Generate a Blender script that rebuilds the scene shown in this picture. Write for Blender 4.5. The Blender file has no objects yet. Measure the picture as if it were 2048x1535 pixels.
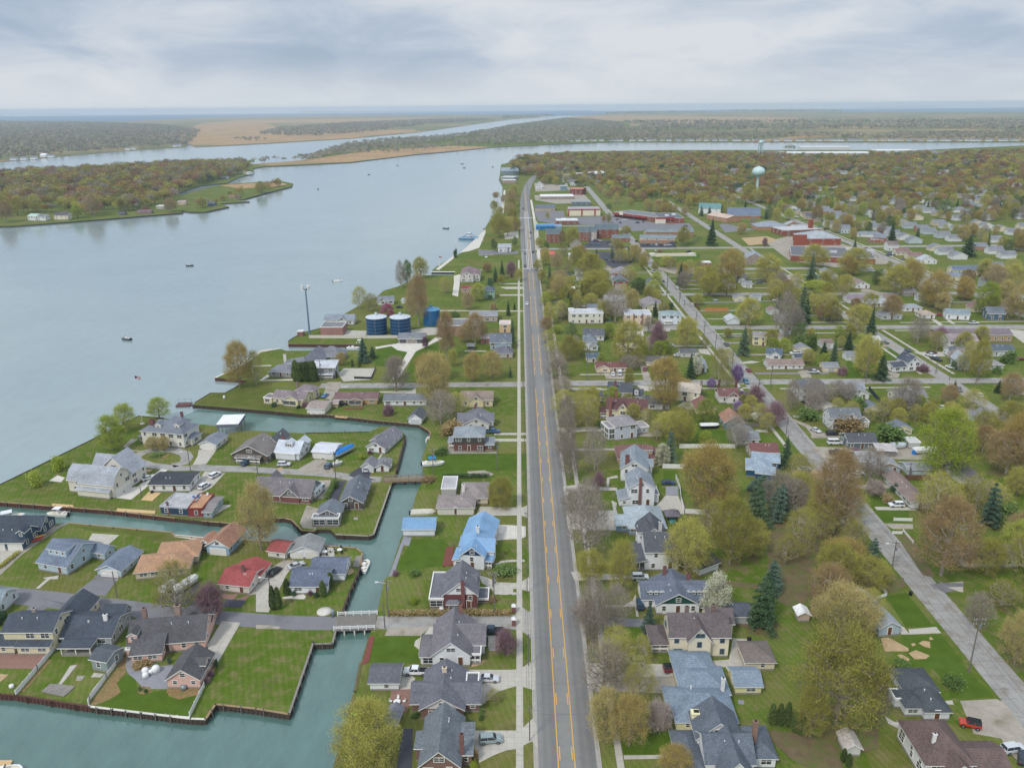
import bpy, bmesh, math, random
import numpy as np
from mathutils import Vector, Matrix
random.seed(7); RNG = np.random.default_rng(7)
S = bpy.context.scene
COL = S.collection
# ---------------------------------------------------------------- camera
HC = 120.0; FPX = 1600.0; CX, CY = 1024.0, 767.5
VPX, VPY, SLOPE = 1037.0, 212.0, 0.0085
_a = Vector((VPX-CX, CY-VPY, -FPX)); _b = Vector((VPX-CX+1000, CY-VPY+1000*SLOPE, -FPX))
_Z = _b.cross(_a).normalized()
if _Z.y < 0: _Z = -_Z
_Y = _a.normalized(); _X = _Y.cross(_Z).normalized()
RW = Matrix((_X, _Y, _Z))                     # camera vector -> world vector
cam = bpy.data.cameras.new('camera'); cam.sensor_width = 36; cam.lens = 36*FPX/2048
cam.clip_start = 1; cam.clip_end = 200000
co = bpy.data.objects.new('camera', cam); COL.objects.link(co)
co.matrix_world = Matrix.Translation((0, 0, HC)) @ RW.to_4x4()
S.camera = co
# ---------------------------------------------------------------- light
SUN_EL, SUN_AZ = 48, 215                     # degrees; azimuth clockwise from +Y
w = bpy.data.worlds.new('World'); S.world = w; w.use_nodes = True
nt = w.node_tree; nt.nodes.clear()
def N(t, ty, **kw):
    n = t.nodes.new(ty)
    for k, v in kw.items(): setattr(n, k, v)
    return n
def L(t, a, b): t.links.new(a, b)
out = N(nt, 'ShaderNodeOutputWorld'); bg = N(nt, 'ShaderNodeBackground')
sky = N(nt, 'ShaderNodeTexSky'); sky.sky_type = 'NISHITA'; sky.sun_disc = False
sky.sun_elevation = math.radians(SUN_EL); sky.sun_rotation = math.radians(SUN_AZ)
sky.air_density = 1.0; sky.dust_density = 1.5; sky.ozone_density = 1.5; sky.altitude = 100
tc = N(nt, 'ShaderNodeTexCoord'); sep = N(nt, 'ShaderNodeSeparateXYZ'); L(nt, tc.outputs['Generated'], sep.inputs[0])
def MA(t, op, a, b=None, c=None, clamp=False):
    n = N(t, 'ShaderNodeMath', operation=op); n.use_clamp = clamp
    for i, v in enumerate((a, b, c)):
        if v is None: continue
        if isinstance(v, (int, float)): n.inputs[i].default_value = v
        else: L(t, v, n.inputs[i])
    return n.outputs[0]
# a cloud layer on a plane high above the ground: direction / elevation
def noise(t, vec, scale, detail=4, rough=.5, dist=0.0, dim='3D'):
    n = N(t, 'ShaderNodeTexNoise'); n.noise_dimensions = dim
    n.inputs['Scale'].default_value = scale; n.inputs['Detail'].default_value = detail
    n.inputs['Roughness'].default_value = rough; n.inputs['Distortion'].default_value = dist
    if vec is not None: L(t, vec, n.inputs['Vector'])
    return n.outputs['Fac']
def ramp(t, fac, stops, interp='LINEAR'):
    n = N(t, 'ShaderNodeValToRGB'); n.color_ramp.interpolation = interp
    e = n.color_ramp.elements
    while len(e) < len(stops): e.new(0.5)
    for i, (p, c) in enumerate(stops):
        e[i].position = p; e[i].color = (c[0], c[1], c[2], 1) if not isinstance(c, (int, float)) else (c, c, c, 1)
    L(t, fac, n.inputs[0]); return n.outputs[0]
def mix(t, fac, a, b, typ='MIX'):
    n = N(t, 'ShaderNodeMix', data_type='RGBA', blend_type=typ)
    if isinstance(fac, (int, float)): n.inputs[0].default_value = fac
    else: L(t, fac, n.inputs[0])
    for i, v in ((6, a), (7, b)):
        if isinstance(v, tuple): n.inputs[i].default_value = (v[0], v[1], v[2], 1)
        else: L(t, v, n.inputs[i])
    return n.outputs[2]
mp = N(nt, 'ShaderNodeMapping'); mp.inputs['Scale'].default_value = (1, 1, 3.4); mp.inputs['Location'].default_value = (6.3, 6.7, 6)
L(nt, tc.outputs['Generated'], mp.inputs[0])
n1 = noise(nt, mp.outputs[0], 2.1, 3, .5, .5); n2 = noise(nt, mp.outputs[0], 7.5, 8, .62, .6)
cl = MA(nt, 'ADD', MA(nt, 'MULTIPLY', n1, .64), MA(nt, 'MULTIPLY', n2, .36))
ccol = ramp(nt, cl, [(.37, (3.4, 4.2, 5.4)), (.46, (4.1, 4.8, 5.85)), (.53, (5.1, 5.65, 6.4)), (.61, (6.2, 6.5, 6.95))])
hz = ramp(nt, sep.outputs[2], [(0, 1), (.02, .75), (.055, 0)])
ccol2 = mix(nt, MA(nt, 'MULTIPLY', hz, .7), ccol, (6.5, 6.8, 7.1))
cover = ramp(nt, cl, [(.2, .86), (.5, .97)])
zen = ramp(nt, sep.outputs[2], [(.3, 1), (.7, 1.45)])
fin = mix(nt, 1.0, mix(nt, cover, sky.outputs[0], ccol2), zen, 'MULTIPLY')
L(nt, fin, bg.inputs[0]); bg.inputs[1].default_value = 0.082; L(nt, bg.outputs[0], out.inputs[0])
sl = bpy.data.lights.new('sun', 'SUN'); sl.energy = 1.5; sl.angle = math.radians(10); sl.color = (1, .955, .89)
so = bpy.data.objects.new('sun', sl); COL.objects.link(so)
_e, _az = math.radians(SUN_EL), math.radians(SUN_AZ)
sd = Vector((math.sin(_az)*math.cos(_e), math.cos(_az)*math.cos(_e), math.sin(_e)))
so.rotation_euler = sd.to_track_quat('Z', 'Y').to_euler()
S.view_settings.view_transform = 'Standard'; S.view_settings.look = 'None'
S.view_settings.exposure = 0.46; S.view_settings.gamma = 1
S.cycles.max_bounces = 5; S.cycles.diffuse_bounces = 2; S.cycles.glossy_bounces = 2
S.cycles.transmission_bounces = 2; S.cycles.volume_bounces = 1; S.cycles.transparent_max_bounces = 6
# ---------------------------------------------------------------- picture <-> ground
FR = dict(a=(0,1150,3.986), b=(512,1150,3.986), c=(1024,1150,3.986), d=(1536,1150,3.986), e=(0,800,4), f=(512,800,4),
          g=(1024,800,4), h=(1536,800,4), i=(320,540,4), j=(740,500,6.02), k=(1040,560,4), l=(1536,540,4),
          m=(900,300,4.096), n=(1300,330,2.738), o=(0,200,2.926), p=(700,180,1.519), q=(0,0,1))
def PX(fr, u, v):
    x, y, s = FR[fr]; return x+u/s, y+v/s
def G(px, py, z=0.0):
    r = RW @ Vector((px-CX, -(py-CY), -FPX))
    if r.z > -1e-5: r.z = -1e-5
    t = (z-HC)/r.z
    return Vector((r.x*t, r.y*t, z))
def GF(fr, u, v, z=0.0): return G(*PX(fr, u, v), z)
RI = RW.transposed()
def PROJ(p):
    c = RI @ (Vector(p)-Vector((0, 0, HC)))
    return CX+FPX*c.x/-c.z, CY-FPX*c.y/-c.z
def pts(fr, lst, z=0.0): return [GF(fr, u, v, z) for u, v in lst]
# ---------------------------------------------------------------- materials
M = {}
def srgb(h):
    if isinstance(h, tuple): return h
    v = [int(h[i:i+2], 16)/255 for i in (0, 2, 4)]
    return tuple(x/12.92 if x <= .04045 else ((x+.055)/1.055)**2.4 for x in v)
def mat(name, col, rough=.8, var=.25, sc=.6, fine=0, finesc=8, metal=0, spec=.3, tint=None, bump=0, obj=False, lay=None):
    if name in M: return M[name]
    m = bpy.data.materials.new(name); m.use_nodes = True; t = m.node_tree; b = t.nodes['Principled BSDF']
    c = srgb(col); b.inputs['Roughness'].default_value = rough; b.inputs['Metallic'].default_value = metal
    b.inputs['Specular IOR Level'].default_value = spec
    g = N(t, 'ShaderNodeNewGeometry'); pos = g.outputs['Position']
    if var or fine or tint:
        n = noise(t, pos, sc, 5, .6)
        f = ramp(t, n, [(.25, 1-var), (.5, 1), (.75, 1+var*.8)])
        o = mix(t, 1.0, (c[0], c[1], c[2]), f, 'MULTIPLY')
        if fine:
            n2_ = noise(t, pos, finesc, 3, .6)
            f2 = ramp(t, n2_, [(.3, 1-fine), (.7, 1+fine)])
            o = mix(t, 1.0, o, f2, 'MULTIPLY')
        if tint:
            tcol, ts, lo, hi = tint
            o = mix(t, ramp(t, noise(t, pos, ts, 4, .6), [(lo, 0), (hi, 1)]), o, srgb(tcol))
        if lay == 'siding':
            sp = N(t, 'ShaderNodeSeparateXYZ'); L(t, pos, sp.inputs[0])
            fr_ = MA(t, 'FRACT', MA(t, 'MULTIPLY', sp.outputs[2], 4.5))
            o = mix(t, 1.0, o, ramp(t, fr_, [(0, .72), (.18, 1), (1, 1)]), 'MULTIPLY')
        if lay == 'brick':
            sp = N(t, 'ShaderNodeSeparateXYZ'); L(t, pos, sp.inputs[0])
            cb = N(t, 'ShaderNodeCombineXYZ'); L(t, MA(t, 'ADD', sp.outputs[0], sp.outputs[1]), cb.inputs[0]); L(t, sp.outputs[2], cb.inputs[1])
            bk = N(t, 'ShaderNodeTexBrick'); bk.inputs['Scale'].default_value = 3.2; L(t, cb.outputs[0], bk.inputs['Vector'])
            bk.inputs['Color1'].default_value = (1, 1, 1, 1); bk.inputs['Color2'].default_value = (.72, .72, .72, 1)
            bk.inputs['Mortar'].default_value = (1.5, 1.5, 1.5, 1); bk.inputs['Mortar Size'].default_value = .02
            o = mix(t, 1.0, o, bk.outputs[0], 'MULTIPLY')
        if lay == 'shingle':
            sp = N(t, 'ShaderNodeSeparateXYZ'); L(t, pos, sp.inputs[0])
            fr_ = MA(t, 'FRACT', MA(t, 'MULTIPLY', sp.outputs[2], 5))
            o = mix(t, 1.0, o, ramp(t, fr_, [(0, .8), (.3, 1.0), (1, 1.05)]), 'MULTIPLY')
            v_ = N(t, 'ShaderNodeTexVoronoi'); v_.inputs['Scale'].default_value = 3.2; L(t, pos, v_.inputs['Vector'])
            sh = N(t, 'ShaderNodeSeparateColor'); L(t, v_.outputs['Color'], sh.inputs[0])
            o = mix(t, 1.0, o, ramp(t, sh.outputs[0], [(0, .84), (1, 1.14)]), 'MULTIPLY')
        if lay == 'metalroof':
            sp = N(t, 'ShaderNodeSeparateXYZ'); L(t, pos, sp.inputs[0])
            fr_ = MA(t, 'FRACT', MA(t, 'MULTIPLY', MA(t, 'ADD', sp.outputs[0], 0), 2.2))
            o = mix(t, 1.0, o, ramp(t, fr_, [(0, .8), (.14, 1.0), (1, 1.0)]), 'MULTIPLY')
        if lay == 'plank':
            sp = N(t, 'ShaderNodeSeparateXYZ'); L(t, pos, sp.inputs[0])
            fr_ = MA(t, 'FRACT', MA(t, 'MULTIPLY', sp.outputs[0], 3))
            o = mix(t, 1.0, o, ramp(t, fr_, [(0, .6), (.16, 1.0), (1, 1.0)]), 'MULTIPLY')
        if lay == 'slab':
            bk = N(t, 'ShaderNodeTexBrick'); bk.inputs['Scale'].default_value = .33; L(t, pos, bk.inputs['Vector']); bk.offset = 0
            bk.inputs['Color1'].default_value = (1, 1, 1, 1); bk.inputs['Color2'].default_value = (.93, .93, .93, 1)
            bk.inputs['Mortar'].default_value = (.72, .72, .72, 1); bk.inputs['Mortar Size'].default_value = .012; bk.inputs['Row Height'].default_value = .5
            o = mix(t, 1.0, o, bk.outputs[0], 'MULTIPLY')
        L(t, o, b.inputs['Base Color'])
    else:
        b.inputs['Base Color'].default_value = (*c, 1)
    if bump:
        bp = N(t, 'ShaderNodeBump'); bp.inputs['Strength'].default_value = bump; bp.inputs['Distance'].default_value = .1
        L(t, noise(t, pos, finesc, 3), bp.inputs['Height']); L(t, bp.outputs[0], b.inputs['Normal'])
    M[name] = m; return m
def foliage(name, cols, rough=.9, trans=.0, sc=.35):
    """leaf clumps: colour varies by object and by clump"""
    if name in M: return M[name]
    m = bpy.data.materials.new(name); m.use_nodes = True; t = m.node_tree; b = t.nodes['Principled BSDF']
    b.inputs['Roughness'].default_value = rough; b.inputs['Specular IOR Level'].default_value = .15
    tc_ = N(t, 'ShaderNodeTexCoord'); oi = N(t, 'ShaderNodeObjectInfo')
    k = len(cols)-1
    n = noise(t, tc_.outputs['Object'], sc, 4, .65)
    f = MA(t, 'ADD', MA(t, 'MULTIPLY', n, .9), MA(t, 'MULTIPLY', oi.outputs['Random'], .45))
    stops = [(.25+.6*i/k, srgb(c)) for i, c in enumerate(cols)]
    o = ramp(t, f, stops)
    n3 = noise(t, tc_.outputs['Object'], 5, 2, .6)
    o = mix(t, 1.0, o, ramp(t, n3, [(.3, .58), (.7, 1.42)]), 'MULTIPLY')
    L(t, o, b.inputs['Base Color'])
    tr = N(t, 'ShaderNodeBsdfTranslucent'); L(t, o, tr.inputs[0]); ms = N(t, 'ShaderNodeMixShader'); ms.inputs[0].default_value = .27
    L(t, b.outputs[0], ms.inputs[1]); L(t, tr.outputs[0], ms.inputs[2]); L(t, ms.outputs[0], t.nodes['Material Output'].inputs[0])
    M[name] = m; return m
# ---------------------------------------------------------------- mesh helpers
class MB:
    """collects faces, with a material slot per face"""
    def __init__(s): s.v = []; s.f = []; s.mi = []
    def poly(s, P, mi=0):
        n = len(s.v); s.v += [tuple(p) for p in P]; s.f.append(tuple(range(n, n+len(P)))); s.mi.append(mi)
    def box(s, x0, y0, z0, x1, y1, z1, mi=0, X=None, nobot=False):
        c = [(x0,y0,z0),(x1,y0,z0),(x1,y1,z0),(x0,y1,z0),(x0,y0,z1),(x1,y0,z1),(x1,y1,z1),(x0,y1,z1)]
        if X is not None: c = [tuple(X @ Vector(p)) for p in c]
        n = len(s.v); s.v += c
        F = [(4,5,6,7),(0,1,5,4),(1,2,6,5),(2,3,7,6),(3,0,4,7)]
        if not nobot: F.append((3,2,1,0))
        for f in F: s.f.append(tuple(n+i for i in f)); s.mi.append(mi)
    def slab(s, P, th, mi=0, side=1):
        """closed slab hanging th below the polygon P (counterclockwise from above)"""
        P = [Vector(p) for p in P]; Q = [p-Vector((0,0,th)) for p in P]; n = len(s.v); k = len(P)
        s.v += [tuple(p) for p in P+Q]
        s.f.append(tuple(range(n, n+k))); s.mi.append(mi)
        s.f.append(tuple(range(n+2*k-1, n+k-1, -1))); s.mi.append(side)
        for i in range(k):
            j = (i+1) % k; s.f.append((n+i, n+k+i, n+k+j, n+j)); s.mi.append(side)
    def tube(s, p, q, r0, r1, n=6, mi=0, cap=True):
        p, q = Vector(p), Vector(q); d = (q-p)
        if d.length < 1e-6: return
        d.normalize(); a = d.orthogonal().normalized(); b = d.cross(a); k = len(s.v)
        for c, r in ((p, r0), (q, r1)):
            for i in range(n):
                t = 2*math.pi*i/n; s.v.append(tuple(c+a*(r*math.cos(t))+b*(r*math.sin(t))))
        for i in range(n):
            j = (i+1) % n; s.f.append((k+i, k+j, k+n+j, k+n+i)); s.mi.append(mi)
        if cap: s.f.append(tuple(range(k+n, k+2*n))); s.mi.append(mi); s.f.append(tuple(range(k+n-1, k-1, -1))); s.mi.append(mi)
    def rings(s, R, mi=0, close=True):
        """loft a list of rings (same count)"""
        n = len(R[0]); k = len(s.v)
        for r in R: s.v += [tuple(p) for p in r]
        for a in range(len(R)-1):
            for i in range(n):
                j = (i+1) % n; s.f.append((k+a*n+i, k+a*n+j, k+(a+1)*n+j, k+(a+1)*n+i)); s.mi.append(mi)
        if close:
            s.f.append(tuple(range(k+n-1, k-1, -1))); s.mi.append(mi)
            s.f.append(tuple(range(k+(len(R)-1)*n, k+len(R)*n))); s.mi.append(mi)
    def mesh(s, name, mats, smooth=False):
        me = bpy.data.meshes.new(name); me.from_pydata(s.v, [], s.f)
        for m in (mats if isinstance(mats, (list, tuple)) else [mats]): me.materials.append(m)
        me.polygons.foreach_set('material_index', s.mi)
        if smooth: me.polygons.foreach_set('use_smooth', [True]*len(s.f))
        me.update(); return me
    def obj(s, name, mats, parent=None, smooth=False):
        if not s.f: return None
        return link(name, s.mesh(name, mats, smooth), parent)
def link(name, data, parent=None):
    o = bpy.data.objects.new(name, data); COL.objects.link(o)
    if parent is not None: o.parent = parent
    return o
def tag(o, label=None, cat=None, group=None, kind=None):
    if label: o['label'] = label
    if cat: o['category'] = cat
    if group: o['group'] = group
    if kind: o['kind'] = kind
    return o
def thing(name, loc, rz=0, label=None, cat=None, group=None):
    o = bpy.data.objects.new(name, None); COL.objects.link(o); o.empty_display_size = .5
    o.location = loc; o.rotation_euler = (0, 0, rz); return tag(o, label, cat, group)
def copy_tree(o, parent=None):
    c = o.copy(); COL.objects.link(c); c.parent = parent
    for ch in KIDS.get(o.name, ()): copy_tree(ch, c)
    return c
KIDS = {}
def reg(o, *kids): KIDS[o.name] = [k for k in kids if k]
def trimesh(name, P, mats, skirt=0, sidemat=0):
    """a concave outline filled; skirt metres of side below it"""
    bm = bmesh.new(); vs = [bm.verts.new(p) for p in P]
    f = bm.faces.new(vs); f.normal_update()
    if f.normal.z < 0: f.normal_flip()
    if skirt:
        n = len(P); ws = [bm.verts.new((p[0], p[1], p[2]-skirt)) for p in P]
        for i in range(n):
            j = (i+1) % n; q = bm.faces.new((vs[i], ws[i], ws[j], vs[j])); q.material_index = sidemat
        bm.normal_update()
    bmesh.ops.triangulate(bm, faces=[f]); bmesh.ops.recalc_face_normals(bm, faces=bm.faces)
    me = bpy.data.meshes.new(name); bm.to_mesh(me); bm.free()
    for m in (mats if isinstance(mats, (list, tuple)) else [mats]): me.materials.append(m)
    if not skirt:
        pass
    return me
_zc = [0]
def flat(name, fr, lst, m, z=.02, kind='structure', th=0, label=None):
    """paved or planted sheet lying on the ground"""
    _zc[0] = (_zc[0]+1) % 41
    z = z+_zc[0]*.0006
    P = pts(fr, lst, 0) if fr else [Vector((x, y, 0)) for x, y in lst]
    for p in P: p.z = z
    me = trimesh(name, P, m, skirt=max(z-.002, 0.003) if not th else th)
    o = link(name, me); o['kind'] = kind; return o
def strip(name, P, w, m, z=.02, kind='structure'):
    """ribbon of width w along world points"""
    P = [Vector((p[0], p[1], 0)) for p in P]; l, r = [], []
    for i, p in enumerate(P):
        d = (P[min(i+1, len(P)-1)]-P[max(i-1, 0)]).normalized(); n = Vector((-d.y, d.x, 0))
        ww = w[i] if isinstance(w, (list, tuple)) else w
        l.append(p+n*ww/2); r.append(p-n*ww/2)
    mb = MB()
    for i in range(len(P)-1):
        mb.poly([(r[i].x, r[i].y, z), (r[i+1].x, r[i+1].y, z), (l[i+1].x, l[i+1].y, z), (l[i].x, l[i].y, z)])
    o = mb.obj(name, m); o['kind'] = kind; return o
# ---------------------------------------------------------------- surfaces
def mk_grass():
    m = bpy.data.materials.new('grass'); m.use_nodes = True; t = m.node_tree; b = t.nodes['Principled BSDF']
    b.inputs['Roughness'].default_value = .95; b.inputs['Specular IOR Level'].default_value = .1
    g = N(t, 'ShaderNodeNewGeometry'); pos = g.outputs['Position']
    mp_ = N(t, 'ShaderNodeMapping'); mp_.inputs['Rotation'].default_value = (0, 0, .04); L(t, pos, mp_.inputs[0])
    bk = N(t, 'ShaderNodeTexBrick'); bk.inputs['Scale'].default_value = 1; bk.inputs['Brick Width'].default_value = 31; bk.inputs['Row Height'].default_value = 17
    bk.inputs['Mortar Size'].default_value = 0; bk.inputs['Color1'].default_value = (0, 0, 0, 1); bk.inputs['Color2'].default_value = (1, 1, 1, 1)
    L(t, mp_.outputs[0], bk.inputs['Vector'])
    big = noise(t, pos, .045, 5, .62); mid = noise(t, pos, .35, 4, .65); fine = noise(t, pos, 3.5, 3, .7)
    c = ramp(t, big, [(.3, srgb('6c6a38')), (.46, srgb('566a24')), (.6, srgb('6a7836')), (.75, srgb('6e6d43'))])
    c = mix(t, MA(t, 'MULTIPLY', ramp(t, bk.outputs[0], [(.45, 0), (1, 1)]), .85), c, srgb('50681c')); c = mix(t, MA(t, 'MULTIPLY', ramp(t, bk.outputs[0], [(0, 1), (.4, 0)]), .7), c, srgb('72703c'))
    c = mix(t, ramp(t, mid, [(.46, 0), (.66, .85)]), c, srgb('7a744c'))
    c = mix(t, ramp(t, noise(t, pos, .12, 4, .7), [(.6, 0), (.72, .7)]), c, srgb('665c45'))
    c = mix(t, 1.0, c, ramp(t, fine, [(.3, .7), (.7, 1.3)]), 'MULTIPLY')
    sp = N(t, 'ShaderNodeSeparateXYZ'); L(t, pos, sp.inputs[0])
    mow = MA(t, 'SINE', MA(t, 'MULTIPLY', MA(t, 'ADD', sp.outputs[0], MA(t, 'MULTIPLY', sp.outputs[1], .35)), 4.2))
    c = mix(t, 1.0, c, ramp(t, mow, [(0, .94), (1, 1.06)]), 'MULTIPLY')
    L(t, c, b.inputs['Base Color']); M['grass'] = m; return m
mk_grass()
def mk_water(name='water', c0='8a9c9e', c1='92a4a6', bump=.12, md=.04):
    m = bpy.data.materials.new(name); m.use_nodes = True; t = m.node_tree; b = t.nodes['Principled BSDF']
    b.inputs['IOR'].default_value = 1.6
    g = N(t, 'ShaderNodeNewGeometry'); pos = g.outputs['Position']
    mp_ = N(t, 'ShaderNodeMapping'); mp_.inputs['Scale'].default_value = (1, .45, 1); mp_.inputs['Rotation'].default_value = (0, 0, .5); L(t, pos, mp_.inputs[0])
    big = noise(t, pos, .012, 4, .6); med = noise(t, mp_.outputs[0], .22, 4, .6)
    c = ramp(t, big, [(.3, srgb(c0)), (.7, srgb(c1))])
    c = mix(t, 1.0, c, ramp(t, med, [(.3, 1-md), (.7, 1+md)]), 'MULTIPLY')
    L(t, c, b.inputs['Base Color']); b.inputs['Roughness'].default_value = .13; b.inputs['Specular IOR Level'].default_value = .9
    n1_ = noise(t, mp_.outputs[0], 1.1, 4, .62, .6); n2_ = noise(t, mp_.outputs[0], .25, 3, .5)
    h = MA(t, 'ADD', MA(t, 'MULTIPLY', n1_, .35), MA(t, 'MULTIPLY', n2_, .9))
    bp = N(t, 'ShaderNodeBump'); bp.inputs['Strength'].default_value = bump; bp.inputs['Distance'].default_value = .3
    L(t, h, bp.inputs['Height']); L(t, bp.outputs[0], b.inputs['Normal']); M[name] = m
mk_water(); mk_water('lake_water', '54708c', '5f7b96', .3); M['lake_water'].node_tree.nodes['Principled BSDF'].inputs['Roughness'].default_value = .6; M['lake_water'].node_tree.nodes['Principled BSDF'].inputs['Specular IOR Level'].default_value = .15
mk_water('canal_water', '4b6a63', '5f7f78', .6, .14)
mat('asphalt', '7d7c80', .9, .10, .25, .10, 6, spec=.25, tint=('6a696c', .09, .55, .7))
mat('road', '7f7e83', .85, .09, .12, .08, 5, spec=.3, tint=('727176', .5, .5, .8))
def mk_highway():
    m = mat('highway', '858481', .85, .09, .12, .1, 5, spec=.3, tint=('7b7a7f', .5, .5, .8)); t = m.node_tree; b = t.nodes['Principled BSDF']; src = b.inputs['Base Color'].links[0].from_socket
    g = N(t, 'ShaderNodeNewGeometry'); sp = N(t, 'ShaderNodeSeparateXYZ'); L(t, g.outputs['Position'], sp.inputs[0]); f = MA(t, 'DIVIDE', MA(t, 'SUBTRACT', sp.outputs[0], 3.9), 11.3)
    f = MA(t, 'ADD', f, MA(t, 'MULTIPLY', MA(t, 'SUBTRACT', noise(t, g.outputs['Position'], .3, 3), .5), .03))
    L(t, mix(t, 1.0, src, ramp(t, f, [(0, .98), (.06, .8), (.12, .92), (.19, .78), (.27, .84), (.33, 1.02), (.5, 1.06), (.63, 1.02), (.7, .8), (.78, .9), (.86, .76), (.93, .86), (1, 1)]), 'MULTIPLY'), b.inputs['Base Color'])
mk_highway()
mat('drive', '86848a', .9, .18, .35, .08, 5)
mat('dark_asphalt', '4a4c54', .9, .15, .3, .1, 5)
mat('worn', '9c9a96', .95, .2, .25, .12, 4, tint=('857c70', .3, .5, .7))
mat('concrete', 'bdb8ad', .9, .12, .4, .06, 6, tint=('a39d92', .4, .55, .75), lay='slab')
mat('gutter', 'a9a59e', .9, .15, .5, .06, 6, lay='slab')
mat('concrete_new', 'd3cec4', .9, .08, .4, .05, 6, lay='slab')
mat('kerbstone', 'b8b4ac', .9, .12, 1)
mat('gravel', 'a49c90', .95, .22, .5, .18, 9, tint=('857d6c', .25, .5, .7))
mat('sand', 'b39a78', .95, .2, .7, .15, 6)
mat('mulch', '8d7350', .95, .3, 1.2, .2, 5, tint=('6b7340', .9, .5, .65))
mat('soil', '6e6048', .95, .25, .4, .15, 5, tint=('5f6936', .3, .45, .65))
mat('paver', '8d8d93', .9, .15, 1, .08, 7)
mat('brickpaver', '8e6f64', .9, .15, 1, .1, 7)
mat('yellow_paint', 'e2ab48', .7, .12, 2)
mat('yellow_worn', 'c9a970', .8, .15, 2)
mat('white_paint', 'd8d8d6', .7, .1, 2)
mat('crack', '58585c', .9, 0, 1)
mat('rust_steel', '5a3d36', .85, .35, 1.2, .2, 5)
mat('dark_timber', '4b4038', .9, .3, 1.5)
mat('timber', '9c8468', .9, .25, 1.2, .15, 6, lay='plank')
mat('fresh_timber', 'd0b183', .85, .15, 1.2, .1, 6, lay='plank')
mat('grey_timber', '8a857f', .9, .25, 1.2, .15, 6, lay='plank')
mat('red_timber', '7d4a41', .9, .2, 1.2, .15, 6, lay='plank')
mat('pole_wood', '77706a', .9, .2, 2)
mat('stone', '9b968c', .95, .3, 2, .25, 5)
mat('steel', '8f979e', .5, .1, 2, metal=.4)
mat('marsh', 'a98a62', .95, .25, .01, .2, .08, tint=('8d7c5a', .006, .5, .65))
mat('farland', '6e7048', .95, .25, .004, .15, .05, tint=('9b8560', .0016, .5, .58))
mat('white', 'e4e4e2', .6, .05, 1); mat('offwhite', 'd5d0c4', .6, .08, 1)
mat('black', '1d1e20', .5, .1, 2); mat('rubber', '1a1a1b', .8, 0)
def mk_glass():
    m = bpy.data.materials.new('window_glass'); m.use_nodes = True; b = m.node_tree.nodes['Principled BSDF']
    b.inputs['Base Color'].default_value = (.035, .042, .052, 1); b.inputs['Roughness'].default_value = .08
    b.inputs['Specular IOR Level'].default_value = .8; M['glass'] = m
mk_glass()
def wallmat(c, lay='siding'): return mat('wall_'+c+('_b' if lay == 'brick' else ''), soft(c) if lay == 'brick' else c, .75, .13, .35, .06, 6, lay=lay)
def soft(c):
    v = srgb(c); g_ = sum(v)/3; return tuple(x*.56+g_*.5 for x in v)
def lite(c):
    v = srgb(c); g_ = sum(v)/3; return tuple(min(.75, (x*.72+g_*.28)*1.3+.012) for x in v)
def roofmat(c, lay='shingle'): return mat('roof_'+c+('_m' if lay != 'shingle' else ''), lite(c), .6 if lay == 'metalroof' else .9, .24, .22, .14, 2.2, lay=lay, spec=.4 if lay == 'metalroof' else .2)
# ---------------------------------------------------------------- water and land
WZ = -1.3
mb = MB(); R_ = 22000
mb.poly([(R_*math.cos(2*math.pi*i/180), R_*math.sin(2*math.pi*i/180), WZ) for i in range(180)])
o = mb.obj('water', M['water']); o['kind'] = 'structure'
o = link('canal', trimesh('canal', [G(x, y)+Vector((0, 0, WZ+.02)) for x, y in [(-350,995),(0,985),(190,900),(260,860),(330,842),(395,813),(870,835),(870,1000),(800,1200),(700,1700),(-350,1700)]], M['canal_water'])); o['kind'] = 'structure'
o = link('lake', trimesh('lake', [G(x, y)+Vector((0, 0, WZ+.03)) for x, y in [(-400,244),(250,243),(700,234),(1020,232),(1200,231),(1500,229),(2500,229),(2500,211),(2048,215.5),(1024,223.5),(500,228.5),(0,232.5),(-400,236)]], M['lake_water'])); o['kind'] = 'structure'
LAND = []
def land(name, P, m='grass', side='dark_timber', z=0.0, world=False):
    W = [Vector((x, y, z)) for x, y in P] if world else [G(x, y, z) for x, y in P]
    LAND.append([(p.x, p.y) for p in W])
    o = link(name, trimesh(name, W, [M[m], M[side]], skirt=3.5, sidemat=1)); o['kind'] = 'structure'; return W
far = G(1037, 222).y
def w2(x, y): return (x, y)
# mainland: from the bottom of the frame up the canal and river bank, round the point and off to the right
ML = [(625,1700),(669,1535),(688,1474),(699,1423),(710,1383),(721,1326),(738,1270),(745,1255),(752,1235),(760,1198),(770,1155),(777,1152),
      (802,1075),(818,1050),(824,1020),(832,990),(839,972),(848,960),(846,940),(844,917),(852,895),(855,880),(861,867),(857,861),(839,850),(817,847),
      (762,842),(652,829),(600,829),(535,822),(460,816),(385,810),(390,805),(421,786),(450,786),(480,767),(495,761),(430,756),(480,732),(500,712),
      (520,704),(560,697),(572,701),(722,700),(728,689),(577,689),(577,682),(587,675),(607,665),(642,656),(668,640),(690,627),(710,615),(755,592),
      (767,581),(795,573),(820,561),(846,550),(906,550),(910,544),(863,544),(866,539),(873,533),(906,513),(934,500),(937,490),(961,471),(976,446),
      (985,432),(1002,422),(1005,383),(1005,371),(998,358),(1000,349),(1002,329),(1022,324),(1060,312),(1130,303),(1345,300),(1555,300),(1845,300),(2048,291),(2500,283)]
W = [tuple(G(x, y).xy) for x, y in ML]
W += [(1900, -300), (-60, -300)]
land('ground', W, world=True)
def land_px(name, P, m='grass', side='dark_timber'): return land(name, P, m, side)
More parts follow.
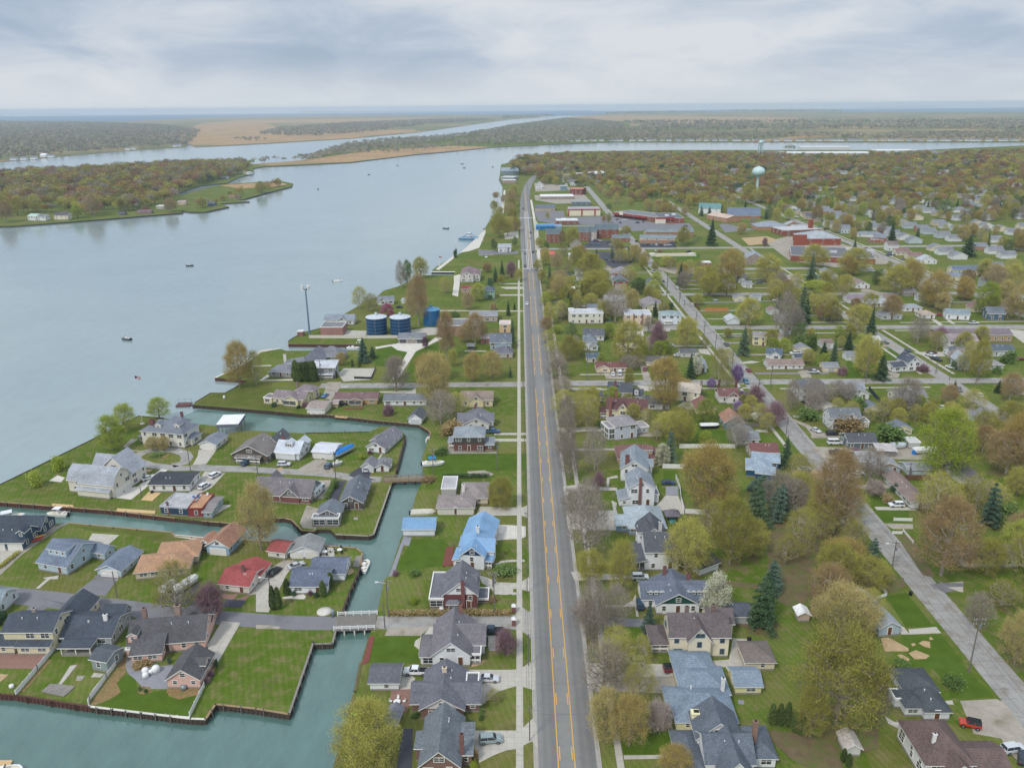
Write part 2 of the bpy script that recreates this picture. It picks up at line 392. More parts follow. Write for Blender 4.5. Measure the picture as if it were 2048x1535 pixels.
PEN_N = [(-300,1075),(-300,1050),(0,969),(182,880),(240,851),(277,832),(327,836),(400,848),(432,851),(440,869),(500,860),(560,864),(612,866),(737,864),(762,852),(785,853),(787,862),
         (807,864),(811,872),(792,943),(790,952),(784,967),(781,972),(747,1069),(737,1072),(672,1069),(660,1058),(636,1058),(629,1062),(604,1061),(584,1040),(569,1036),
         (512,1037),(467,1047),(405,1042),(350,1036),(212,1020),(100,1012),(0,1004),(-300,990)]
PEN_N = PEN_N[2:-1]+[(-350,975),(-350,1140)]
PEN_N = [(-350,1150),(0,969)]+PEN_N[1:-2]+[(-350,1002)]
land_px('ground', PEN_N)
PEN_S = [(-350,1040),(0,1045),(95,1048),(137,1046),(300,1061),(345,1065),(347,1071),(410,1077),(512,1081),(545,1084),(647,1091),(712,1096),(724,1105),(722,1132),
         (700,1182),(683,1228),(677,1243),(672,1258),(665,1287),(630,1289),(627,1284),(578,1428),(512,1417),(431,1408),(411,1439),(381,1438),(181,1413),(33,1390),(0,1388),(-350,1330)]
land_px('ground', PEN_S)
# the wooded island across the river, with its lagoon
ISL = [(-300,462),(0,453),(17,453),(137,444),(239,436),(366,425.5),(360,421),(379,424),(410,424),(458,413.6),(440,407),(472,405),(499,403),(468,400),(489,398),(533,386),(584,373),
       (586,367),(564,362),(513,364),(444,369),(410,377),(362,390),(350,388),(400,371),(454,366),(478,354),(509,347),(506,337),(530,333),(581,331),(700,325),(832,309),(990,294),
       (1128,288),(1227,284),(1490,284),(2048,284),(2500,280),(2500,226)]
ISL2 = [(1500,224),(1200,229),(1121,236),(1016,252),(983,262),(897,275),(766,284),(700,291),(600,322),(492,330),(376,332),(308,335),(171,345),(0,352),(-300,362)]
land_px('island', ISL+ISL2)
FARL = [(-300,334),(0,323),(137,311),(239,302),(369,294),(379,287),(390,294),(478,290),(533,287),(615,282),(700,277),(832,265),(983,244),(1022,239),(1090,234),(1040,229),(700,231),(420,236),(250,243),(0,242),(-300,246)]
land_px('marsh', FARL, 'farland', 'marsh')
# tawny marsh lying on the far land
def sheet(name, P, m, z): 
    o = link(name, trimesh(name, [G(x, y) + Vector((0,0,z)) for x, y in P], M[m], skirt=z)); o['kind'] = 'structure'
sheet('far_ground', [(1120,237),(1190,238),(1260,245),(1260,283),(1490,283.5),(2500,280),(2500,227),(1500,225),(1200,229.5)], 'farland', .25)
sheet('marsh', [(1130,236),(1190,240),(1320,246),(1480,246),(1600,241),(1590,235),(1300,231),(1180,231)], 'marsh', .5)
sheet('marsh', [(1530,284),(1600,277),(1690,272),(1640,268),(1560,276),(1500,283)], 'marsh', .5)
sheet('marsh', [(500,329),(545,331),(700,324),(832,309),(900,303),(985,294),(900,292),(760,299),(600,321)], 'marsh', .3)
sheet('marsh', [(385,292),(478,289),(533,286),(615,281),(700,276),(832,263.5),(830,259),(700,261),(560,255),(530,247),(700,244),(900,241),(1000,237),(950,235),(700,237),(480,240),(400,248),(370,262),(360,278)], 'marsh', .3)
sheet('marsh', [(45,286),(90,288),(95,268),(55,267)], 'marsh', .3)
sheet('marsh', [(-300,247),(0,243),(250,244),(430,238),(700,234),(700,232),(420,237),(250,243.5),(0,242.6),(-300,246.3)], 'marsh', .6)
sheet('marsh', [(440,371),(480,377),(545,374),(575,369),(556,364),(510,366)], 'marsh', .2)
mb = MB()
for P in ([(1690,255),(1720,262),(1750,270),(1765,273),(1752,266),(1700,252),(1600,247),(1560,250),(1640,252)],
          [(1480,262),(1500,263),(1495,261)]):
    mb.poly([G(x, y)+Vector((0,0,.9)) for x, y in P])
# islets on the lake and far shores
def islet(P, name='far_shore'): land_px(name, P, 'farland')
islet([(1430,222.0),(1545,223.5),(1690,222.5),(1600,220.4),(1480,219.6)])
islet([(1210,228.5),(1330,226),(1430,225),(1400,224),(1280,224.5)])
islet([(1720,215.2),(1900,214),(1900,213.2),(1730,214.2)]); islet([(1980,218),(2100,216.5),(2090,214.8),(1990,216.2)])
islet([(600,224.6),(1180,222),(1180,221.0),(600,223.4)]); islet([(-200,229.6),(160,228.6),(150,227.6),(-200,228.2)])
# ---------------------------------------------------------------- streets (world metres; +Y runs up the highway)
def X0(px, py): return G(px, py).x
def Y0(py, px=1037): return G(px, py).y
HL, HR = X0(1077, 1535), X0(1195, 1535)
yN = Y0(431)
def road(name, P, wd, m='road', z=.03): return strip(name, P, wd, M[m], z)
cx = (HL+HR)/2; wdt = HR-HL
Ptop = [(cx, 40), (cx, Y0(560)), (G(1056,500).x, G(1056,500).y), (G(1051,431).x, G(1051,431).y), (G(1050,398).x, G(1050,398).y),
        (G(1052.5,380).x, G(1052.5,380).y), (G(1058,367).x, G(1058,367).y), (G(1064,358).x, G(1064,358).y), (G(1071,352).x, G(1071,352).y), (G(1078,349).x, G(1078,349).y)]
road('highway', Ptop, m='highway', wd=[wdt, wdt, wdt+1.5, wdt+1.5, wdt+1, wdt, wdt, wdt, wdt, wdt])
for x in (HL-.35, HR+.35):
    strip('gutter', [(x, 40), (x, Y0(505))], .75, M['gutter'], .045)
for x in (HL-.8, HR+.8):
    mb = MB(); mb.box(x-.08, 40, -.1, x+.08, Y0(505), .16); o = mb.obj('kerb', M['kerbstone']); o['kind'] = 'structure'
# pavements
SWL, SWR = X0(1039.5, 1535), X0(1242, 1535)
strip('pavement', [(SWL, 60), (SWL, Y0(520))], 1.45, M['concrete'], .06)
strip('pavement', [(SWR, 60), (SWR, Y0(600))], 1.4, M['concrete'], .06)
strip('pavement', [(HR+2.2, Y0(545)), (HR+2.6, Y0(431)), (HR+1.8, Y0(400))], 2.6, M['concrete_new'], .06)
# markings
mk = MB(); LX, RX = X0(1117, 1535), X0(1150.5, 1535)
def dash(x, y0, y1, wd=.2, mi=0): mk.poly([(x-wd/2, y0, .036), (x+wd/2, y0, .036), (x+wd/2, y1, .036), (x-wd/2, y1, .036)], mi)
gaps = [(Y0(1262), Y0(1222)), (Y0(972), Y0(938)), (Y0(776), Y0(750)), (Y0(668), Y0(652)), (Y0(592), Y0(583))]
def solid(x, y0, y1, wd):
    y = y0
    for a, b in gaps:
        if b < y0 or a > y1: continue
        dash(x, y, a, wd); y = b
    dash(x, y, y1, wd)
gaps = gaps[2:]
solid(LX, 40, Y0(545), .2); solid(RX, 40, Y0(545), .2)
yd = Y0(1506); yy = yd-15.24*3
while yy < Y0(545):
    if not any(a-2 < yy < b for a, b in gaps):
        dash(LX+.4, yy-1.6, yy+1.9, .2); dash(RX-.4, yy-1.6, yy+1.9, .2)
    yy += 15.24
y5, y4 = Y0(538), Y0(431)
mk.poly([(HL, y5, .036), (LX+3, y5, .036), (LX+3, y5+1.2, .036), (HL, y5+1.2, .036)], 1)
mk.poly([(HL, Y0(500), .036), (LX+3, Y0(500), .036), (LX+3, Y0(500)+1.5, .036), (HL, Y0(500)+1.5, .036)], 1)
mk.poly([(HL-3, Y0(436), .04), (HR+3, Y0(436), .04), (HR+3, Y0(436)+3, .04), (HL-3, Y0(436)+3, .04)], 1)
for x in (HL+3.1, LX+.5, LX+3.2): dash(x, y5+2, y4+40, .35, 1)
dash(LX+1.8, y5+2, y4+300, .3); 
o = mk.obj('road_markings', [M['yellow_paint'], M['white_paint']]); o['kind'] = 'structure'
# tar-sealed cracks and wheel wear on the carriageways
ck = MB()
def crack(P, wd=.06, z=.034):
    for i in range(len(P)-1):
        a, b = Vector((*P[i], 0)), Vector((*P[i+1], 0)); d = (b-a)
        if d.length < .01: continue
        n = Vector((-d.y, d.x, 0)).normalized()*wd/2
        ck.poly([(a.x-n.x, a.y-n.y, z), (b.x-n.x, b.y-n.y, z), (b.x+n.x, b.y+n.y, z), (a.x+n.x, a.y+n.y, z)][::1])
rr = random.Random(3)
for k in range(26):
    y = 118+k*13+rr.random()*9; x0 = HL+.4; x1 = HR-.4
    if rr.random() < .6: x0, x1 = (x0, LX-.3) if rr.random() < .5 else (RX+.3, x1)
    n = 7; crack([(x0+(x1-x0)*i/n, y+rr.uniform(-.25, .25)) for i in range(n+1)], .07)
E0 = X0(1799, 1150); E1 = X0(1860, 1150); EC = (E0+E1)/2; EW = (E1-E0)-.2
F0 = X0(1881, 760); FC = F0+3; FW = 7.2
GC = X0(1693, 483)
yb = Y0(1700)
road('side_street', [(EC, 70), (EC, Y0(374))], EW, 'worn')
road('side_street', [(FC, 150), (FC, Y0(405))], FW, 'worn', .034)
road('side_street', [(GC, 380), (GC, Y0(392))], FW, 'worn', .038)
for k in range(90):
    y = 110+k*5.2+rr.random()*4; n = 6; x0, x1 = E0+.2, E1-.3
    if rr.random() < .5: x1 = x0+rr.uniform(2, 6)
    crack([(x0+(x1-x0)*i/n, y+(x0-EC)*0+rr.uniform(-.3, .3)) for i in range(n+1)], .08)
for x in (-.25, .28, .1):
    y = 100; P = []
    while y < 520: P.append((EC+x*EW+rr.uniform(-.3, .3), y)); y += rr.uniform(4, 9)
    crack(P, .08)
o = ck.obj('road_cracks', M['crack']); o['kind'] = 'structure'
def cross(px0, py0, px1, py1, wd, m='worn', z=.026): 
    a, b = G(px0, py0), G(px1, py1); return road('side_street', [(a.x, a.y), (b.x, b.y)], wd, m, z)
cross(1140,766, 2500,757, 7.2, 'worn', .022); cross(640,771, 1060,768, 6.6, 'worn', .022)
cross(1330,655, 2500,652, 8); cross(1240,652, 1370,655, 11, 'worn', .018); cross(1295,589, 2500,583, 7.5)
cross(1330,539, 1640,536, 8); cross(1068,498, 1640,494, 9); cross(1640,494,2300,488,9); cross(1080,452, 1300,452, 6)
strip('pavement', [(E0-3.2, Y0(900)), (E0-3.2, Y0(500))], 1.4, M['concrete'], .055)
strip('pavement', [(FC-7.5, Y0(752)), (FC-7.5, Y0(664))], 1.4, M['concrete'], .055); strip('pavement', [(FC+7.6, Y0(752)), (FC+7.6, Y0(664))], 1.6, M['concrete'], .055)
strip('pavement', [(FC+7.6, Y0(645)), (FC+7.6, Y0(500))], 1.6, M['concrete'], .055); strip('pavement', [(GC+6.6, Y0(600)), (GC+6.6, Y0(450))], 1.6, M['concrete'], .055)
for (x0, x1, y) in ((1145,1500,779),(1560,1860,777),(1160,1300,749),(1430,1740,668),(1790,2048,661),(1800,2048,645)):
    a, b = G(x0, y), G(x1, y-(x1-x0)*.01); strip('pavement', [(a.x, a.y), (b.x, b.y)], 1.4, M['concrete'], .055)
# the little lanes on the two peninsulas
def lane(fr, P, wd, m, z=.02):
    W_ = [GF(fr, u, v) for u, v in P]; return strip('lane', [(p.x, p.y) for p in W_], wd, M[m], z)
lane('q', [(-330,1130),(-150,1165),(0,1187),(100,1198),(200,1210),(300,1221),(420,1233),(512,1240),(600,1245),(672,1246)], [6.6,6.6,6.8,6.8,6.6,6.2,5.5,5.6,5.6,5.2], 'asphalt')
lane('q', [(752,1244),(900,1244),(1000,1243),(1030,1243),(1070,1243)], [5.2,5,5,6,10], 'worn')
lane('q', [(1182,1240),(1240,1243),(1300,1246)], [5,3.4,3.4], 'asphalt')
lane('f', [(1000,632),(900,632),(800,628),(690,603),(560,588),(400,577),(200,568),(0,556)], 4.4, 'worn')
lane('e', [(2048,552),(1880,548),(1700,545),(1540,535)], 5, 'worn')
lane('e', [(1560,540),(1420,545),(1200,520),(1090,480),(1085,450),(1150,415),(1250,395),(1400,400),(1480,425),(1500,460),(1470,500),(1380,520)], 4.2, 'worn', .024)
lane('f', [(1345,632),(1500,630),(1700,628),(1900,622),(2048,616),(2150,612)], [4,4,4,4,5,6], 'grass', .026)
lane('i', [(1370,925),(1600,925),(1900,925),(2048,925)], [8,7,7,7], 'asphalt', .021)
# gravel, aprons, drives, patios: (frame, material, outline)
FLAT = [
 ('b','gravel',[(1025,480),(1055,415),(1400,410),(1310,480)]), ('b','concrete',[(1390,410),(1450,400),(1420,720),(1310,600),(1260,560),(1270,520),(1330,485)]),
 ('b','concrete',[(1690,752),(2100,752),(2100,880),(2050,888),(1930,925),(1870,975),(1800,1035),(1790,880),(1690,830)]), ('c','concrete',[(0,750),(60,750),(160,680),(185,740),(180,915),(80,885),(0,882)]),
 ('b','concrete',[(1690,1236),(2100,1236),(2100,1380),(2000,1392),(1900,1430),(1780,1492),(1770,1420),(1700,1330)]), ('c','concrete',[(0,1240),(60,1240),(170,1135),(195,1200),(205,1380),(160,1320),(60,1370),(0,1372)]),
 ('b','concrete',[(1140,760),(1190,755),(1270,820),(1240,905),(1140,912)]), ('b','brickpaver',[(1075,915),(1240,905),(1240,1000),(1200,1090),(1140,1095),(1130,1020),(1070,1010)]),
 ('b','dark_asphalt',[(1175,1222),(1250,1222),(1240,1700),(1090,1700)]), ('b','sand',[(1710,690),(1840,672),(1800,710),(1720,730)]),
 ('b','concrete',[(1830,480),(2040,480),(2040,560),(1960,600),(1860,600),(1840,540)]), ('b','concrete',[(1780,0),(1850,20),(1920,55),(2050,60),(2050,75),(2050,150),(1990,155),(1900,150),(1880,110),(1800,60)]),
 ('c','concrete',[(0,60),(60,60),(140,10),(150,60),(140,130),(70,110),(0,105)]), ('c','concrete',[(0,135),(70,135),(70,155),(0,155)]),
 ('c','gutter',[(30,255),(85,255),(135,295),(150,320),(170,240),(170,520),(130,480),(80,445),(30,440)]),
 ('f','concrete_new',[(1840,990),(2050,1000),(2160,1010),(2160,1090),(2110,1110),(2048,1110),(1930,1120),(1840,1175)]), ('f','concrete',[(1790,850),(2130,858),(2170,840),(2170,940),(2120,920),(1760,925)]),
 ('f','concrete',[(1910,1310),(1960,1285),(2048,1275),(2150,1275),(2150,1290),(2048,1292),(1970,1300),(1920,1320)]),
 ('f','concrete',[(1905,262),(2160,262),(2160,278),(1905,278)]), ('f','concrete',[(1905,308),(2160,308),(2160,330),(1905,330)]), ('f','gravel',[(1690,570),(1830,560),(1900,590),(1880,605),(1700,600)]),
 ('f','paver',[(1180,1090),(1245,1098),(1225,1165),(1180,1160),(1100,1405),(1060,1412)]), ('f','red_timber',[(1520,1180),(1580,1170),(1580,1320),(1490,1330)]),
 ('f','stone',[(1540,300),(1580,300),(1590,410),(1820,418),(1920,412),(1930,425),(1535,428)]),
 ('f','gravel',[(330,555),(470,475),(560,478),(620,560),(610,592),(520,588),(330,572)]), ('f','dark_asphalt',[(790,560),(830,535),(920,580),(905,620),(960,640),(800,625),(740,600)]),
 ('f','dark_asphalt',[(640,650),(720,645),(650,810),(585,800)]), ('f','gravel',[(480,640),(600,640),(560,780),(440,800),(450,690)]), ('f','gravel',[(405,840),(510,870),(480,1035),(375,1020),(350,980)]),
 ('f','sand',[(180,540),(215,530),(200,565),(165,565)]), ('f','concrete',[(1000,430),(1015,430),(985,480),(970,475)]),
 ('f','gravel',[(220,1280),(310,1280),(120,1535),(-60,1560),(100,1350)]), ('f','concrete',[(250,1310),(330,1290),(240,1400),(170,1535),(70,1535)]), ('f','concrete',[(510,1165),(640,1185),(620,1270),(500,1260)]),
 ('f','grey_timber',[(800,1250),(850,1245),(825,1335),(775,1335)]), ('f','sand',[(720,1360),(770,1345),(790,1370),(740,1400)]),
 ('b','concrete',[(0,100),(60,0),(240,0),(100,295),(0,290)]), ('b','concrete_new',[(210,175),(380,150),(400,170),(385,190),(215,185)]), ('b','gravel',[(0,395),(60,395),(200,410),(180,428),(0,425)]),
 ('a','concrete',[(1770,365),(1918,378),(1740,690),(1690,660),(1650,560)]), 
 ('a','asphalt',[(740,30),(930,40),(840,165),(600,140)]), ('a','concrete',[(760,0),(950,0),(935,42),(755,25)]), ('a','concrete',[(340,20),(470,0),(460,30),(400,30),(310,105),(285,103),(370,28)]),
 ('a','dark_asphalt',[(1400,60),(1600,62),(1490,235),(1230,200),(1330,130)]), ('a','brickpaver',[(1760,140),(1900,150),(1860,200),(1990,150),(1960,200),(1850,195),(1770,180)]), ('a','dark_asphalt',[(1800,190),(1960,200),(1920,260),(1770,250)]),
 ('a','brickpaver',[(0,620),(150,615),(220,560),(460,560),(280,745),(0,740)]), ('a','sand',[(0,785),(70,790),(0,850)]),
 ('a','asphalt',[(265,200),(330,185),(650,260),(650,310),(560,260),(470,215),(300,300),(180,320)]), ('a','asphalt',[(1120,300),(1260,320),(1180,380),(1060,380)]), ('a','concrete',[(905,285),(935,285),(900,315),(880,312)]),
 ('a','grey_timber',[(330,930),(400,870),(480,870),(600,890),(510,968)]), ('a','concrete',[(560,720),(615,712),(490,870),(465,868)]), ('a','concrete',[(750,775),(835,785),(800,812),(725,810)]),
 ('a','stone',[(615,800),(680,800),(650,840),(605,838)]), ('a','mulch',[(990,650),(1050,640),(1000,780),(930,860),(965,930),(880,985),(760,1035),(720,1030)]),
 ('a','paver',[(1010,650),(1065,650),(1060,700),(1100,740),(1380,715),(1340,905),(1150,905),(1090,840),(1020,780),(1000,730)]), ('a','mulch',[(1060,690),(1130,670),(1240,700),(1160,745),(1080,765),(1050,730)]),
 ('a','mulch',[(1100,880),(1200,890),(1210,930),(1140,950),(1095,935)]), ('a','mulch',[(1340,900),(1600,905),(1580,950),(1500,970),(1430,985),(1360,965),(1325,930)]), ('a','mulch',[(1700,700),(1740,700),(1660,850),(1640,820)]),
 ('a','mulch',[(380,670),(415,675),(190,930),(165,925)]), ('a','stone',[(790,860),(820,870),(740,975),(715,970),(740,900)]),
 ('e','asphalt',[(0,1480),(0,1480),(-1400,1200),(-1400,1215)][:0] or [(760,1400),(950,1410),(930,1440),(755,1425)]),
 ('e','concrete',[(740,1065),(955,1078),(850,1170),(810,1165),(700,1130)]), ('e','concrete',[(835,1185),(870,1175),(910,1240),(880,1240)]), 
 ('e','concrete_new',[(1290,550),(1345,555),(1050,795),(925,780),(1045,700),(1100,690)]), ('e','concrete',[(1640,570),(1800,585),(1690,700),(1600,745),(1510,745)]), ('e','concrete',[(1590,395),(1730,400),(1650,510),(1540,520),(1580,450)]),
 ('e','concrete_new',[(390,645),(460,600),(520,620),(490,655)]), ('e','fresh_timber',[(1130,800),(1190,735),(1290,745),(1220,808)]), ('e','sand',[(1150,555),(1220,555),(1200,572),(1150,570)]), ('e','stone',[(1060,610),(1120,600),(1130,620),(1070,660),(1040,650)]),
 ('e','mulch',[(1190,430),(1360,430),(1330,460),(1200,455)]), ('e','gravel',[(985,370),(1050,310),(1110,310),(1020,370),(1060,400),(1160,405),(1150,420),(1030,400)]),
 ('e','concrete',[(1700,930),(1850,840),(1780,835),(1700,900)]), ('e','gravel',[(340,1080),(390,1060),(550,985),(510,985),(300,1060),(0,1350),(0,1400)]), ('e','gravel',[(380,1030),(545,985),(500,1005),(0,1360),(0,1330),(330,1090)]),
 ('e','concrete',[(0,1200),(150,1195),(160,1230),(0,1330)]), ('e','concrete_new',[(1385,1072),(1630,1095),(1640,1110),(1590,1140),(1510,1130),(1530,1110),(1390,1090)]),
 ('e','fresh_timber',[(415,830),(585,842),(590,858),(420,848)]), ('e','fresh_timber',[(940,868),(1245,888),(1240,910),(930,890)]), ('e','mulch',[(0,1340),(130,1225),(160,1235),(0,1365)]), ('e','white',[(1120,1375),(1180,1370),(1270,1410),(1110,1410)]),
 ('i','concrete',[(1470,785),(1730,785),(1690,875),(1470,890),(1420,830)]), ('i','concrete_new',[(1880,590),(2048,590),(2048,655),(2030,660),(1900,855),(1850,890),(1860,870),(1980,655),(1900,640),(1840,600)]),
 ('i','concrete_new',[(1720,615),(1880,590),(1890,600),(1730,630)]), ('i','concrete_new',[(790,885),(860,835),(880,850),(820,880),(1080,870),(1080,882)]), ('i','concrete',[(640,770),(800,640),(900,625),(900,632),(820,650),(660,768),(890,758),(890,768)]),
 ('i','concrete',[(1450,480),(1650,485),(1650,525),(1470,525)]), ('j','concrete',[(480,965),(700,930),(880,940),(880,1010),(700,1025),(480,1020)]), ('j','concrete_new',[(790,1050),(900,1055),(800,1100),(550,1220),(480,1215),(270,1155),(330,1120),(700,1120)]),
 ('j','concrete_new',[(480,1215),(550,1220),(350,1535),(270,1535)]), ('j','concrete_new',[(1010,310),(1090,290),(1080,400),(1060,560),(990,540),(1010,400)]), ('j','concrete',[(1130,440),(1840,440),(1840,470),(1640,465)][:0] or [(1560,400),(1840,398),(1840,410),(1560,412)]),
 ('j','concrete',[(1560,445),(1840,440),(1860,470),(1640,468)]), ('j','concrete',[(1560,535),(1840,532),(1860,550),(1560,548)]), ('j','concrete',[(840,722),(1840,728),(1860,740),(840,735)]), ('j','concrete',[(1690,500),(1700,0),(1690,0)][:0] or [(1140,1207),(1400,1210),(1400,1222),(1140,1220)]),
 ('j','concrete_new',[(790,230),(1000,70),(1020,90),(830,240)]), ('j','gravel',[(1310,0),(1500,10),(1490,60),(1310,65)]),
 ('i','concrete',[(1750,970),(2010,962),(2048,940),(2048,990),(1760,980)]), ('i','concrete',[(1450,930),(1510,925),(1500,940),(1445,940)]), ('i','gravel',[(1340,895),(1450,895),(1440,940),(1370,1040),(1300,1020)]), ('i','red_timber',[(1470,1110),(1630,1095),(1620,1112),(1475,1114)]),
 # east side of the highway
 ('c','concrete',[(535,290),(640,325),(560,460),(545,440)]), ('c','concrete',[(710,235),(890,240),(960,200),(985,150),(1010,330),(990,330),(980,250),(710,255)]), ('c','concrete',[(600,700),(760,700),(900,700),(1380,712),(1420,800),(1400,805),(800,812),(780,920),(680,930),(600,890)]),
 ('c','gravel',[(780,815),(1420,808),(1440,870),(1300,880),(1230,940),(780,925)]), ('c','concrete',[(1240,930),(1300,880),(1300,960)]), ('c','concrete',[(755,565),(1000,558),(1060,560),(1085,640),(1060,640),(1040,580),(755,580)]), ('c','concrete',[(1250,930),(1310,950),(1290,965),(1250,960)]),
 ('c','concrete',[(890,1435),(1210,1430),(1210,1460),(895,1465)]), ('c','concrete',[(1400,700),(1730,670),(1760,500),(1900,510),(1950,560),(1815,570),(1860,760),(1740,790),(1700,730),(1420,730)]), 
 ('c','paver',[(1800,990),(1850,995),(1850,1030),(1805,1025)]), ('c','mulch',[(1250,640),(1385,640),(1380,700),(1260,690)]), ('c','soil',[(1700,370),(1900,390),(2040,470),(2040,490),(1880,420),(1700,400)]),
 ('g','concrete',[(600,215),(740,210),(760,250),(590,250),(380,260),(360,220)]), ('g','gravel',[(420,385),(830,385),(830,400),(440,405)]), ('g','concrete',[(410,690),(560,670),(640,690),(840,700),(840,722),(560,720),(420,755)]), ('g','concrete',[(760,620),(840,600),(850,620),(780,630),(775,690),(755,690)]),
 ('g','concrete',[(430,885),(840,880),(850,1040),(600,1035),(450,1030)]), ('g','concrete',[(795,800),(840,820),(830,880),(810,880)]), ('g','concrete',[(1140,860),(1230,760),(1330,765),(1370,860),(1380,910),(1240,910),(1190,870)]), ('g','paver',[(1230,690),(1330,685),(1330,760),(1230,760)]),
 ('g','concrete',[(470,1370),(950,1400),(950,1430),(500,1440)]), ('g','gravel',[(1000,240),(1180,240),(1190,290),(1010,290)]), ('g','concrete',[(1950,235),(2048,235),(2048,255),(1950,255)]),
 ('k','concrete',[(380,860),(650,862),(650,870),(380,870)]), ('k','concrete',[(370,970),(560,968),(620,930),(625,940),(575,980),(370,982)]), ('k','gravel',[(670,745),(840,745),(840,790),(690,790)]), ('k','gravel',[(900,600),(980,600),(1050,800),(990,800),(950,650)]),
 ('k','concrete',[(930,840),(1080,850),(1050,885),(990,885)]), ('k','concrete',[(1290,1000),(1400,960),(1410,1030),(1330,1030)]), ('k','concrete',[(1240,1020),(1330,960),(1380,960),(1400,1000),(1290,1020)]), ('k','concrete',[(1750,660),(1850,645),(1920,655),(1860,665),(1780,668)]),
 ('k','concrete',[(970,385),(1200,385),(1200,410),(970,410)]), ('k','soil',[(540,1110),(600,1090),(640,1180),(520,1180)]), ('k','concrete',[(1420,550),(1500,550),(1530,600),(1440,585)]),
 # right edge blocks
 ('d','gravel',[(1530,1000),(1820,985),(1880,1010),(2041,1220),(2100,1300),(2300,1600),(2100,1600),(1900,1380),(1860,1300),(1640,1260)]), ('d','concrete',[(930,1120),(1000,1165),(1190,1200),(1200,1255),(1060,1230),(960,1180)]), ('d','concrete',[(1120,430),(1340,410),(1380,460),(1130,470)]),
 ('d','concrete',[(1050,425),(1080,410),(1130,470),(1060,470)]), ('d','sand',[(900,500),(960,495),(1120,580),(1120,605),(930,605)]), ('d','sand',[(1120,620),(1180,595),(1290,640),(1260,665),(1170,668)]), ('d','sand',[(1030,635),(1060,628),(1130,665),(1120,682),(1050,655)]),
 ('d','sand',[(1200,540),(1240,520),(1290,530),(1295,580),(1240,565)]), ('d','sand',[(1140,545),(1165,540),(1180,555),(1150,565)]), ('d','sand',[(1285,495),(1300,490),(1320,510),(1290,515)]),
 ('d','soil',[(0,1230),(400,1280),(560,1400),(610,1560),(420,1560),(200,1480),(0,1290)]), ('d','soil',[(560,1220),(880,1230),(880,1380),(700,1420),(560,1330)]), ('d','asphalt',[(1290,70),(1400,60),(1440,100),(1500,120),(1410,140),(1330,100)]),
 ('d','asphalt',[(1330,30),(1400,60),(1560,60),(1560,90),(1440,95)]), ('d','concrete',[(1410,1000),(1470,995),(1480,1030),(1420,1025)]), ('d','soil',[(0,0),(300,20),(330,200),(240,260),(150,240),(0,160)]), ('d','soil',[(850,30),(1080,20),(1100,90),(1010,120),(900,100)]),
 ('d','soil',[(330,60),(860,40),(900,280),(600,420),(330,330)]),
 ('h','gravel',[(190,145),(330,200),(400,260),(560,270),(560,295),(360,300),(340,262),(300,215),(200,165)]), ('h','gravel',[(330,370),(620,380),(740,420),(740,480),(590,480),(430,460)]), ('h','gravel',[(590,480),(750,520),(740,620),(620,640),(380,560)]),
 ('h','gravel',[(870,395),(1110,370),(1320,440),(1320,480),(1000,470)]), ('h','concrete',[(850,852),(1140,855),(1190,880),(870,878)]), ('h','gravel',[(920,985),(1160,990),(1160,1030),(1000,1030)]), ('h','concrete',[(680,680),(970,675),(980,700),(700,710)]),
 ('h','sand',[(180,560),(330,540),(500,600),(380,640),(250,640)]), ('h','gravel',[(250,860),(640,950),(690,1010),(420,1010),(240,1000)]), ('h','soil',[(60,980),(700,1000),(760,1100),(420,1100),(380,1480),(0,1480),(0,1080)]), ('h','soil',[(400,1480),(600,1300),(880,1330),(1030,1400),(1060,1535),(400,1535)]), ('h','soil',[(1030,1090),(1160,1090),(1340,1420),(1240,1400)]),
 ('h','concrete',[(1190,250),(1640,200),(1700,330),(1640,380),(1400,340)][:0] or [(1430,1460),(1560,1450),(1560,1535),(1440,1510)]),
 ('h','gravel',[(1180,85),(1480,75),(1660,60),(1640,110),(1200,110)]), ('g','soil',[(1480,920),(1600,930),(1600,990),(1490,980)]), ('g','soil',[(1340,1320),(1480,1330),(1480,1400),(1400,1420)]), ('c','soil',[(1620,30),(2040,80),(2040,110),(1700,90)]),
 ('l','concrete',[(190,960),(290,1045),(300,1095),(380,1120),(560,1090),(480,1050),(250,1045)]), ('l','gravel',[(240,810),(330,795),(350,860),(270,862)]), ('l','gravel',[(920,590),(1010,590),(1040,612),(910,615)]), ('l','concrete',[(1160,655),(1400,655),(1420,690),(1260,690)]),
 ('l','concrete',[(1740,470),(1990,480),(2200,500),(2200,600),(2040,580),(1960,520),(1900,480)]), ('l','gravel',[(760,140),(980,200),(920,210),(740,170)]), ('l','concrete',[(1300,390),(1340,395),(1400,435),(1370,445),(1340,420)]), ('l','concrete',[(1400,380),(1440,385),(1500,430),(1470,430)]),
 ('l','gravel',[(0,130),(200,100),(240,140),(60,170)]), ('l','gravel',[(960,810),(1060,830),(1040,862),(940,862)]),
 # the shopping parade
 ('m','asphalt',[(1250,540),(1340,530),(1700,600),(1960,600),(2000,650),(1500,665),(1330,620)]), ('m','asphalt',[(690,500),(930,500),(940,550),(1250,545),(1330,620),(880,610),(720,580)]), ('m','dark_asphalt',[(1100,830),(1470,838),(1520,880),(1460,960),(1300,960),(1260,900)]),
 ('m','gravel',[(690,370),(1100,365),(1160,430),(870,440),(700,410)]), ('m','dark_asphalt',[(1090,790),(1150,740),(1340,745),(1330,780),(1460,790),(1460,803),(1100,803)]), ('m','dark_asphalt',[(1550,765),(1830,765),(1860,800),(1560,800)]), ('m','concrete',[(690,560),(720,600),(730,760),(740,820),(700,820),(690,700)]),
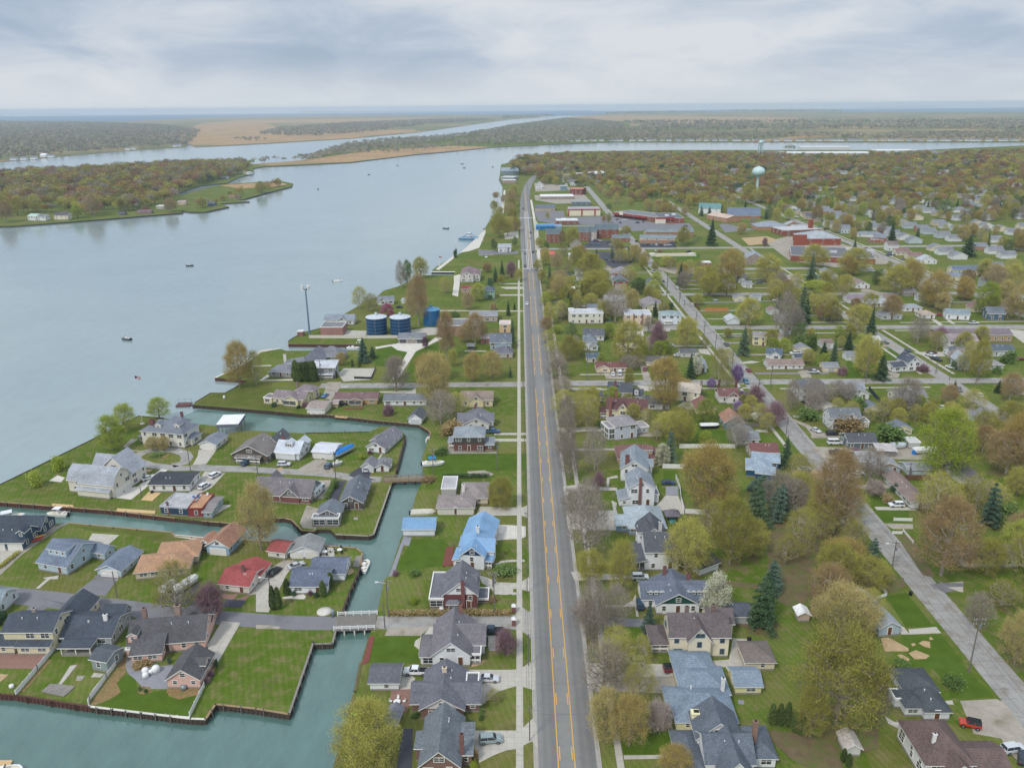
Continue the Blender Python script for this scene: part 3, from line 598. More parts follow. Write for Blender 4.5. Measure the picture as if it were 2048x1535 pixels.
 ('m','sand',[(1650,850),(2010,840),(2020,865),(1690,875)]), ('m','gravel',[(690,270),(960,290),(1000,330),(700,340)]), ('m','concrete',[(440,680),(560,665),(560,720),(450,730)]), ('m','concrete_new',[(80,840),(130,800),(290,650),(290,680),(240,800),(150,830)]), ('m','asphalt',[(230,815),(560,830),(560,850),(240,860)]), ('m','concrete_new',[(415,510),(440,330),(455,330),(440,520)]),
 ('m','gravel',[(1690,960),(2048,960),(2048,1010),(1900,1030),(1740,990)]),
 ('n','gravel',[(630,420),(760,390),(1050,430),(1300,520),(1310,540),(1010,560),(760,520)]), ('n','asphalt',[(770,305),(860,350),(800,355),(620,350),(410,370),(380,330),(400,320),(560,350)]), ('n','sand',[(500,400),(640,390),(700,410),(640,430),(540,440)]), ('n','gravel',[(730,600),(800,600),(820,640),(740,640)]),
]
for fr, m, P in FLAT:
    nm = {'concrete':'driveway','concrete_new':'driveway','gravel':'gravel_yard','asphalt':'asphalt_yard','dark_asphalt':'asphalt_yard','mulch':'flower_bed','soil':'bare_soil','sand':'sand_patch','paver':'patio',
          'brickpaver':'patio','grey_timber':'deck','red_timber':'deck','fresh_timber':'deck','stone':'stone_path','gutter':'road_apron','white':'slab'}[m]
    dk = nm == 'deck'
    flat(nm, fr, P, M[m], z=.045 if not dk else .22, kind='structure')
# darker mown turf and worn turf patches keep their own outlines
mat('grass_lush', '4e6420', .95, .18, .3, .16, 3.5, spec=.1, tint=('53692c', .15, .5, .7))
mat('grass_olive', '5c642c', .95, .2, .2, .16, 3.5, spec=.1, tint=('6c683f', .1, .5, .7))
LAWN = [('a','grass_lush',[(925,840),(1000,795),(1070,800),(1090,880),(1100,940),(1200,935),(1330,910),(1340,965),(1430,990),(1570,955),(1500,1120),(740,1030),(880,990),(968,930)]),
 ('b','grass_lush',[(920,490),(1310,485),(1265,560),(1310,610),(1290,700),(870,700)]), ('f','grass_lush',[(1245,1110),(1500,1110),(1560,1180),(1500,1320),(1100,1370)]), ('f','grass_lush',[(1360,430),(2160,425),(2160,560),(1680,570),(1660,590),(1380,590)]),
 ('c','grass_lush',[(1050,1240),(1360,1250),(1210,1425),(890,1425),(860,1300)]), ('c','grass_lush',[(720,395),(1010,395),(1060,550),(750,555)]), ('d','grass_lush',[(1060,475),(1390,470),(1600,760),(1810,970),(1450,980),(1440,890),(1310,740),(1150,730)]), ('d','grass_lush',[(940,170),(1100,135),(1320,405),(1100,415)]),
 ('e','grass_olive',[(560,1000),(1190,1050),(1370,1080),(1580,1150),(1560,1200),(980,1060),(760,1050)]), ('i','grass_olive',[(410,1000),(560,985),(700,910),(900,900),(860,1080),(1180,1130),(900,1120),(290,1070)]),
 ('g','grass_lush',[(1400,230),(1700,240),(1780,350),(1420,350)]), ('g','grass_lush',[(1210,560),(1330,560),(1310,660),(1210,670)]), ('l','grass_lush',[(0,490),(560,490),(600,640),(0,650)][:0] or [(640,620),(1020,620),(1120,680),(1060,860),(620,860)]), ('h','grass_lush',[(720,710),(980,705),(960,850),(1130,875),(1120,970),(920,975)]),
 ('j','grass_lush',[(80,1190),(270,1165),(475,1225),(360,1400),(60,1400)]), ('j','grass_lush',[(560,1225),(820,1110),(940,1150),(900,1300),(400,1530)]), ('m','grass_lush',[(1600,840),(2048,850),(2048,955),(1680,960)])]
for fr, m, P in LAWN: flat('lawn', fr, P, M[m], z=.008)
# ---------------------------------------------------------------- house kit
NMS = []                                    # (short name, px, py, size) used to say what a tree stands beside
FOOT = []                                   # world footprints (x, y, r) kept clear of trees
def prof_roof(wb, rb, x, y, w, d, z0, h, kind, rh, o=.42, gi=1):
    z = z0+h
    if kind in ('N', 'E'): pr = [(0, 0), (.5, rh), (1, 0)]
    elif kind in ('GN', 'GE'): pr = [(0, 0), (.2, rh*.62), (.5, rh), (.8, rh*.62), (1, 0)]
    elif kind in ('S', 'L'): pr = [(0, 0), (1, rh)]
    elif kind in ('B', 'R'): pr = [(0, rh), (1, 0)]
    else: pr = None
    if pr:
        alongx = kind in ('E', 'GE', 'S', 'B')            # ridge along x, profile spans y
        sp, run = (d, w) if alongx else (w, d)
        def P(s, r, zz): return (x+r, y+s, zz) if alongx else (x+s, y+r, zz)
        # gable walls
        for r in (0, run):
            g = [P(a*sp, r, z+b) for a, b in pr]
            g = [P(0, r, z)]*(pr[0][1] > 0)+g+[P(sp, r, z)]*(pr[-1][1] > 0)
            if len(g) > 2:
                if kind in ('S', 'B', 'L', 'R'): wb.poly(g, gi)
                else: wb.poly(g, gi)
        if kind in ('B',): wb.poly([P(0, 0, z), P(0, run, z), P(0, run, z+rh), P(0, 0, z+rh)], 0)
        if kind in ('R',): wb.poly([P(0, 0, z), P(0, run, z), P(0, run, z+rh), P(0, 0, z+rh)], 0)
        if kind in ('L', 'S'): wb.poly([P(sp, 0, z), P(sp, run, z), P(sp, run, z+rh), P(sp, 0, z+rh)], 0)
        q = [(a*sp, b) for a, b in pr]
        s0 = (q[1][1]-q[0][1])/max(q[1][0]-q[0][0], .1); s1 = (q[-1][1]-q[-2][1])/max(q[-1][0]-q[-2][0], .1)
        q[0] = (q[0][0]-o, q[0][1]-o*s0); q[-1] = (q[-1][0]+o, q[-1][1]+o*s1)
        for i in range(len(q)-1):
            (a, b), (c, e) = q[i], q[i+1]
            F = [P(a, -o, z+b+.14), P(c, -o, z+e+.14), P(c, run+o, z+e+.14), P(a, run+o, z+b+.14)]
            if alongx: F = F[::-1]
            rb.slab(F, .24, 0, 1)
    elif kind == 'P':
        X0_, Y0_, X1_, Y1_ = x-o, y-o, x+w+o, y+d+o; ww, dd = X1_-X0_, Y1_-Y0_; hw = min(ww, dd)/2
        zt = z+rh+.1; ze = z+.1-o*rh/max(hw-o, .5)*.6
        if ww >= dd: a, b = (X0_+hw, Y0_+hw, zt), (X1_-hw+.001, Y0_+hw, zt)
        else: a, b = (X0_+hw, Y0_+hw, zt), (X0_+hw, Y1_-hw+.001, zt)
        c = [(X0_, Y0_, ze), (X1_, Y0_, ze), (X1_, Y1_, ze), (X0_, Y1_, ze)]
        if ww >= dd: Fs = [[c[0], c[1], b, a], [c[1], c[2], b], [c[2], c[3], a, b], [c[3], c[0], a]]
        else: Fs = [[c[0], c[1], a], [c[1], c[2], b, a], [c[2], c[3], b], [c[3], c[0], a, b]]
        for F in Fs: rb.slab(F, .2, 0, 1)
    elif kind == 'F':
        rb.box(x-.12, y-.12, z-.02, x+w+.12, y+d+.12, z+.12, 0)
        for a in ((x-.15, y-.15, x+w+.15, y+.12), (x-.15, y+d-.12, x+w+.15, y+d+.15), (x-.15, y+.12, x+.12, y+d-.12), (x+w-.12, y+.12, x+w+.15, y+d-.12)):
            rb.box(a[0], a[1], z-.1, a[2], a[3], z+.42, 1)
WM = {}
def win_mesh(w, h, fc, dark=False):
    k = (w, h, fc)
    if k not in WM:
        f = MB(); t = .11; m = mat('trim_'+fc, fc, .6, .05)
        f.box(-w/2-t, -.07, -h/2-t, w/2+t, .03, -h/2); f.box(-w/2-t, -.07, h/2, w/2+t, .03, h/2+t)
        f.box(-w/2-t, -.07, -h/2, -w/2, .03, h/2); f.box(w/2, -.07, -h/2, w/2+t, .03, h/2)
        f.box(-w/2, -.05, -.03, w/2, .02, .03)
        if w > 1.5: f.box(-.04, -.05, -h/2, .04, .02, h/2)
        p = MB(); p.box(-w/2, -.02, -h/2, w/2, .02, h/2)
        WM[k] = (f.mesh('window', m), p.mesh('pane', M['glass']))
    return WM[k]
def door_mesh(w, h, col, gar=False):
    k = ('d', w, h, col)
    if k not in WM:
        f = MB(); m = mat('door_'+col, col, .6, .06)
        f.box(-w/2, -.06, 0, w/2, .02, h)
        if gar:
            for i in range(1, 4): f.box(-w/2, -.075, h*i/4-.02, w/2, -.06, h*i/4+.02, 1)
        f.box(-w/2-.12, -.09, 0, -w/2, .02, h+.12, 2); f.box(w/2, -.09, 0, w/2+.12, .02, h+.12, 2); f.box(-w/2, -.09, h, w/2, .02, h+.12, 2)
        WM[k] = f.mesh('door', [m, mat('door_groove', '9a9a98', .8, 0), mat('trim_ecebe6', 'ecebe6', .6, .05)])
    return WM[k]
def put(parent, name, me, loc, rz, child=None):
    o = link(name, me, parent); o.location = loc; o.rotation_euler = (0, 0, rz)
    if child is not None:
        c = link('pane', child, o)
    return o
def put_window(root, x, y, z, side, w=.95, h=1.35, fc='ecebe6', fine=True):
    f, p = win_mesh(w, h, fc); rz = {'f': 0, 'r': math.pi/2, 'l': -math.pi/2}[side]
    return put(root, 'window', f, (x, y, z), rz, p if fine else None) if fine else put(root, 'window', f, (x, y, z), rz, p)
def H(nm, label, fr, p0, p1, depth, h, roof, rh, wc, rc, wings=(), name='house', cat=None, brick=False, rlay='shingle', trim='e9e8e3', gable=None,
      chim=(), door='f', dcol='6b4a3a', gd=None, gdc='e2e0da', win=True, grp=None, snap=True, wz=0, fc='ecebe6', dorm=(), deck=None, up=None, tree=True, base=.45, z=0.0):
    def lo(hh, r): return (hh*.92, r*.84) if hh < 4.2 and roof != 'F' else (hh, r)
    h, rh = lo(h, rh); wings = [(*t[:4], *((lo(t[4], 0)[0], t[5], lo(t[4], t[6])[1]) if t[4] > 2.3 else t[4:7]), *t[7:]) for t in wings]
    a, b = GF(fr, *p0), GF(fr, *p1); d = b-a; W_ = math.hypot(d.x, d.y); ang = math.atan2(d.y, d.x)
    if snap and abs(ang) < math.radians(7): ang = 0
    pxy = PROJ(a); scale = abs(PROJ(a+Vector((1, 0, 0)))[0]-pxy[0])
    fine = scale > 4.0
    root = thing(name, (a.x, a.y, z), ang, label, cat or {'house':'house','garage':'garage','boathouse':'boathouse','shed':'shed'}.get(name, 'building'), grp)
    wm = wallmat(wc, 'brick' if brick else 'siding'); gm = wallmat(gable) if gable else wm
    um = wallmat(up) if up else wm
    wb, rb = MB(), MB()
    allw = [(0, 0, W_, depth, h, roof, rh, {})]+[(list(t)+[{}])[:8] for t in wings]
    for i, (x, y, ww, dd, hh, rf, rr_, op) in enumerate(allw):
        z0 = op.get('z0', 0); e = .013*i; o = op.get('o', .42 if scale > 3 else .35)
        if op.get('open'):
            for px_, py_ in ((x+.15, y+.15), (x+ww-.15, y+.15), (x+.15, y+dd-.15), (x+ww-.15, y+dd-.15), (x+ww/2, y+.15)):
                wb.box(px_-.09, py_-.09, z0, px_+.09, py_+.09, z0+hh+.05, 4)
            if not op.get('nofloor'): wb.box(x+e, y+e, -.1, x+ww-e, y+dd-e, .5, 3)
            if not op.get('norail') and not op.get('nofloor'):
                wb.box(x+.1, y+.1, .9, x+ww-.1, y+.18, 1.4, 4)
        else:
            c = [(x+e, y+e), (x+ww-e, y+e), (x+ww-e, y+dd-e), (x+e, y+dd-e)]
            zb = z0+base if (z0 == 0 and base) else z0-.3 if z0 else -.1
            for j in range(4):
                (ax, ay), (bx, by) = c[j], c[(j+1) % 4]
                zm = z0+3.1 if (up and hh > 4.5) else z0+hh
                wb.poly([(ax, ay, zb), (bx, by, zb), (bx, by, zm), (ax, ay, zm)], op.get('mi', 0))
                if zm < z0+hh: wb.poly([(ax, ay, zm), (bx, by, zm), (bx, by, z0+hh), (ax, ay, z0+hh)], 2)
                if z0 == 0 and base: wb.poly([(ax, ay, -.1), (bx, by, -.1), (bx, by, zb), (ax, ay, zb)], 3)
        prof_roof(wb, rb, x+e, y+e, ww-2*e, dd-2*e, z0, hh, rf, rr_, o, 1)
        if win and not op.get('open') and op.get('win', 1):
            for side in 'frl':
                if side == 'r' and a.x > 30 and scale < 8: continue
                if side == 'l' and a.x < -20 and scale < 8: continue
                ln = ww if side == 'f' else dd
                n = max(1, int(ln/3.3)) if ln > 1.6 else 0
                if scale < 3: n = min(n, 3)
                st = [1.75] if hh < 4.2 else ([1.6, hh-1.15] if hh < 7 else [1.6, 4.4, 7.2])
                if z0: st = [hh*.5+.1]; n = min(n, 2)
                for zi in st:
                    for k in range(n):
                        t = ln*(k+.5+RNG.uniform(-.12, .12))/n
                        if i == 0 and side == gd and zi < 3: continue
                        if i == 0 and side == door and zi < 3 and k == n//2 and name == 'house': continue
                        if hh < 2.7: zi = hh-1.0
                        wd, hh_ = (.95, 1.3) if RNG.random() < .7 or ln/n < 3 else (1.9, 1.3)
                        if hh < 2.7 and not z0: hh_ = .9
                        if z0: hh_ = min(.95, hh*.6); wd = .8
                        if op.get('big'): wd, hh_ = ln/n-.5, 1.6
                        pos = {'f': (x+t, y+e-.01), 'r': (x+ww-e+.01, y+t), 'l': (x+e-.01, y+t)}[side]
                        ox, oy = {'f': (0, -.35), 'r': (.35, 0), 'l': (-.35, 0)}[side]; X_, Y_ = pos[0]+ox, pos[1]+oy
                        if any(q != i and g[0]-.8 < X_ < g[0]+g[2]+.8 and g[1]-.8 < Y_ < g[1]+g[3]+.8 and g[7].get('z0', 0)-1 < z0+zi < g[7].get('z0', 0)+g[4]+g[6]*.8+.9 for q, g in enumerate(allw)): continue
                        put_window(root, pos[0], pos[1], z0+zi, side, round(wd, 1), hh_, fc, fine)
            if (rf in ('N', 'GN')) and rr_ > 1.7: put_window(root, x+ww/2, y+e-.01, z0+hh+rr_*.38, 'f', 1.1 if rr_ < 3 else 1.9, .9, fc, fine)
            if rf in ('E', 'GE') and rr_ > 1.9:
                put_window(root, x+ww-e+.01 if a.x < 10 else x+e-.01, y+dd/2, z0+hh+rr_*.36, 'r' if a.x < 10 else 'l', .9, .9, fc, fine)
    if name == 'house' and door and scale > 2.2:
        n = max(1, int((W_ if door == 'f' else depth)/3.3)); ln = W_ if door == 'f' else depth
        t = ln*(n//2+.5)/n; pos = {'f': (t, -.01), 'r': (W_+.01, t), 'l': (-.01, t)}[door]
        o_ = put(root, 'door', door_mesh(1.0, 2.1, dcol), (pos[0], pos[1], base), {'f': 0, 'r': math.pi/2, 'l': -math.pi/2}[door])
    if gd:
        ln = W_ if gd == 'f' else depth; nn = 1 if ln < 8 else (2 if ln < 12 else 3); wdr = min(4.8, (ln-1)/nn-.5)
        for k in range(nn):
            t = ln*(k+.5)/nn; pos = {'f': (t, -.01), 'r': (W_+.01, t), 'l': (-.01, t)}[gd]
            put(root, 'garage_door', door_mesh(round(wdr, 1), 2.15, gdc, True), (pos[0], pos[1], 0), {'f': 0, 'r': math.pi/2, 'l': -math.pi/2}[gd])
    wb.obj('wall', [wm, gm, um, mat('foundation', '8e8a84', .95, .15), mat('trim_ecebe6', 'ecebe6', .6, .05)], root)
    rf_ = rb.obj('roof', [roofmat(rc, rlay), mat('trim_'+trim, trim, .6, .05)], root)
    for (x, y, ht, col, *sz) in chim:
        s = sz[0] if sz else .45; cb = MB(); zb = 0 if (x < .5 or y < .5 or x > W_-.5) else h*.7
        cb.box(x-s, y-s*.7, zb, x+s, y+s*.7, ht, 0); cb.box(x-s-.08, y-s*.7-.08, ht-.25, x+s+.08, y+s*.7+.08, ht-.05, 0)
        cb.box(x-s*.5, y-s*.35, ht, x+s*.5, y+s*.35, ht+.18, 1)
        cb.obj('chimney', [mat('chimney_'+col, soft(col) if col[0] in '789a' else col, .9, .2, 1.5, lay='brick' if col[0] in '789a' else None), M['black']], rf_)
    if scale > 3.5 and rf_ and roof in 'NEP' and name == 'house':      # vent pipes
        for k in range(2):
            t = RNG.uniform(.2, .8); vb = MB()
            if roof == 'E': xx, yy, zz_ = W_*t, depth*.34, h+rh*.68
            else: xx, yy, zz_ = W_*(.35 if a.x > 0 else .66), depth*t, h+rh*.66
            vb.tube((xx, yy, zz_-.2), (xx, yy, zz_+.6), .12, .12, 8); vb.obj('vent_pipe', M['white'], rf_)
    for dk in dorm:                                                   # small gabled dormers: x, y, w, z0, [depth, facing]
        x, y, ww, z0 = dk[:4]; dd = dk[4] if len(dk) > 4 else 2.4
        wb2, rb2 = MB(), MB(); hh = dk[5] if len(dk) > 5 else 1.3; kd = dk[6] if len(dk) > 6 else 'N'
        for (ax, ay, bx, by) in ((x, y, x+ww, y), (x+ww, y, x+ww, y+dd), (x, y+dd, x, y)):
            wb2.poly([(ax, ay, z0-.6), (bx, by, z0-.6), (bx, by, z0+hh), (ax, ay, z0+hh)])
        prof_roof(wb2, rb2, x, y, ww, dd, z0, hh, kd, ww*.32 if kd == 'N' else .5, .22, 0)
        dm = wb2.obj('dormer', [gm if gable else wm, wm], root); rb2.obj('dormer_roof', [roofmat(rc, rlay), mat('trim_'+trim, trim, .6, .05)], dm)
        k = 1 if ww < 2.6 else 3
        for j in range(k): put_window(root, x+ww*(j+.5)/k, y-.01, z0+.6, 'f', .7, .8, fc, fine)
    xs = [t[0] for t in allw]+[t[0]+t[2] for t in allw]; ys = [t[1]+t[3] for t in allw]
    ca, sa = math.cos(ang), math.sin(ang); cxl, cyl = (min(xs)+max(xs))/2, max(ys)/2
    c = (a.x+cxl*ca-cyl*sa, a.y+cxl*sa+cyl*ca); FOOT.append((c[0], c[1], (max(xs)-min(xs))/2+.5, max(ys)/2+.5))
    if nm: NMS.append((nm, *PROJ((c[0], c[1], h/2)), scale))
    return root
# ---------------------------------------------------------------- buildings: near left peninsula
BL, GR, DG, NV, BR, RD = '4e5768', '6b6a6d', '4b4a4d', '3a4350', '5b5050', '94332f'
H('pale house at the left edge','pale blue-grey house cut by the left edge beside a green hedge','a',(-260,330),(-5,335),8,3.2,'E',2.6,'c9d0d4','6d8088')
H('cream two-storey house','cream two-storey house with navy roof and a low wing beside the brick patio','a',(60,600),(455,590),8,5.4,'E',2,'d9cfae',NV,
  [(-2,-1.3,4.6,6,2.7,'E',1.5),(3.5,-1.6,7.6,2,2.7,'S',.8),(6.5,8,7,9,3.2,'N',3)],chim=[(5,5,8.2,'9b938b')])
H('grey house with white awning','grey one-storey house with dark roof and a white awning over its railed deck','a',(505,568),(905,556),10,3,'E',2.6,'a6adb1',NV,
  [(1.5,-3.6,7,3.6,2.7,'S',.3,{'open':1,'norail':1}),(6,8,5,4,3,'E',2.6)],chim=[(9,4,6.2,'e3e3e0')])
H('tall narrow grey shed','tall narrow grey shed with two-tone roof beside the white lot fence','a',(742,752),(866,775),5,3.4,'E',1.1,'8d999a','454d55',name='shed',gable='8d999a')
H('pink house','large pink house with charcoal roof, front wing and brick chimneys','a',(1035,640),(1640,590),9.5,3.2,'E',4.2,'dcb3a6',DG,
  [(1.6,-3.2,6.6,4,2.8,'S',2.2),(-.2,-1.2,1.9,3,2.6,'F',.2,{'win':0}),(11,7,6,9,3,'E',2)],chim=[(2.6,6,8.6,'9c7460',.5),(10,6.5,8.4,'a5806b',.7)],dorm=[(.2,.2,2,4.0,3)],gable='dcb3a6')
H('pink garage','pink garage with charcoal gable roof and small dormers beside the flagstone terrace','a',(1345,902),(1598,905),8.5,2.9,'N',2.9,'dcb3a6',DG,
  [(4.5,3.5,2.6,2,1.1,'E',.8,{'z0':2.7})],name='garage')
H('navy-roofed white cottage','white cottage with navy roof wings between columns of arborvitae','b',(275,150),(565,160),9,2.8,'E',2.2,'dde2e6','525d73',[(4,6,9,8,2.8,'E',2.4)])
H('red-roofed cream house','cream one-storey house with bright red roof and brick steps','a',(1755,128),(1990,152),9,2.8,'E',1.9,'dcd2c8',RD,[(1,5,8,6,2.9,'N',1.8)],chim=[(5,4,5.8,'8d5148')],fc='ecebe6')
H('small red-roofed garage','small cream garage with red hip roof next to the grey-roofed garage','f',(100,1255),(235,1275),6,2.5,'E',1.5,'dcd8cf','8b3430',name='garage',gd='r')
H('grey-roofed white garage','white double garage with pale grey gable roof by the canal','f',(275,1265),(500,1270),7,2.4,'N',2.0,'dfe2e4','7a7d7c',name='garage',gd='f')
H('light blue bungalow','light blue one-and-a-half storey bungalow with shed dormer and slate roof','e',(315,1360),(545,1400),13,3,'E',4.2,'b5c6d1','5c6a7e',[(6,9,8,4,2.6,'E',1.6)],dorm=[(2,2.2,6,4.6,4,1.2,'S')],gable='b5c6d1')
H('light blue garage','light blue double garage with slate gable roof on the lawn','e',(785,1405),(975,1420),10,2.4,'N',1.8,'b5c6d1','5f6c80',name='garage',gd='f')
H('tan-roofed ranch','low ranch house with a tan brown hip roof behind a budding tree','e',(1090,1440),(1520,1395),9,2.7,'P',2.2,'c9bba2','a3764f',[(4,6,11,9,2.7,'P',2.4)])
H('orange-roofed blue garage','blue-striped boathouse with orange brown gable roof at the canal edge','e',(1660,1230),(1838,1245),10,3.2,'N',2.6,'90adc5','96674a',[(-3.3,2,3.3,5,2.6,'N',1.2,{'big':1})],gable='dfe3e6',name='boathouse',gd='f')
H('dark blue house','dark blue house with navy gabled roof and white garage door at the left edge','e',(-80,1200),(205,1192),8.5,3,'E',3.4,'3e5266','343f4c',[(-3,7,14,8,3,'E',3)],gd='f',dorm=[(8.6,.4,2.2,4.2,3)],name='house',door=None,gable='3e5266')
H('big gambrel house','big white two-storey house with silver grey gambrel roof and garage wing','e',(650,757),(920,785),9,5.0,'GE',4.0,'dcd6c8','8a9099',
  [(-5.2,1.2,6,7.6,5,'GE',3.6),(1,8.5,12,8,5,'N',5.5),(-2,8.5,9,8,5,'E',4.4),(-.3,-1.1,12,1.2,3,'S',.5,{'win':0})],gd='r',door=None)
H('black-roofed white house','white one-storey house with a nearly flat black roof and a small timber deck','e',(1200,735),(1505,750),9.5,3,'E',.9,'dfe0df','353a42')
H('navy boathouse','navy boathouse with a flat weathered grey roof and red chimney','e',(1292,915),(1508,930),9,2.8,'F',.2,'33485c','9a9a9c',name='boathouse',cat='boathouse',gd=None,chim=[(2.5,.2,4.4,'8a4a42',.3)],trim='b9bcc0')
H('red boathouse with roof deck','red boathouse topped by an orange timber roof deck with chairs','e',(1512,938),(1625,942),10,2.9,'F',.2,'8c3b3c','b07a4e',name='boathouse',rlay='plank',trim='7d3d33')
H('pale blue canal shed','long pale blue shed with brown lean roof at the canal wall','e',(1632,945),(1700,945),10,2.5,'E',.8,'93aab4','76706f',name='boathouse')
H('white mansion','white two-storey mansion with grey hip roof, dormers and red chimney','e',(1145,355),(1480,385),10,5.8,'P',3,'dedcd2','646b78',
  [(15.4,2.5,4,6,3.2,'P',1.4),(-2.8,2,3,5,3,'P',1.2,{'big':1}),(4,9,8,5,5.6,'P',2)],chim=[(3.4,2.6,9.6,'8c4038',.8),(9,13,9,'8c4038')],dorm=[(5.4,1.6,2.2,6.7,3),(13,2.2,2,6.9,3)])
H('grey-roofed garage by the mansion','white garage with slate gable roof right of the mansion','e',(1600,393),(1732,400),9,2.5,'N',1.6,'d9d9d4','6a727f',name='garage',gd='f')
t_ = thing('boat_shelter', GF('e',1745,262), math.radians(4), 'open boat shelter with white flat roof and grey skirt on posts over the water', 'shelter')
mb = MB(); mb.box(-.3,-.3,3.4,8.3,10.3,3.7); mb.obj('roof', wallmat('e6e6e6'), t_)
mb = MB()
for s in ((-.35,-.35,8.35,-.3),(8.3,-.3,8.35,10.3),(-.35,-.3,-.3,10.3)): mb.box(s[0],s[1],2.3,s[2],s[3],3.6)
mb.obj('canvas_skirt', mat('canvas','6d7380',.8,.1), t_)
for x in (.2,7.8):
    for y in (.2,5,9.8):
        mb = MB(); mb.box(x-.1,y-.1,-3,x+.1,y+.1,3.4); mb.obj('post', M['pole_wood'], t_)
NMS.append(('open boat shelter', *PROJ(GF('e',1850,230)), 5))
H('brown shingle bungalow','dark brown shingled bungalow with white trim and broad gable','q',(466,922),(536,926),12,3.3,'N',4,'5d5550','6f6863',[(2,-1.6,9,2,2.7,'S',.6,{'open':1})],gable='5d5550')
H('charcoal-roofed house','charcoal-roofed house behind the brown shingle bungalow by the canal','q',(532,900),(560,902),9,3,'N',3,'55555a','4f535a')
H('silver-roofed white house','white house with silver metal roof, red chimney and front steps','f',(160,470),(348,485),8.5,3.4,'E',3.2,'dcdfe3','a9b2be',rlay='metalroof',chim=[(1,5,7,'8c4038')],dorm=[(3.4,1.4,2.6,4.6,3)],wings=[(.3,-.6,7.5,1,2.8,'F',.1,{'win':0}),(4,8,4,4,3.4,'N',2)])
H('pale metal garage','pale metal double garage with low light roof beside the blue covered boat','f',(455,465),(622,477),8.5,3,'E',1.3,'dcdde0','b4b9c2',name='garage',rlay='metalroof',win=False,gd='f')
H('waterside grey-roofed cottage','small white cottage with grey gable roof and rear deck at the canal bend','f',(890,415),(1032,432),16,2.6,'N',2.3,'dfe1e1','67656f',[(-1,5,2,5,2.8,'L',1)])
H('open carport','open carport with grey gable roof and white posts','f',(848,575),(942,580),5.5,2.5,'N',1.7,'cfd2d4','6a6a72',[ ],name='carport',cat='carport',win=False,base=0)
H('little hipped guest cottage','little white cottage with grey cross gables beside the carport','f',(962,578),(1062,580),5.5,2.3,'N',1.4,'dfe1e1','6a6a72',[(1,2.5,3.8,3,2.3,'E',1.4)])
H('red-brick house with steep gables','long red-brick house with steep grey roof and gabled dormers','q',(508,1001),(621,1008),10,2.9,'E',4.4,'8e3d38','686165',[(9.6,-.4,6,7,2.9,'N',3.4),(.4,5,6,6,3,'N',3.8)],brick=True,gable='7d8186')
H('charcoal house on the canal lot','charcoal one-storey house with slate gable roof on the canal lot','f',(672,878),(850,885),15,3,'N',2.6,'5a5652','59616c',gable='5a5652',chim=[(6.6,7,4.9,'6f7378',.3)])
H('screened boathouse','charcoal boathouse with white flat front and screened openings over the canal','f',(490,985),(668,990),7,3.1,'N',2.2,'6b6058','5f6771',[(-.8,-2.4,8,2.6,3.2,'F',.1,{'big':1})],name='boathouse')
H('boathouse with a grey roof','white boathouse with dark gable roof at the canal head','f',(1222,190),(1325,195),8,2.8,'N',2.1,'e0e2e4','4d545e',name='boathouse',gd='f',win=False,gdc='c9cccf')
H('long brown-roofed ranch','tan L-shaped ranch house with brown hip roof and white chimney','f',(1450,915),(1745,910),8.5,2.7,'P',2.2,'cdbfa8','7f7471',[(7,6.5,8.5,11,2.7,'P',2.2)],chim=[(7.6,10,5.6,'dddbd4')],gd='f',gdc='d9d4c8',brick=False)
H('grey slatted patio cover','grey slatted patio cover beside the brown-roofed ranch','f',(1485,770),(1600,770),9,2.6,'F',.2,'b1b0ae','9c9a9e',name='patio_cover',cat='patio cover',win=False,base=0,rlay='plank')
H('blue-roofed white garage','white garage with bright blue metal roof at the canal edge','f',(1180,1090),(1425,1103),6.8,2.9,'E',2.0,'dfe2e5','5487b2',name='garage',rlay='metalroof',win=False)
H('blue-roofed white house','tall white house with bright blue metal roof and navy gable','f',(1640,1352),(1825,1365),7,4.6,'N',2.6,'dfe2e5','5a8db8',[(-1.4,6,8.6,15,4.3,'N',2.3),(-2.2,.5,2.2,6,2.9,'L',.8),(-.6,3.4,9.2,3.6,4.8,'E',2.4),(6.4,1,2,4,2.8,'S',.5,{'open':1})],rlay='metalroof',gable='26405e',chim=[(3.2,9,8.6,'d9dadb')])
H('white-gabled brick bungalow','red-brick bungalow with white gable, flat-roofed sunroom and brick chimney','b',(1497,268),(1765,252),10,4.3,'N',3.5,'7f2f2c','60616a',
  [(-3.6,-.1,3.6,12,3.2,'F',.1,{'big':1}),(7.8,2.5,3.4,5,1.0,'F',.05,{'win':0}),(-.2,4,8.2,4.5,3.8,'E',3.2),(1,-1.1,3.2,1.3,2.6,'P',.7,{'big':1})],brick=True,gable='e3e3e1',chim=[(5,-.2,8.2,'8d3b33',.45)])
H('white bungalow with long grey roof','white bungalow with long grey roof, side porch and skylights','b',(1410,725),(1705,735),13,3.5,'N',4,'e2e4e6','67636a',
  [(0,4,11.6,6.5,3.5,'E',3.5),(-2.7,.3,2.8,7.5,2.7,'R',.01,{'big':1}),(8.3,.6,2.6,3.2,2.8,'F',.1,{'open':1})],chim=[(5.6,12.5,8,'9b5a44')])
H('white shuttered garage','small white garage with dark roof and green shutters beside the canal lawn','b',(912,918),(1140,912),6,2.5,'E',1.7,'e2e4e6','55565f',name='garage')
H('brown-brick bungalow','brown-brick bungalow with white gable and charcoal cross-gabled roof','b',(1315,1145),(1655,1140),12,2.9,'N',3.2,'8c5a4a','5a5c66',[(-2.1,2,14.2,6.5,2.8,'E',2.6),(9,7.5,2.6,3.5,2.7,'F',.1,{'open':1})],brick=True,gable='e3e3e1',chim=[(4.4,8,6.6,'d9c9ae')])
H('small white shed by the willow','small white shed with grey roof beside the budding tree','b',(1035,1205),(1130,1215),3.6,2.3,'N',1,'e2e4e6','666873',name='shed',win=False)
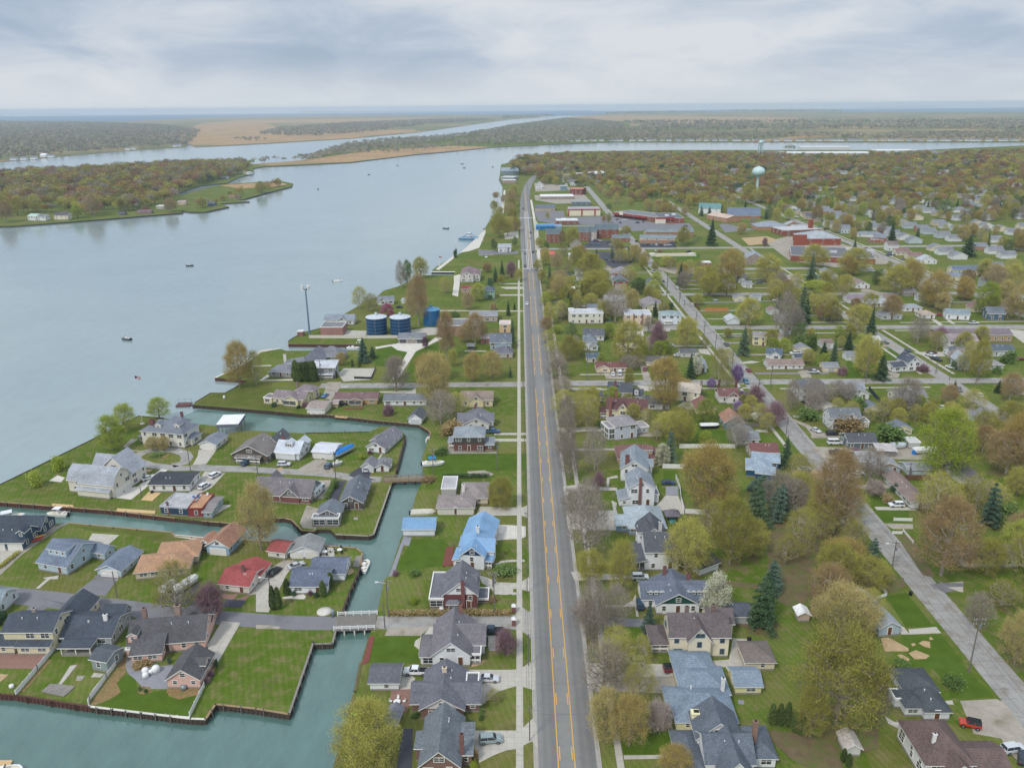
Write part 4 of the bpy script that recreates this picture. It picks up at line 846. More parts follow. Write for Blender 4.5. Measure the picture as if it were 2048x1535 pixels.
H('slate-roofed brick house','steep slate-roofed brick house with a brick chimney at the bottom edge','b',(1310,1612),(1622,1608),12.5,3.3,'N',4,'8c5a4a','5f686f',[(-1.2,4,2.6,4,3.6,'R',.02,{'win':0}),(7.6,3,2,7,3,'S',1)],brick=True,chim=[(7.8,3,7.6,'8b4f43',.45)])
H('brick foursquare','square red-brick two-storey house with pale grey hip roof','f',(1585,412),(1825,415),9.5,6,'P',2.3,'7c3a34','78828a',[(11.2,.6,3.4,7,2.8,'P',1),(-2.2,3,2.2,5,2.8,'L',.5,{'open':1})],brick=True,up='4f4b49')
H('grey-roofed house behind the brick foursquare','brick and white house with grey cross-gabled roof behind the square brick house','f',(1665,240),(1862,245),12,3,'N',2.8,'d8d6d3','65666f',[(-2.6,3,14,6,3,'E',2.6)],chim=[(4,11,6.4,'8c4038')])
H('yellow cross-gabled house','yellow cross-gabled house with turquoise trim among garden shrubs','q',(922,814),(985,815),10,3.6,'E',2.6,'d6c9a4','7e6c60',[(3.5,-1,6,6,3.6,'N',2.4)])
# north bank of the upper canal and the point
H('cream waterside villa','cream waterside villa with pale glass-roofed gables and brown wing','i',(905,1072),(1150,1092),9,3.6,'E',2.2,'ddd2ad','76686c',[(6,-1.2,6.4,8,3.6,'N',2,{'big':1}),(-4,-.5,4,5,3,'F',.1),(7,8,8,6,4.4,'P',1.6)],chim=[(7,10,7.4,'8f6a58')])
H('brown-roofed boathouse','cream boathouse with wide pale brown roof over the canal wall','i',(1178,1150),(1320,1156),9.5,2.8,'E',1.2,'d8d3c6','8d7c75',name='boathouse',gd='f',win=False)
H('maroon-roofed ranch','tan brick ranch house with maroon roof and paved terrace','i',(1400,1076),(1740,1066),8,2.8,'E',2,'b8976d','6d4f50',[(6.5,-1.6,5.6,4,2.8,'N',1.2,{'big':1})],brick=False)
H('white ranch on the canal','white ranch house with grey roof on the upper canal lawn','q',(768,812),(852,812),8,2.8,'E',1.8,'dfe0e2','646a72')
H('small boat garage on the point','small tan kiosk shed beside the maroon-roofed ranch','i',(1365,1102),(1425,1102),3,2.3,'E',.8,'b8a27c','8d7c75',name='shed',win=False)
H('large slate-roofed riverside house','large modern riverside house with sweeping slate hip roofs','i',(875,855),(1060,862),10,3,'P',2.6,'9a9a98','6b6d77',
  [(9,4,10,30,3,'P',5.5),(14,26,12,10,3.2,'P',4.6),(2,10,9,9,3,'L',2.2)],snap=False,chim=[(1.5,16,6.5,'d8d5cd',.6)])
H('two-storey wing by the arborvitae','grey two-storey guest wing with pale roof and balconies by the tall hedge','i',(1225,868),(1400,872),8,5.4,'S',1,'8f9194','a7abb3',[(-.5,-1.4,10,1.4,2.6,'S',.2,{'open':1})])
H('three-door garage','long grey-roofed garage with three charcoal doors and a small gable','j',(345,1120),(655,1128),8,2.8,'E',2.4,'9a938c','6a6f78',[(5.4,-.4,3.6,3,2.8,'N',1.2,{'win':0})],name='garage',gd='f',gdc='4c4f55')
H('brick pump building','salmon brick pump building with flat dark roof and white rim','i',(1287,523),(1463,525),11,4.6,'F',.2,'b0695a','6c6d70',name='building',brick=True,win=False,trim='e2e2e0',base=0)
H('brick kiosk','tiny red-brick kiosk with white roof at the river corner','i',(1100,530),(1146,530),3,2.6,'F',.1,'9a4f48','d9d9d8',name='building',brick=True,win=False,base=0,trim='e2e2e0')
H('white gabled house behind the tanks','white house with blue-grey cross gables behind the pump building','i',(1318,440),(1550,440),9,3.2,'E',2.8,'dcdee0','737d8a',[(8,-1,5,6,3.2,'N',2.4)])
H('brick water plant','long brick water plant with flat roof and white parapet','j',(828,1040),(1330,1045),15,6,'F',.2,'b0705c','6f7074',name='building',brick=True,win=False,trim='e4e4e2',base=0)
H('cream flat building by the plant','pale flat-roofed building behind the brick water plant','j',(1200,866),(1530,868),12,4,'E',1.2,'b9aca4','7d7f86',name='building')
H('small yellow flat house','small yellow flat-roofed house near the roadside spruces','j',(1560,1000),(1690,1000),8,5,'F',.1,'d6b98f','b9a09a',name='house')
H('blue-grey house with white dormer','blue-grey house with white dormer and steep slate roof by the highway','j',(1447,1205),(1700,1208),9,4.4,'E',3.4,'9fb0bd','57606e',[(5,-.4,3.4,4,5,'N',1.6)])
H('dark-roofed neighbour house','low house with dark hip roof behind two budding trees','j',(1490,1300),(1715,1300),8,2.8,'P',3,'b9b4ae','5b5c68')
H('pink-grey plant house','small pink brick house left of the blue-grey house','j',(1335,1130),(1440,1132),7,3.6,'E',1.5,'a8716a','9a8c92',brick=False)
H('little black shed on the green','little dark green shed beside the gravel yard','j',(1175,1200),(1250,1202),4,2.4,'E',.9,'46504c','6a6f70',name='shed',win=False)
H('long mauve-roofed apartments','white waterside apartments with long mauve gabled roofs','j',(1090,388),(1245,390),24,5.4,'N',2,'cfcac6','7b6266',[(7,2,7,18,4.8,'N',1.6)],name='apartment_building',cat='building')
H('red-roofed restaurant','maroon-roofed waterside restaurant with cream arched gable','j',(1100,520),(1340,520),9,3.2,'E',1.6,'b59a8c','7c2f33',[(4,-1,4,5,3.4,'N',1.4)])
H('green house with slate roof','green-trimmed two-storey house with slate hip roof','j',(1355,590),(1500,590),9,5.6,'P',2.4,'8fb4a6','4d5866',trim='a9cbbd')
H('white cottage near the pink tree','white cottage with grey gables beside the pink flowering tree','j',(85,665),(290,655),7,3,'E',2.6,'dadcde','6d747e',[(1,-1,4.5,6,3,'N',2.6)])
H('small white outbuilding by the shore','small white outbuilding with grey roof by the shore trees','j',(380,650),(430,652),5,2.6,'E',1.3,'d8dadc','8b8f94',name='shed',win=False)
H('white park house','white two-gabled house in the riverside park','m',(395,838),(500,838),10,4.5,'E',2.2,'dcdee0','8f959c',[(1,-2,7,6,3.4,'N',2)])
# east of the highway
H('white victorian with tower','white two-storey house with square turret, dark roof and side porch','g',(1065,1362),(1330,1368),9.5,6,'E',3.2,'e2e4e6','4c4f58',
  [(-3.2,-.2,3.2,10,2.9,'L',.9,{'open':1,'norail':1}),(-1,8.8,3.8,3.8,7.4,'P',3.6),(0,8,7,9,5.6,'N',3)],chim=[(5,8,10.6,'c9c7c4')])
H('dark-roofed garage behind the turret house','white garage with black gable roof behind the budding tree','g',(1495,1410),(1650,1355),8,2.6,'E',2.0,'d9dbdd','3f4246',name='garage',snap=False,win=False)
H('pale slate-roofed house','low pale blue house with a wide light slate hip roof','g',(935,1080),(1225,1070),13,2.8,'P',4,'7f9bb0','8b9aa2',[(-3.4,1.8,4,6.2,2.8,'E',1.4)],door=None)
H('tall white house with brick chimney stripe','tall white gabled house with a brick chimney stripe and side porch','g',(932,850),(1135,852),9.5,6.6,'N',2.6,'e2e4e6','737d87',[(-3,0,3,6,2.8,'L',.8),(6.8,2,3,6,3.2,'F',.1)],chim=[(3.4,-.25,10,'8d4a40',.4)])
H('white house with red chimney','white house with slate roof, brick gable edge and red chimney','q',(1241,962),(1294,965),13,5,'N',3,'dfe1e3','75828c',[(7,5,3.5,4,4.2,'E',1.4)],chim=[(2,.6,9.4,'8d3f36',.7)])
H('brown-roofed tan bungalow','tan bungalow with wide reddish brown hip roof','g',(850,518),(1148,525),11,2.9,'P',3.6,'b99b74','6e4742',[(11,3,4.5,7,2.6,'P',1.6)],dorm=[(9,1.2,3,4.2,3,1,'S')])
H('lavender foursquare','pale lavender two-storey house with grey pyramid roof and low garage wing','g',(828,325),(1000,302),9,6,'P',2.2,'c6cad6','817c80',[(-2.6,1,2.6,7,4.8,'F',.1,{'big':1}),(8,3,7.4,6,2.8,'F',.1)])
H('cream house with twin chimneys','cream house with dark red roof, twin brick chimneys and railed porch','k',(690,1110),(1010,1126),9,4.4,'E',3.2,'ded3b0','5d3838',[(4.2,-.7,4.6,6,4.4,'N',2.8),(-2.4,.5,2.6,6,2.8,'P',1,{'open':1})],chim=[(1.5,-.3,9.8,'a0503d',.5),(3.4,6,10.4,'a0503d',.4)])
H('white house with black roof','white two-storey house with black roof and red chimney by the avenue','k',(700,985),(890,995),9.5,5.4,'E',2.8,'e0e2e4','444a53',[(-3.6,1,3.6,6,2.8,'P',1),(9.6,2,5,6.5,3.4,'E',2.6)],chim=[(3,1,9.8,'8d3f36',.5)],dorm=[(11,2.4,1.8,4.2,2.6)])
H('long white annex','long white annex with charcoal roof right of the black-roofed house','k',(1012,1040),(1196,1044),9,3,'E',2.6,'dadcde','4a4f58')
H('large cream house','large cream two-storey house with flat pale front behind the tall gold tree','k',(1205,962),(1430,985),12,4.8,'E',1.6,'e0d8c0','a89a86',[(10,-2,3.5,2,2,'F',.1,{'win':0})],chim=[(12,5,8.4,'8f7c6c')])
H('cream garage with red roof','cream garage with reddish brown gable roof on the green','k',(1410,1075),(1565,1080),9,2.8,'N',2.8,'dccf9f','7a4a44',name='garage',win=False)
H('maroon-roofed cottage by the redbuds','white cottage with maroon roof and red gable among violet redbud trees','k',(1592,985),(1745,985),8,3.6,'E',2.6,'dbd6d6','6e4544',[(3,-1,5,5,3.6,'N',2.6)],gable='8a3a33',chim=[(1,6,8.4,'7a4038'),(8,5,8.6,'7a4038')])
H('teal house with orange roof','teal house with orange brown gable roof','g',(1700,235),(1850,240),9,3.4,'N',3,'5d7f86','94674d',gable='7d7a68')
H('white grey-roofed cottage','white cottage with grey cross roof by the second street','g',(1800,362),(1975,365),7,2.8,'E',2.2,'dfe1e3','6d7278',[(1,3,7,8,2.8,'N',2.4)])
H('deep blue house','deep blue house with pale blue-grey hip roof','q',(1492,952),(1542,957),9,3,'P',2.4,'2f5578','7e92a3',[(3,-2,6,5,3,'E',1.8),(2,8,9,7,3,'E',2)])
H('maroon-roofed house behind the blue one','brick-red roofed house just behind the deep blue house','q',(1502,918),(1556,918),8,3,'E',2.2,'a89d92','6f3f3b')
H('green-gabled bungalow','white bungalow with dark green gable and blue-grey roof','c',(1150,310),(1490,312),11,3.3,'N',3.5,'e0e2e4','555f70',[(-3.2,2.5,16.4,8,3.2,'E',3)],gable='244f45',chim=[(9,7,7.4,'8d4a40'),(3.5,10,7.4,'8d4a40')],dorm=[(-1.8,3.2,4.2,3.6,3,.9,'S'),(7.6,3.2,4.2,3.6,3,.9,'S')])
H('white shed row with dark roof','white outbuilding with dark roof beyond the white blossom tree','c',(1712,385),(1900,388),5.5,2.5,'E',1.7,'dcdee0','454c5a',name='garage',gd='f',gdc='a9adb0',win=False)
H('cream victorian','cream two-storey house with brown roof and a gabled bay','c',(1255,652),(1722,662),8.5,5.8,'E',3.2,'e0d6bc','5b5051',[(3.8,-1.6,5,6,5.8,'N',3.2),(-4,1.5,4,7,2.8,'P',1.4,{'open':1}),(9.8,6,6,6,5,'E',2)],chim=[(4.4,5,10.2,'8a6a58'),(10.6,5.5,10.4,'8a6a58')],fc='5f7f8f')
H('cream garage with brown hip roof','cream garage with brown hip roof behind the cream victorian house','c',(1862,757),(2090,760),7,2.6,'P',1.9,'ddd3b9','6a5e58',name='garage')
H('yellow house with slate roof','sprawling yellow house with blue-grey hip roofs and a big yellow chimney','c',(1308,1245),(1782,1240),10,2.9,'P',3.2,'dfd9a8','66788a',
  [(2.6,8,10,8.5,2.9,'P',2.6),(-1,4,7,6,2.9,'P',2),(2.5,14,8.5,8,2.9,'P',2.2)],chim=[(3.6,-.6,5.6,'e8e2bb',1.0),(11,8,6.6,'e0e0dd',.35)])
H('yellow garage','yellow garage with blue-grey gable roof right of the sprawling yellow house','c',(1778,948),(1985,955),6,2.5,'E',1.6,'dfd9a8','687b8c',name='garage')
H('slate cross-gabled house','large white house with steep slate cross gables at the bottom edge','c',(1540,1640),(1915,1645),8,4.4,'E',3,'e2e4e6','525c69',
  [(1.8,-3.5,6,9,4.4,'N',3.6),(-.4,6.5,8.5,7,4.2,'N',3.6),(-4.8,0,4.8,10,2.8,'P',1.6),(9.6,3,4.4,8,3,'P',1.8)],chim=[(10.4,6,8.6,'9b6a52')])
H('white house with black roofs','white rambling house with black hip roofs and pale vents','d',(1240,1155),(1440,1157),7,2.6,'P',1.9,'d5d9dc','3e454c',[(-3.4,1.2,4,5,2.6,'P',1.6),(-1.4,6,7,7,2.6,'P',2.0),(-4.6,3.5,1.6,3,2.2,'F',.1)])
H('brown-roofed white house','white house with a large brown hipped roof at the bottom right','d',(1235,1640),(1610,1642),11,4.2,'P',3.8,'dfe1e3','5f4a46',[(6,.6,10,6.5,2.8,'E',1.8),(3,-2,5,5,4,'N',2.6)],chim=[(2.4,3,8.4,'e4e4e2',.3)])
H('grey-roofed house under the trees','pale blue house with grey roof half hidden under bare trees','d',(878,492),(1046,475),14,2.8,'N',1.8,'a9b9c3','848b93')
H('small pale garden shed','small pale garden shed beside the play yard','d',(615,1440),(735,1450),4,2.3,'N',1.1,'d2cfc8','a49a90',name='shed',win=False)
H('little white hut','little white hut among leafless shrubs','d',(238,370),(325,368),3,2.3,'N',.9,'c9b4a8','d3d3d0',name='shed',win=False)
H('white victorian with front gable','white two-storey house with front gable behind flowering branches','h',(492,240),(735,242),8,5.2,'E',2.6,'d5d8dc','62696f',[(5,-.8,5,5,5.2,'N',2.4),(10,2,6,5,2.6,'F',.1)])
H('blue-grey barn house','blue-grey house with charcoal roof beside the white van','h',(640,395),(868,400),8,3.2,'E',2.4,'64737c','474b53')
H('light blue cottage','light blue cottage with grey gable roof at the bare tree','h',(868,592),(1060,600),7,2.8,'N',2,'a9b6be','888d92',[(-4,5,6,9,2.8,'E',2)],gable='a99f92')
H('pale grey long garage','pale grey garage behind a brown board fence','h',(1112,602),(1300,600),6,2.6,'E',1.2,'b9c2c6','7d8388',name='garage',win=False)
H('brown-roofed ranch by the white car','white ranch house with brown roof beside the driveway with a white car','h',(1140,872),(1285,872),20,2.7,'N',1.7,'d6d9dc','7a675f')
H('dark-roofed white workshop','white workshop with a flat dark roof among the trees','h',(1560,695),(1690,690),12,3,'L',.8,'c9cccd','56525a',name='garage',win=False)
H('white porch house','white porch house with dark roof below the large rust-coloured tree','h',(1560,1340),(1990,1345),8,2.9,'E',2.6,'dadde0','5a5856')
H('cream gabled house','cream gabled house with slate roof beyond the lime tree','h',(1600,238),(1790,226),8,4.2,'E',2,'d9d2b6','6a6e78',[(5,-1,4.6,6,4.6,'N',2.4)])
H('brown grey shed row','low grey-brown workshop beside the boat on a trailer','h',(870,448),(1020,455),5,2.6,'S',.6,'8a8583','a39d9c',name='shed',win=False)
H('small white carport shed','small pale shed behind the boat yard','h',(1125,388),(1215,390),5,2.3,'F',.1,'c3c5c2','b9bcb9',name='shed',win=False)
H('white two-storey corner house','white two-storey corner house with dark hip roof','l',(250,1042),(475,1046),11,5.6,'P',2.4,'d6dade','55585e',[(4.5,-1.4,6,1.8,2.8,'S',.6)])
H('white house with teal steps','white house with grey gable roof and turquoise back steps','l',(640,1040),(810,1046),11,3.2,'N',2.6,'d8dbde','7c8289',[(5,8,5,5,3,'E',2)])
H('white farmhouse with navy roof','white farmhouse with navy gable roof on the corner green','l',(1112,815),(1212,806),8,4.8,'N',2.6,'e0e2e5','3e4756',[(-7,.6,7.2,7,3,'E',1.6)])
H('cream building with white dormers','cream building with grey roof and white dormers on the corner','l',(1030,1115),(1290,1118),8,2.8,'E',1.2,'dcd6bd','6d6b6c',[(3,8,13,8,3,'E',2.2)],chim=[(10,12,6.2,'e3e3e1',.8)])
H('white ranch with brown roof','white ranch house with light brown roof and attached garage','l',(0,798),(288,803),8,2.7,'E',2,'dadcde','806a60')
H('white shed with navy roof','white shed with navy roof on the back lawn','l',(215,732),(352,735),5,2.4,'E',1.3,'d8dbde','3d4b5c',name='shed')
H('navy-roofed corner house','white house with navy roof beside the large spruce','k',(1965,628),(2085,640),8,3,'E',2.4,'d9dce0','47576b',[(2,-1.5,5,5,3,'N',2)])
H('cream boxy house','cream boxy two-storey house right of the dark spruce','k',(1862,525),(1970,530),8,5,'E',1.8,'ddd2a6','7f7774')
H('grey brick church','long low brick church hall with purple grey roof and a little white steeple','l',(1360,575),(1945,570),11,4,'E',2.4,'b39a80','6e6168',[(10,-3,7,6,4,'N',2)],name='church',cat='church')
H('white house with mauve roof','white two-storey house with mauve roof in front of the brick church','l',(1440,640),(1662,636),9,5,'E',2.4,'dcdde2','86787c',[(5,-1.5,7,6,5,'N',2.2)])
H('white duplex with navy roof','white house with dark blue gables right of the mauve-roofed house','l',(1790,697),(1935,690),8,3.6,'E',2.4,'d9dcdf','4a5663',[(6,1,7,7,3.2,'E',1.8)])
H('dark-roofed cottage by the red truck','white cottage with dark roof beside the parked red truck','l',(1455,700),(1590,700),7,3.2,'E',2,'d9dcdf','4c545c')
H('narrow pale blue gabled house','narrow pale blue gabled house at the street corner','l',(1512,800),(1605,803),9,4.4,'N',3,'bac5cf','8d97a0')
H('grey shed row on the corner block','long pale garage with grey roof on the corner block','l',(1700,800),(1870,795),8,2.8,'P',1.6,'c8cbcf','7e7b80',name='garage')
H('pinkish house at the right edge','pinkish house with pale roof at the right edge','l',(1990,1000),(2120,1005),9,3.2,'N',2.4,'cdb9b2','8f8587')
H('white flat-roofed house','white two-storey house with stepped pale flat roof','k',(400,350),(665,356),11,6,'F',.2,'dedad0','a4aab2',[(-.6,3,3,7,6.8,'F',.1,{'win':0})])
H('peach block with brick stripes','peach two-storey block with red brick stripes and flat roof','k',(838,360),(1050,365),11,6,'F',.2,'dcc7ae','9ca1aa',chim=[(5,-.25,6.6,'a15b45',.35),(10,-.25,6.6,'a15b45',.35)])
H('white blue-hipped house','white two-storey house with pale teal hip roof','k',(1125,360),(1285,356),9,5.8,'P',1.8,'d5dce2','7b8f93',[(2,-1.2,4,1.2,2.6,'F',.1,{'open':1})])
H('grey gabled house behind the peach block','grey house with broad brown gable behind the peach block','k',(985,248),(1150,248),18,3.2,'N',2.6,'c6bfa9','7d7478')
H('dark-roofed white house by the alley','white house with long dark roof by the alley','k',(505,482),(670,488),9,3.2,'E',3,'d8dbde','4f535b')
H('steep grey house','tall narrow house with steep blue-grey roof','k',(512,560),(612,560),8,4.8,'P',2.8,'d3d8dc','646e7a',[(3,-2,4,5,3,'N',1.6)])
H('teal-roofed cottage','cottage with a dark teal roof and cream windows','k',(535,662),(640,662),7,2.7,'E',1.8,'cfcabd','41566a',fc='ece3cc')
H('dark red ranch','cream ranch house with a dark red roof','k',(610,740),(850,745),8,2.8,'E',1.8,'dccab0','6d3c38',[(.2,-1,6.4,6,2.8,'N',1.7)])
H('brown-roofed ranch behind the bare tree','cream ranch house with charcoal brown roof near the side street','k',(1012,692),(1190,690),8,2.8,'E',2,'d9cdb4','56524f',[(2,-1.2,5,5,2.8,'N',1.7)])
H('small dark-roofed garage','small white garage with dark roof beside the second street','k',(1285,620),(1412,618),6,2.6,'E',1.6,'cfcfd0','525660',name='garage')
H('narrow blue-grey cottage','narrow blue-grey cottage behind the dark spruce','k',(1432,740),(1492,742),12,3,'N',2,'b9c6cf','8a949e')
H('pale ranch behind the elm','pale ranch house partly hidden behind a wide budding tree','k',(780,480),(985,485),8,2.8,'E',1.6,'dcdddb','b3b3b4')
H('beige cottage under the elm','beige cottage under the wide budding tree','k',(785,580),(935,582),7,2.8,'E',1.7,'d8cdb5','b5a696')
H('white barn','small white barn with grey gable on the green','k',(1660,360),(1756,358),9,3,'N',2.2,'d3d9de','9ea6ad',name='barn',cat='barn',win=False)
H('white house in blossom','large white house behind pale leafless branches','k',(680,225),(850,225),10,4.8,'E',2.4,'d5d6d8','8b8d91',[(9,2,5,6,4,'N',2)])
H('teal gabled brick house','brick house with teal gable beyond the avenue trees','k',(748,60),(862,62),10,4.5,'N',3,'8c5850','59636d',gable='4b7c86')
H('tall white corner house','tall white narrow corner house with slate roof','k',(1016,90),(1082,90),9,5.4,'N',2.6,'dadde0','5c6069')
H('red shop with white roof','small red shop with white flat roof','k',(360,105),(440,105),6,3,'F',.2,'8d4440','dcdcdc',name='shop',cat='shop',win=False)
H('grey-roofed hall by the parking lot','brick hall with brown gable roof beside the parking lot','m',(1310,1045),(1470,1050),16,3.4,'N',3,'8a4a40','7d7680',gable='b9b6b4',brick=False,name='hall',cat='building')
# ---------------------------------------------------------------- middle distance houses
for a in [
 ('white gabled cottage by the drive','white cottage with pale grey gable roof beside parked trailers','l',(820,300),(950,300),8,3,'E',2.2,'dde0e3','9aa0a6'),
 ('white garage-like cottage','white cottage with grey hip roof and wide dark porch','l',(1085,335),(1230,335),7,3,'P',1.8,'dcdfe2','81898f'),
 ('tan-roofed bungalow','white bungalow with tan roof behind clipped hedges','l',(1225,392),(1335,392),8,3,'P',2,'e0e0de','9a8474'),
 ('white house with dark porch','white house with pale grey roofs and a dark central porch','l',(1420,395),(1608,405),8,4,'E',2.4,'e0e3e6','6d7f86'),
 ('deep blue porch house','deep blue house with stairs down to the lawn','l',(1750,400),(1885,405),9,4.2,'E',2.8,'4a6379','5b6570'),
 ('grey house behind the rust tree','grey house with slate roof behind a rust-coloured tree','l',(905,400),(1070,400),9,3,'N',2.4,'b9bcc0','686c74'),
 ('blue and maroon house','small blue house with maroon roof below the tall spruces','l',(440,405),(590,405),8,3,'N',2.6,'55707f','6e3f40'),
 ('white house with purple roof','white house with purple-grey roof beyond the pale street','l',(640,268),(800,270),9,3,'E',2,'dcdee1','77696f'),
 ('long white gabled hall','long white hall with mauve roof and garage gable','l',(700,150),(812,150),16,3.2,'N',2.4,'dfe1e4','7c6a68'),
 ('white house with mauve roof and drive','white low house with mauve roof near a hedge','l',(1360,268),(1475,270),8,3,'E',2,'dddfe2','7b666c'),
 ('grey-roofed shed house','brown grey house with low roof between two budding trees','l',(1090,210),(1185,210),8,3,'E',1.8,'9b9590','6e6a6c'),
 ('white and brick pair','white house with brick neighbour roof at the top of the street','l',(1480,40),(1590,45),9,4,'E',2.4,'dcdee1','7f7b80'),
 ('white cabin by the junction','small white cabin at the T-junction','l',(845,600),(895,600),6,3,'E',1.6,'dcdee1','a9adb2'),
 ('teal-roofed house','white house with bright teal roof','l',(400,110),(470,112),9,3.4,'N',2.8,'d9dcdf','3f7378'),
 ('ivory cottage far right','ivory cottage with blue-grey roof under budding trees','q',(1880,563),(1935,563),9,4,'E',2.6,'ddd6c4','6b7686'),
 ('blue and cream pair','cream house with slate blue gable roof on the fourth street','q',(1905,552),(1990,550),9,4.4,'E',2.6,'dbd2bb','56677a'),
 ('long slate-roofed house','long white house with wide slate roof','q',(1712,474),(1765,476),10,3.2,'P',2.6,'d9dbde','6b7580'),
 ('small brick and blue house','small brick house with blue porch right of the slate-roofed house','q',(1742,486),(1775,486),8,3.4,'E',2,'9f6451','7a6f74'),
]: H(*a[:1], *a[1:])
# ---------------------------------------------------------------- the shopping parade and civic buildings
def BLD(nm, label, fr, p0, p1, depth, h, wc, rc='6c6e72', roof='F', rh=.2, trim='c9c7c3', brick=False, parts=(), name='building', win=True, **k):
    r = H(nm, label, fr, p0, p1, depth, h, roof, rh, wc, rc, name=name, brick=brick, trim=trim, win=win, base=0, **k)
    for (pn, b, c) in parts:
        m_ = MB(); m_.box(*b); m_.obj(pn, wallmat(c), r)
    return r
BLD('long red-canopied store','long shopping parade with a red sloping canopy and grey flat roof','m',(1345,545),(1690,590),26,5,'8b5a50','6a6f75',parts=[('canopy',(-1,-4,3.2,49,-.3,3.6),'9b2f38'),('arch',(12,-4.4,3.6,17,-3.6,7),'e2dcc8')],name='store',cat='store')
BLD('brick end store','brick supermarket block with cream corner and low grey roof','m',(1710,600),(1915,600),40,5.5,'93584c','5c6470',parts=[('corner_front',(-4,-2,0,7,-.2,6.5),'e0d6c4'),('red_fascia',(-4,-2.4,5,16,-2.05,6.6),'9b2f38'),('roof_unit',(9,14,5.6,13,18,7),'d8dade'),('roof_unit',(18,22,5.6,22,26,7),'d8dade')],name='store',cat='store')
BLD('white-fronted store','wide store with cream front panels divided by red piers','m',(975,540),(1232,540),26,7,'e4dcc4','8a8f96',parts=[('red_pier',(-1,-.6,0,0,0,8),'a53038'),('red_pier',(14,-.8,0,15.2,-.1,8),'a53038'),('red_pier',(29,-.8,0,30.2,-.1,8),'a53038'),('red_band',(-1,-.7,7,37,-.15,7.8),'a53038')],name='store',cat='store',win=False)
BLD('pale hall with steeple roof','grey chapel-like building with cream door gable','m',(700,500),(860,500),18,3.4,'b9ab92','565f6e','E',4,name='chapel',cat='chapel')
BLD('flat brick shop row','brick shop with white roof units behind the blue shop','m',(870,612),(1050,612),18,4,'8a5a50','b6babf',parts=[('roof_unit',(6,6,4.2,11,12,5.4),'eceef0'),('roof_unit',(17,6,4.2,20,9,5.2),'eceef0')],name='shop',cat='shop')
BLD('blue shop','low shop with bright blue fascia and roof by the highway','m',(706,655),(855,655),14,4,'2f7fb5','2b79b4',parts=[('fascia',(-.5,-.7,2.8,19,-.1,4.4),'2f86c4')],name='shop',cat='shop')
BLD('blue shop annex','smaller blue-roofed annex behind the budding tree','m',(855,650),(915,650),10,3.4,'8aa9c0','3f86bb',name='shop',cat='shop')
for k,(u0,u1,v,w) in enumerate([(790,905,760,'8d5a4c'),(1050,1140,745,'935f50'),(1140,1200,740,'c2b9ae'),(1195,1380,722,'8d5a4c')]):
    BLD(f'brick apartment block', ['three-storey brick apartment block with green grey roof beside the budding tree','middle brick apartment block behind the big budding tree','narrow pale apartment link block with green-grey roof','largest brick apartment block at the right end of its row'][k],'m',(u0,v),(u1,v),14,8.5,w,'4d5f66','E',3.6,name='apartment_building')
BLD('grey gable over the lawn','grey brown gabled pavilion in front of the brick apartments','m',(985,800),(1080,800),14,2.6,'a09a90','8b8279','N',6,name='pavilion',cat='pavilion',win=False)
BLD('low brick annex','low brick annex with slate roof right of the apartments','m',(1330,752),(1475,752),12,4,'9b6a58','5d6b74','E',2.4)
BLD('row of townhouses front','long row of brick and cream townhouses with grey mansard roof','m',(1555,762),(1840,766),11,4.8,'a8846e','6a7b83','E',2,up='cfc6b4',name='townhouses',cat='townhouses')
BLD('row of townhouses rear','rear row of townhouses with long slate roof','m',(1600,712),(2000,715),10,4.6,'a0806c','68777e','E',2,name='townhouses',cat='townhouses')
BLD('red-roofed roadside shop','little shop with vivid red roof at the crossing','m',(748,880),(860,880),8,2.6,'b58a80','c8323c','E',2.4,name='shop',cat='shop')
BLD('white shed cluster','white flat sheds beside the parking lot','m',(975,905),(1035,905),12,4,'dcdee0','c9cccf',name='shed')
BLD('brick tower shop','dark brick shop with rounded orange roof','m',(982,365),(1085,368),20,8,'7d4640','b0664c','E',1.2,name='shop',cat='shop')
BLD('white-roofed plaza','low plaza with broad white flat roofs','m',(740,405),(1015,405),30,3.6,'9b8d84','d9dbdd',name='store',cat='store')
BLD('dark grey store','dark grey store with wide front behind the white-fronted store','m',(1000,458),(1150,458),20,5,'6b7884','7d858c',name='store',cat='store')
BLD('white roadside house','small white house right of the bend','m',(705,318),(765,318),14,6,'dcdee1','8e9298','N',4)
BLD('blue-green office','blue-green flat office among trees','m',(905,330),(960,330),14,6,'6a8d99','8a9aa0')
BLD('long white school hall','long low hall with white roof beyond the first trees','m',(940,248),(1280,215),24,6,'8fa0ab','dadde0','E',3)
BLD('marina shops','grey-roofed marina shop over the river','m',(415,245),(525,248),20,5,'97a1a8','b9bec3')
BLD('white marina shed','white-roofed marina shed beside the river','m',(430,275),(540,275),14,5,'a58d83','e1e3e5')
BLD('cluster by the river bend','blue-grey roofed cluster of buildings at the river bend','m',(420,205),(560,205),34,7,'7d8b97','7c8a98','E',5)
BLD('blue-roofed church','large church with steep slate blue roof and brick lower walls','n',(425,290),(605,292),22,3,'a9745c','56677d','E',9,name='church',cat='church')
BLD('brick church porch','low brick and cream hall left of the slate blue church','n',(310,295),(420,315),20,4.5,'b48a70','b89a88','E',2.4)
BLD('green-roofed white church','white church with green roof and slender white steeple','n',(265,265),(385,268),18,6,'dfe3e6','4e7f80','E',5,name='church',cat='church')
BLD('tan civic hall','tan brick hall with folded slate roof','n',(585,358),(755,358),22,4,'b0856a','7b8591','P',5)
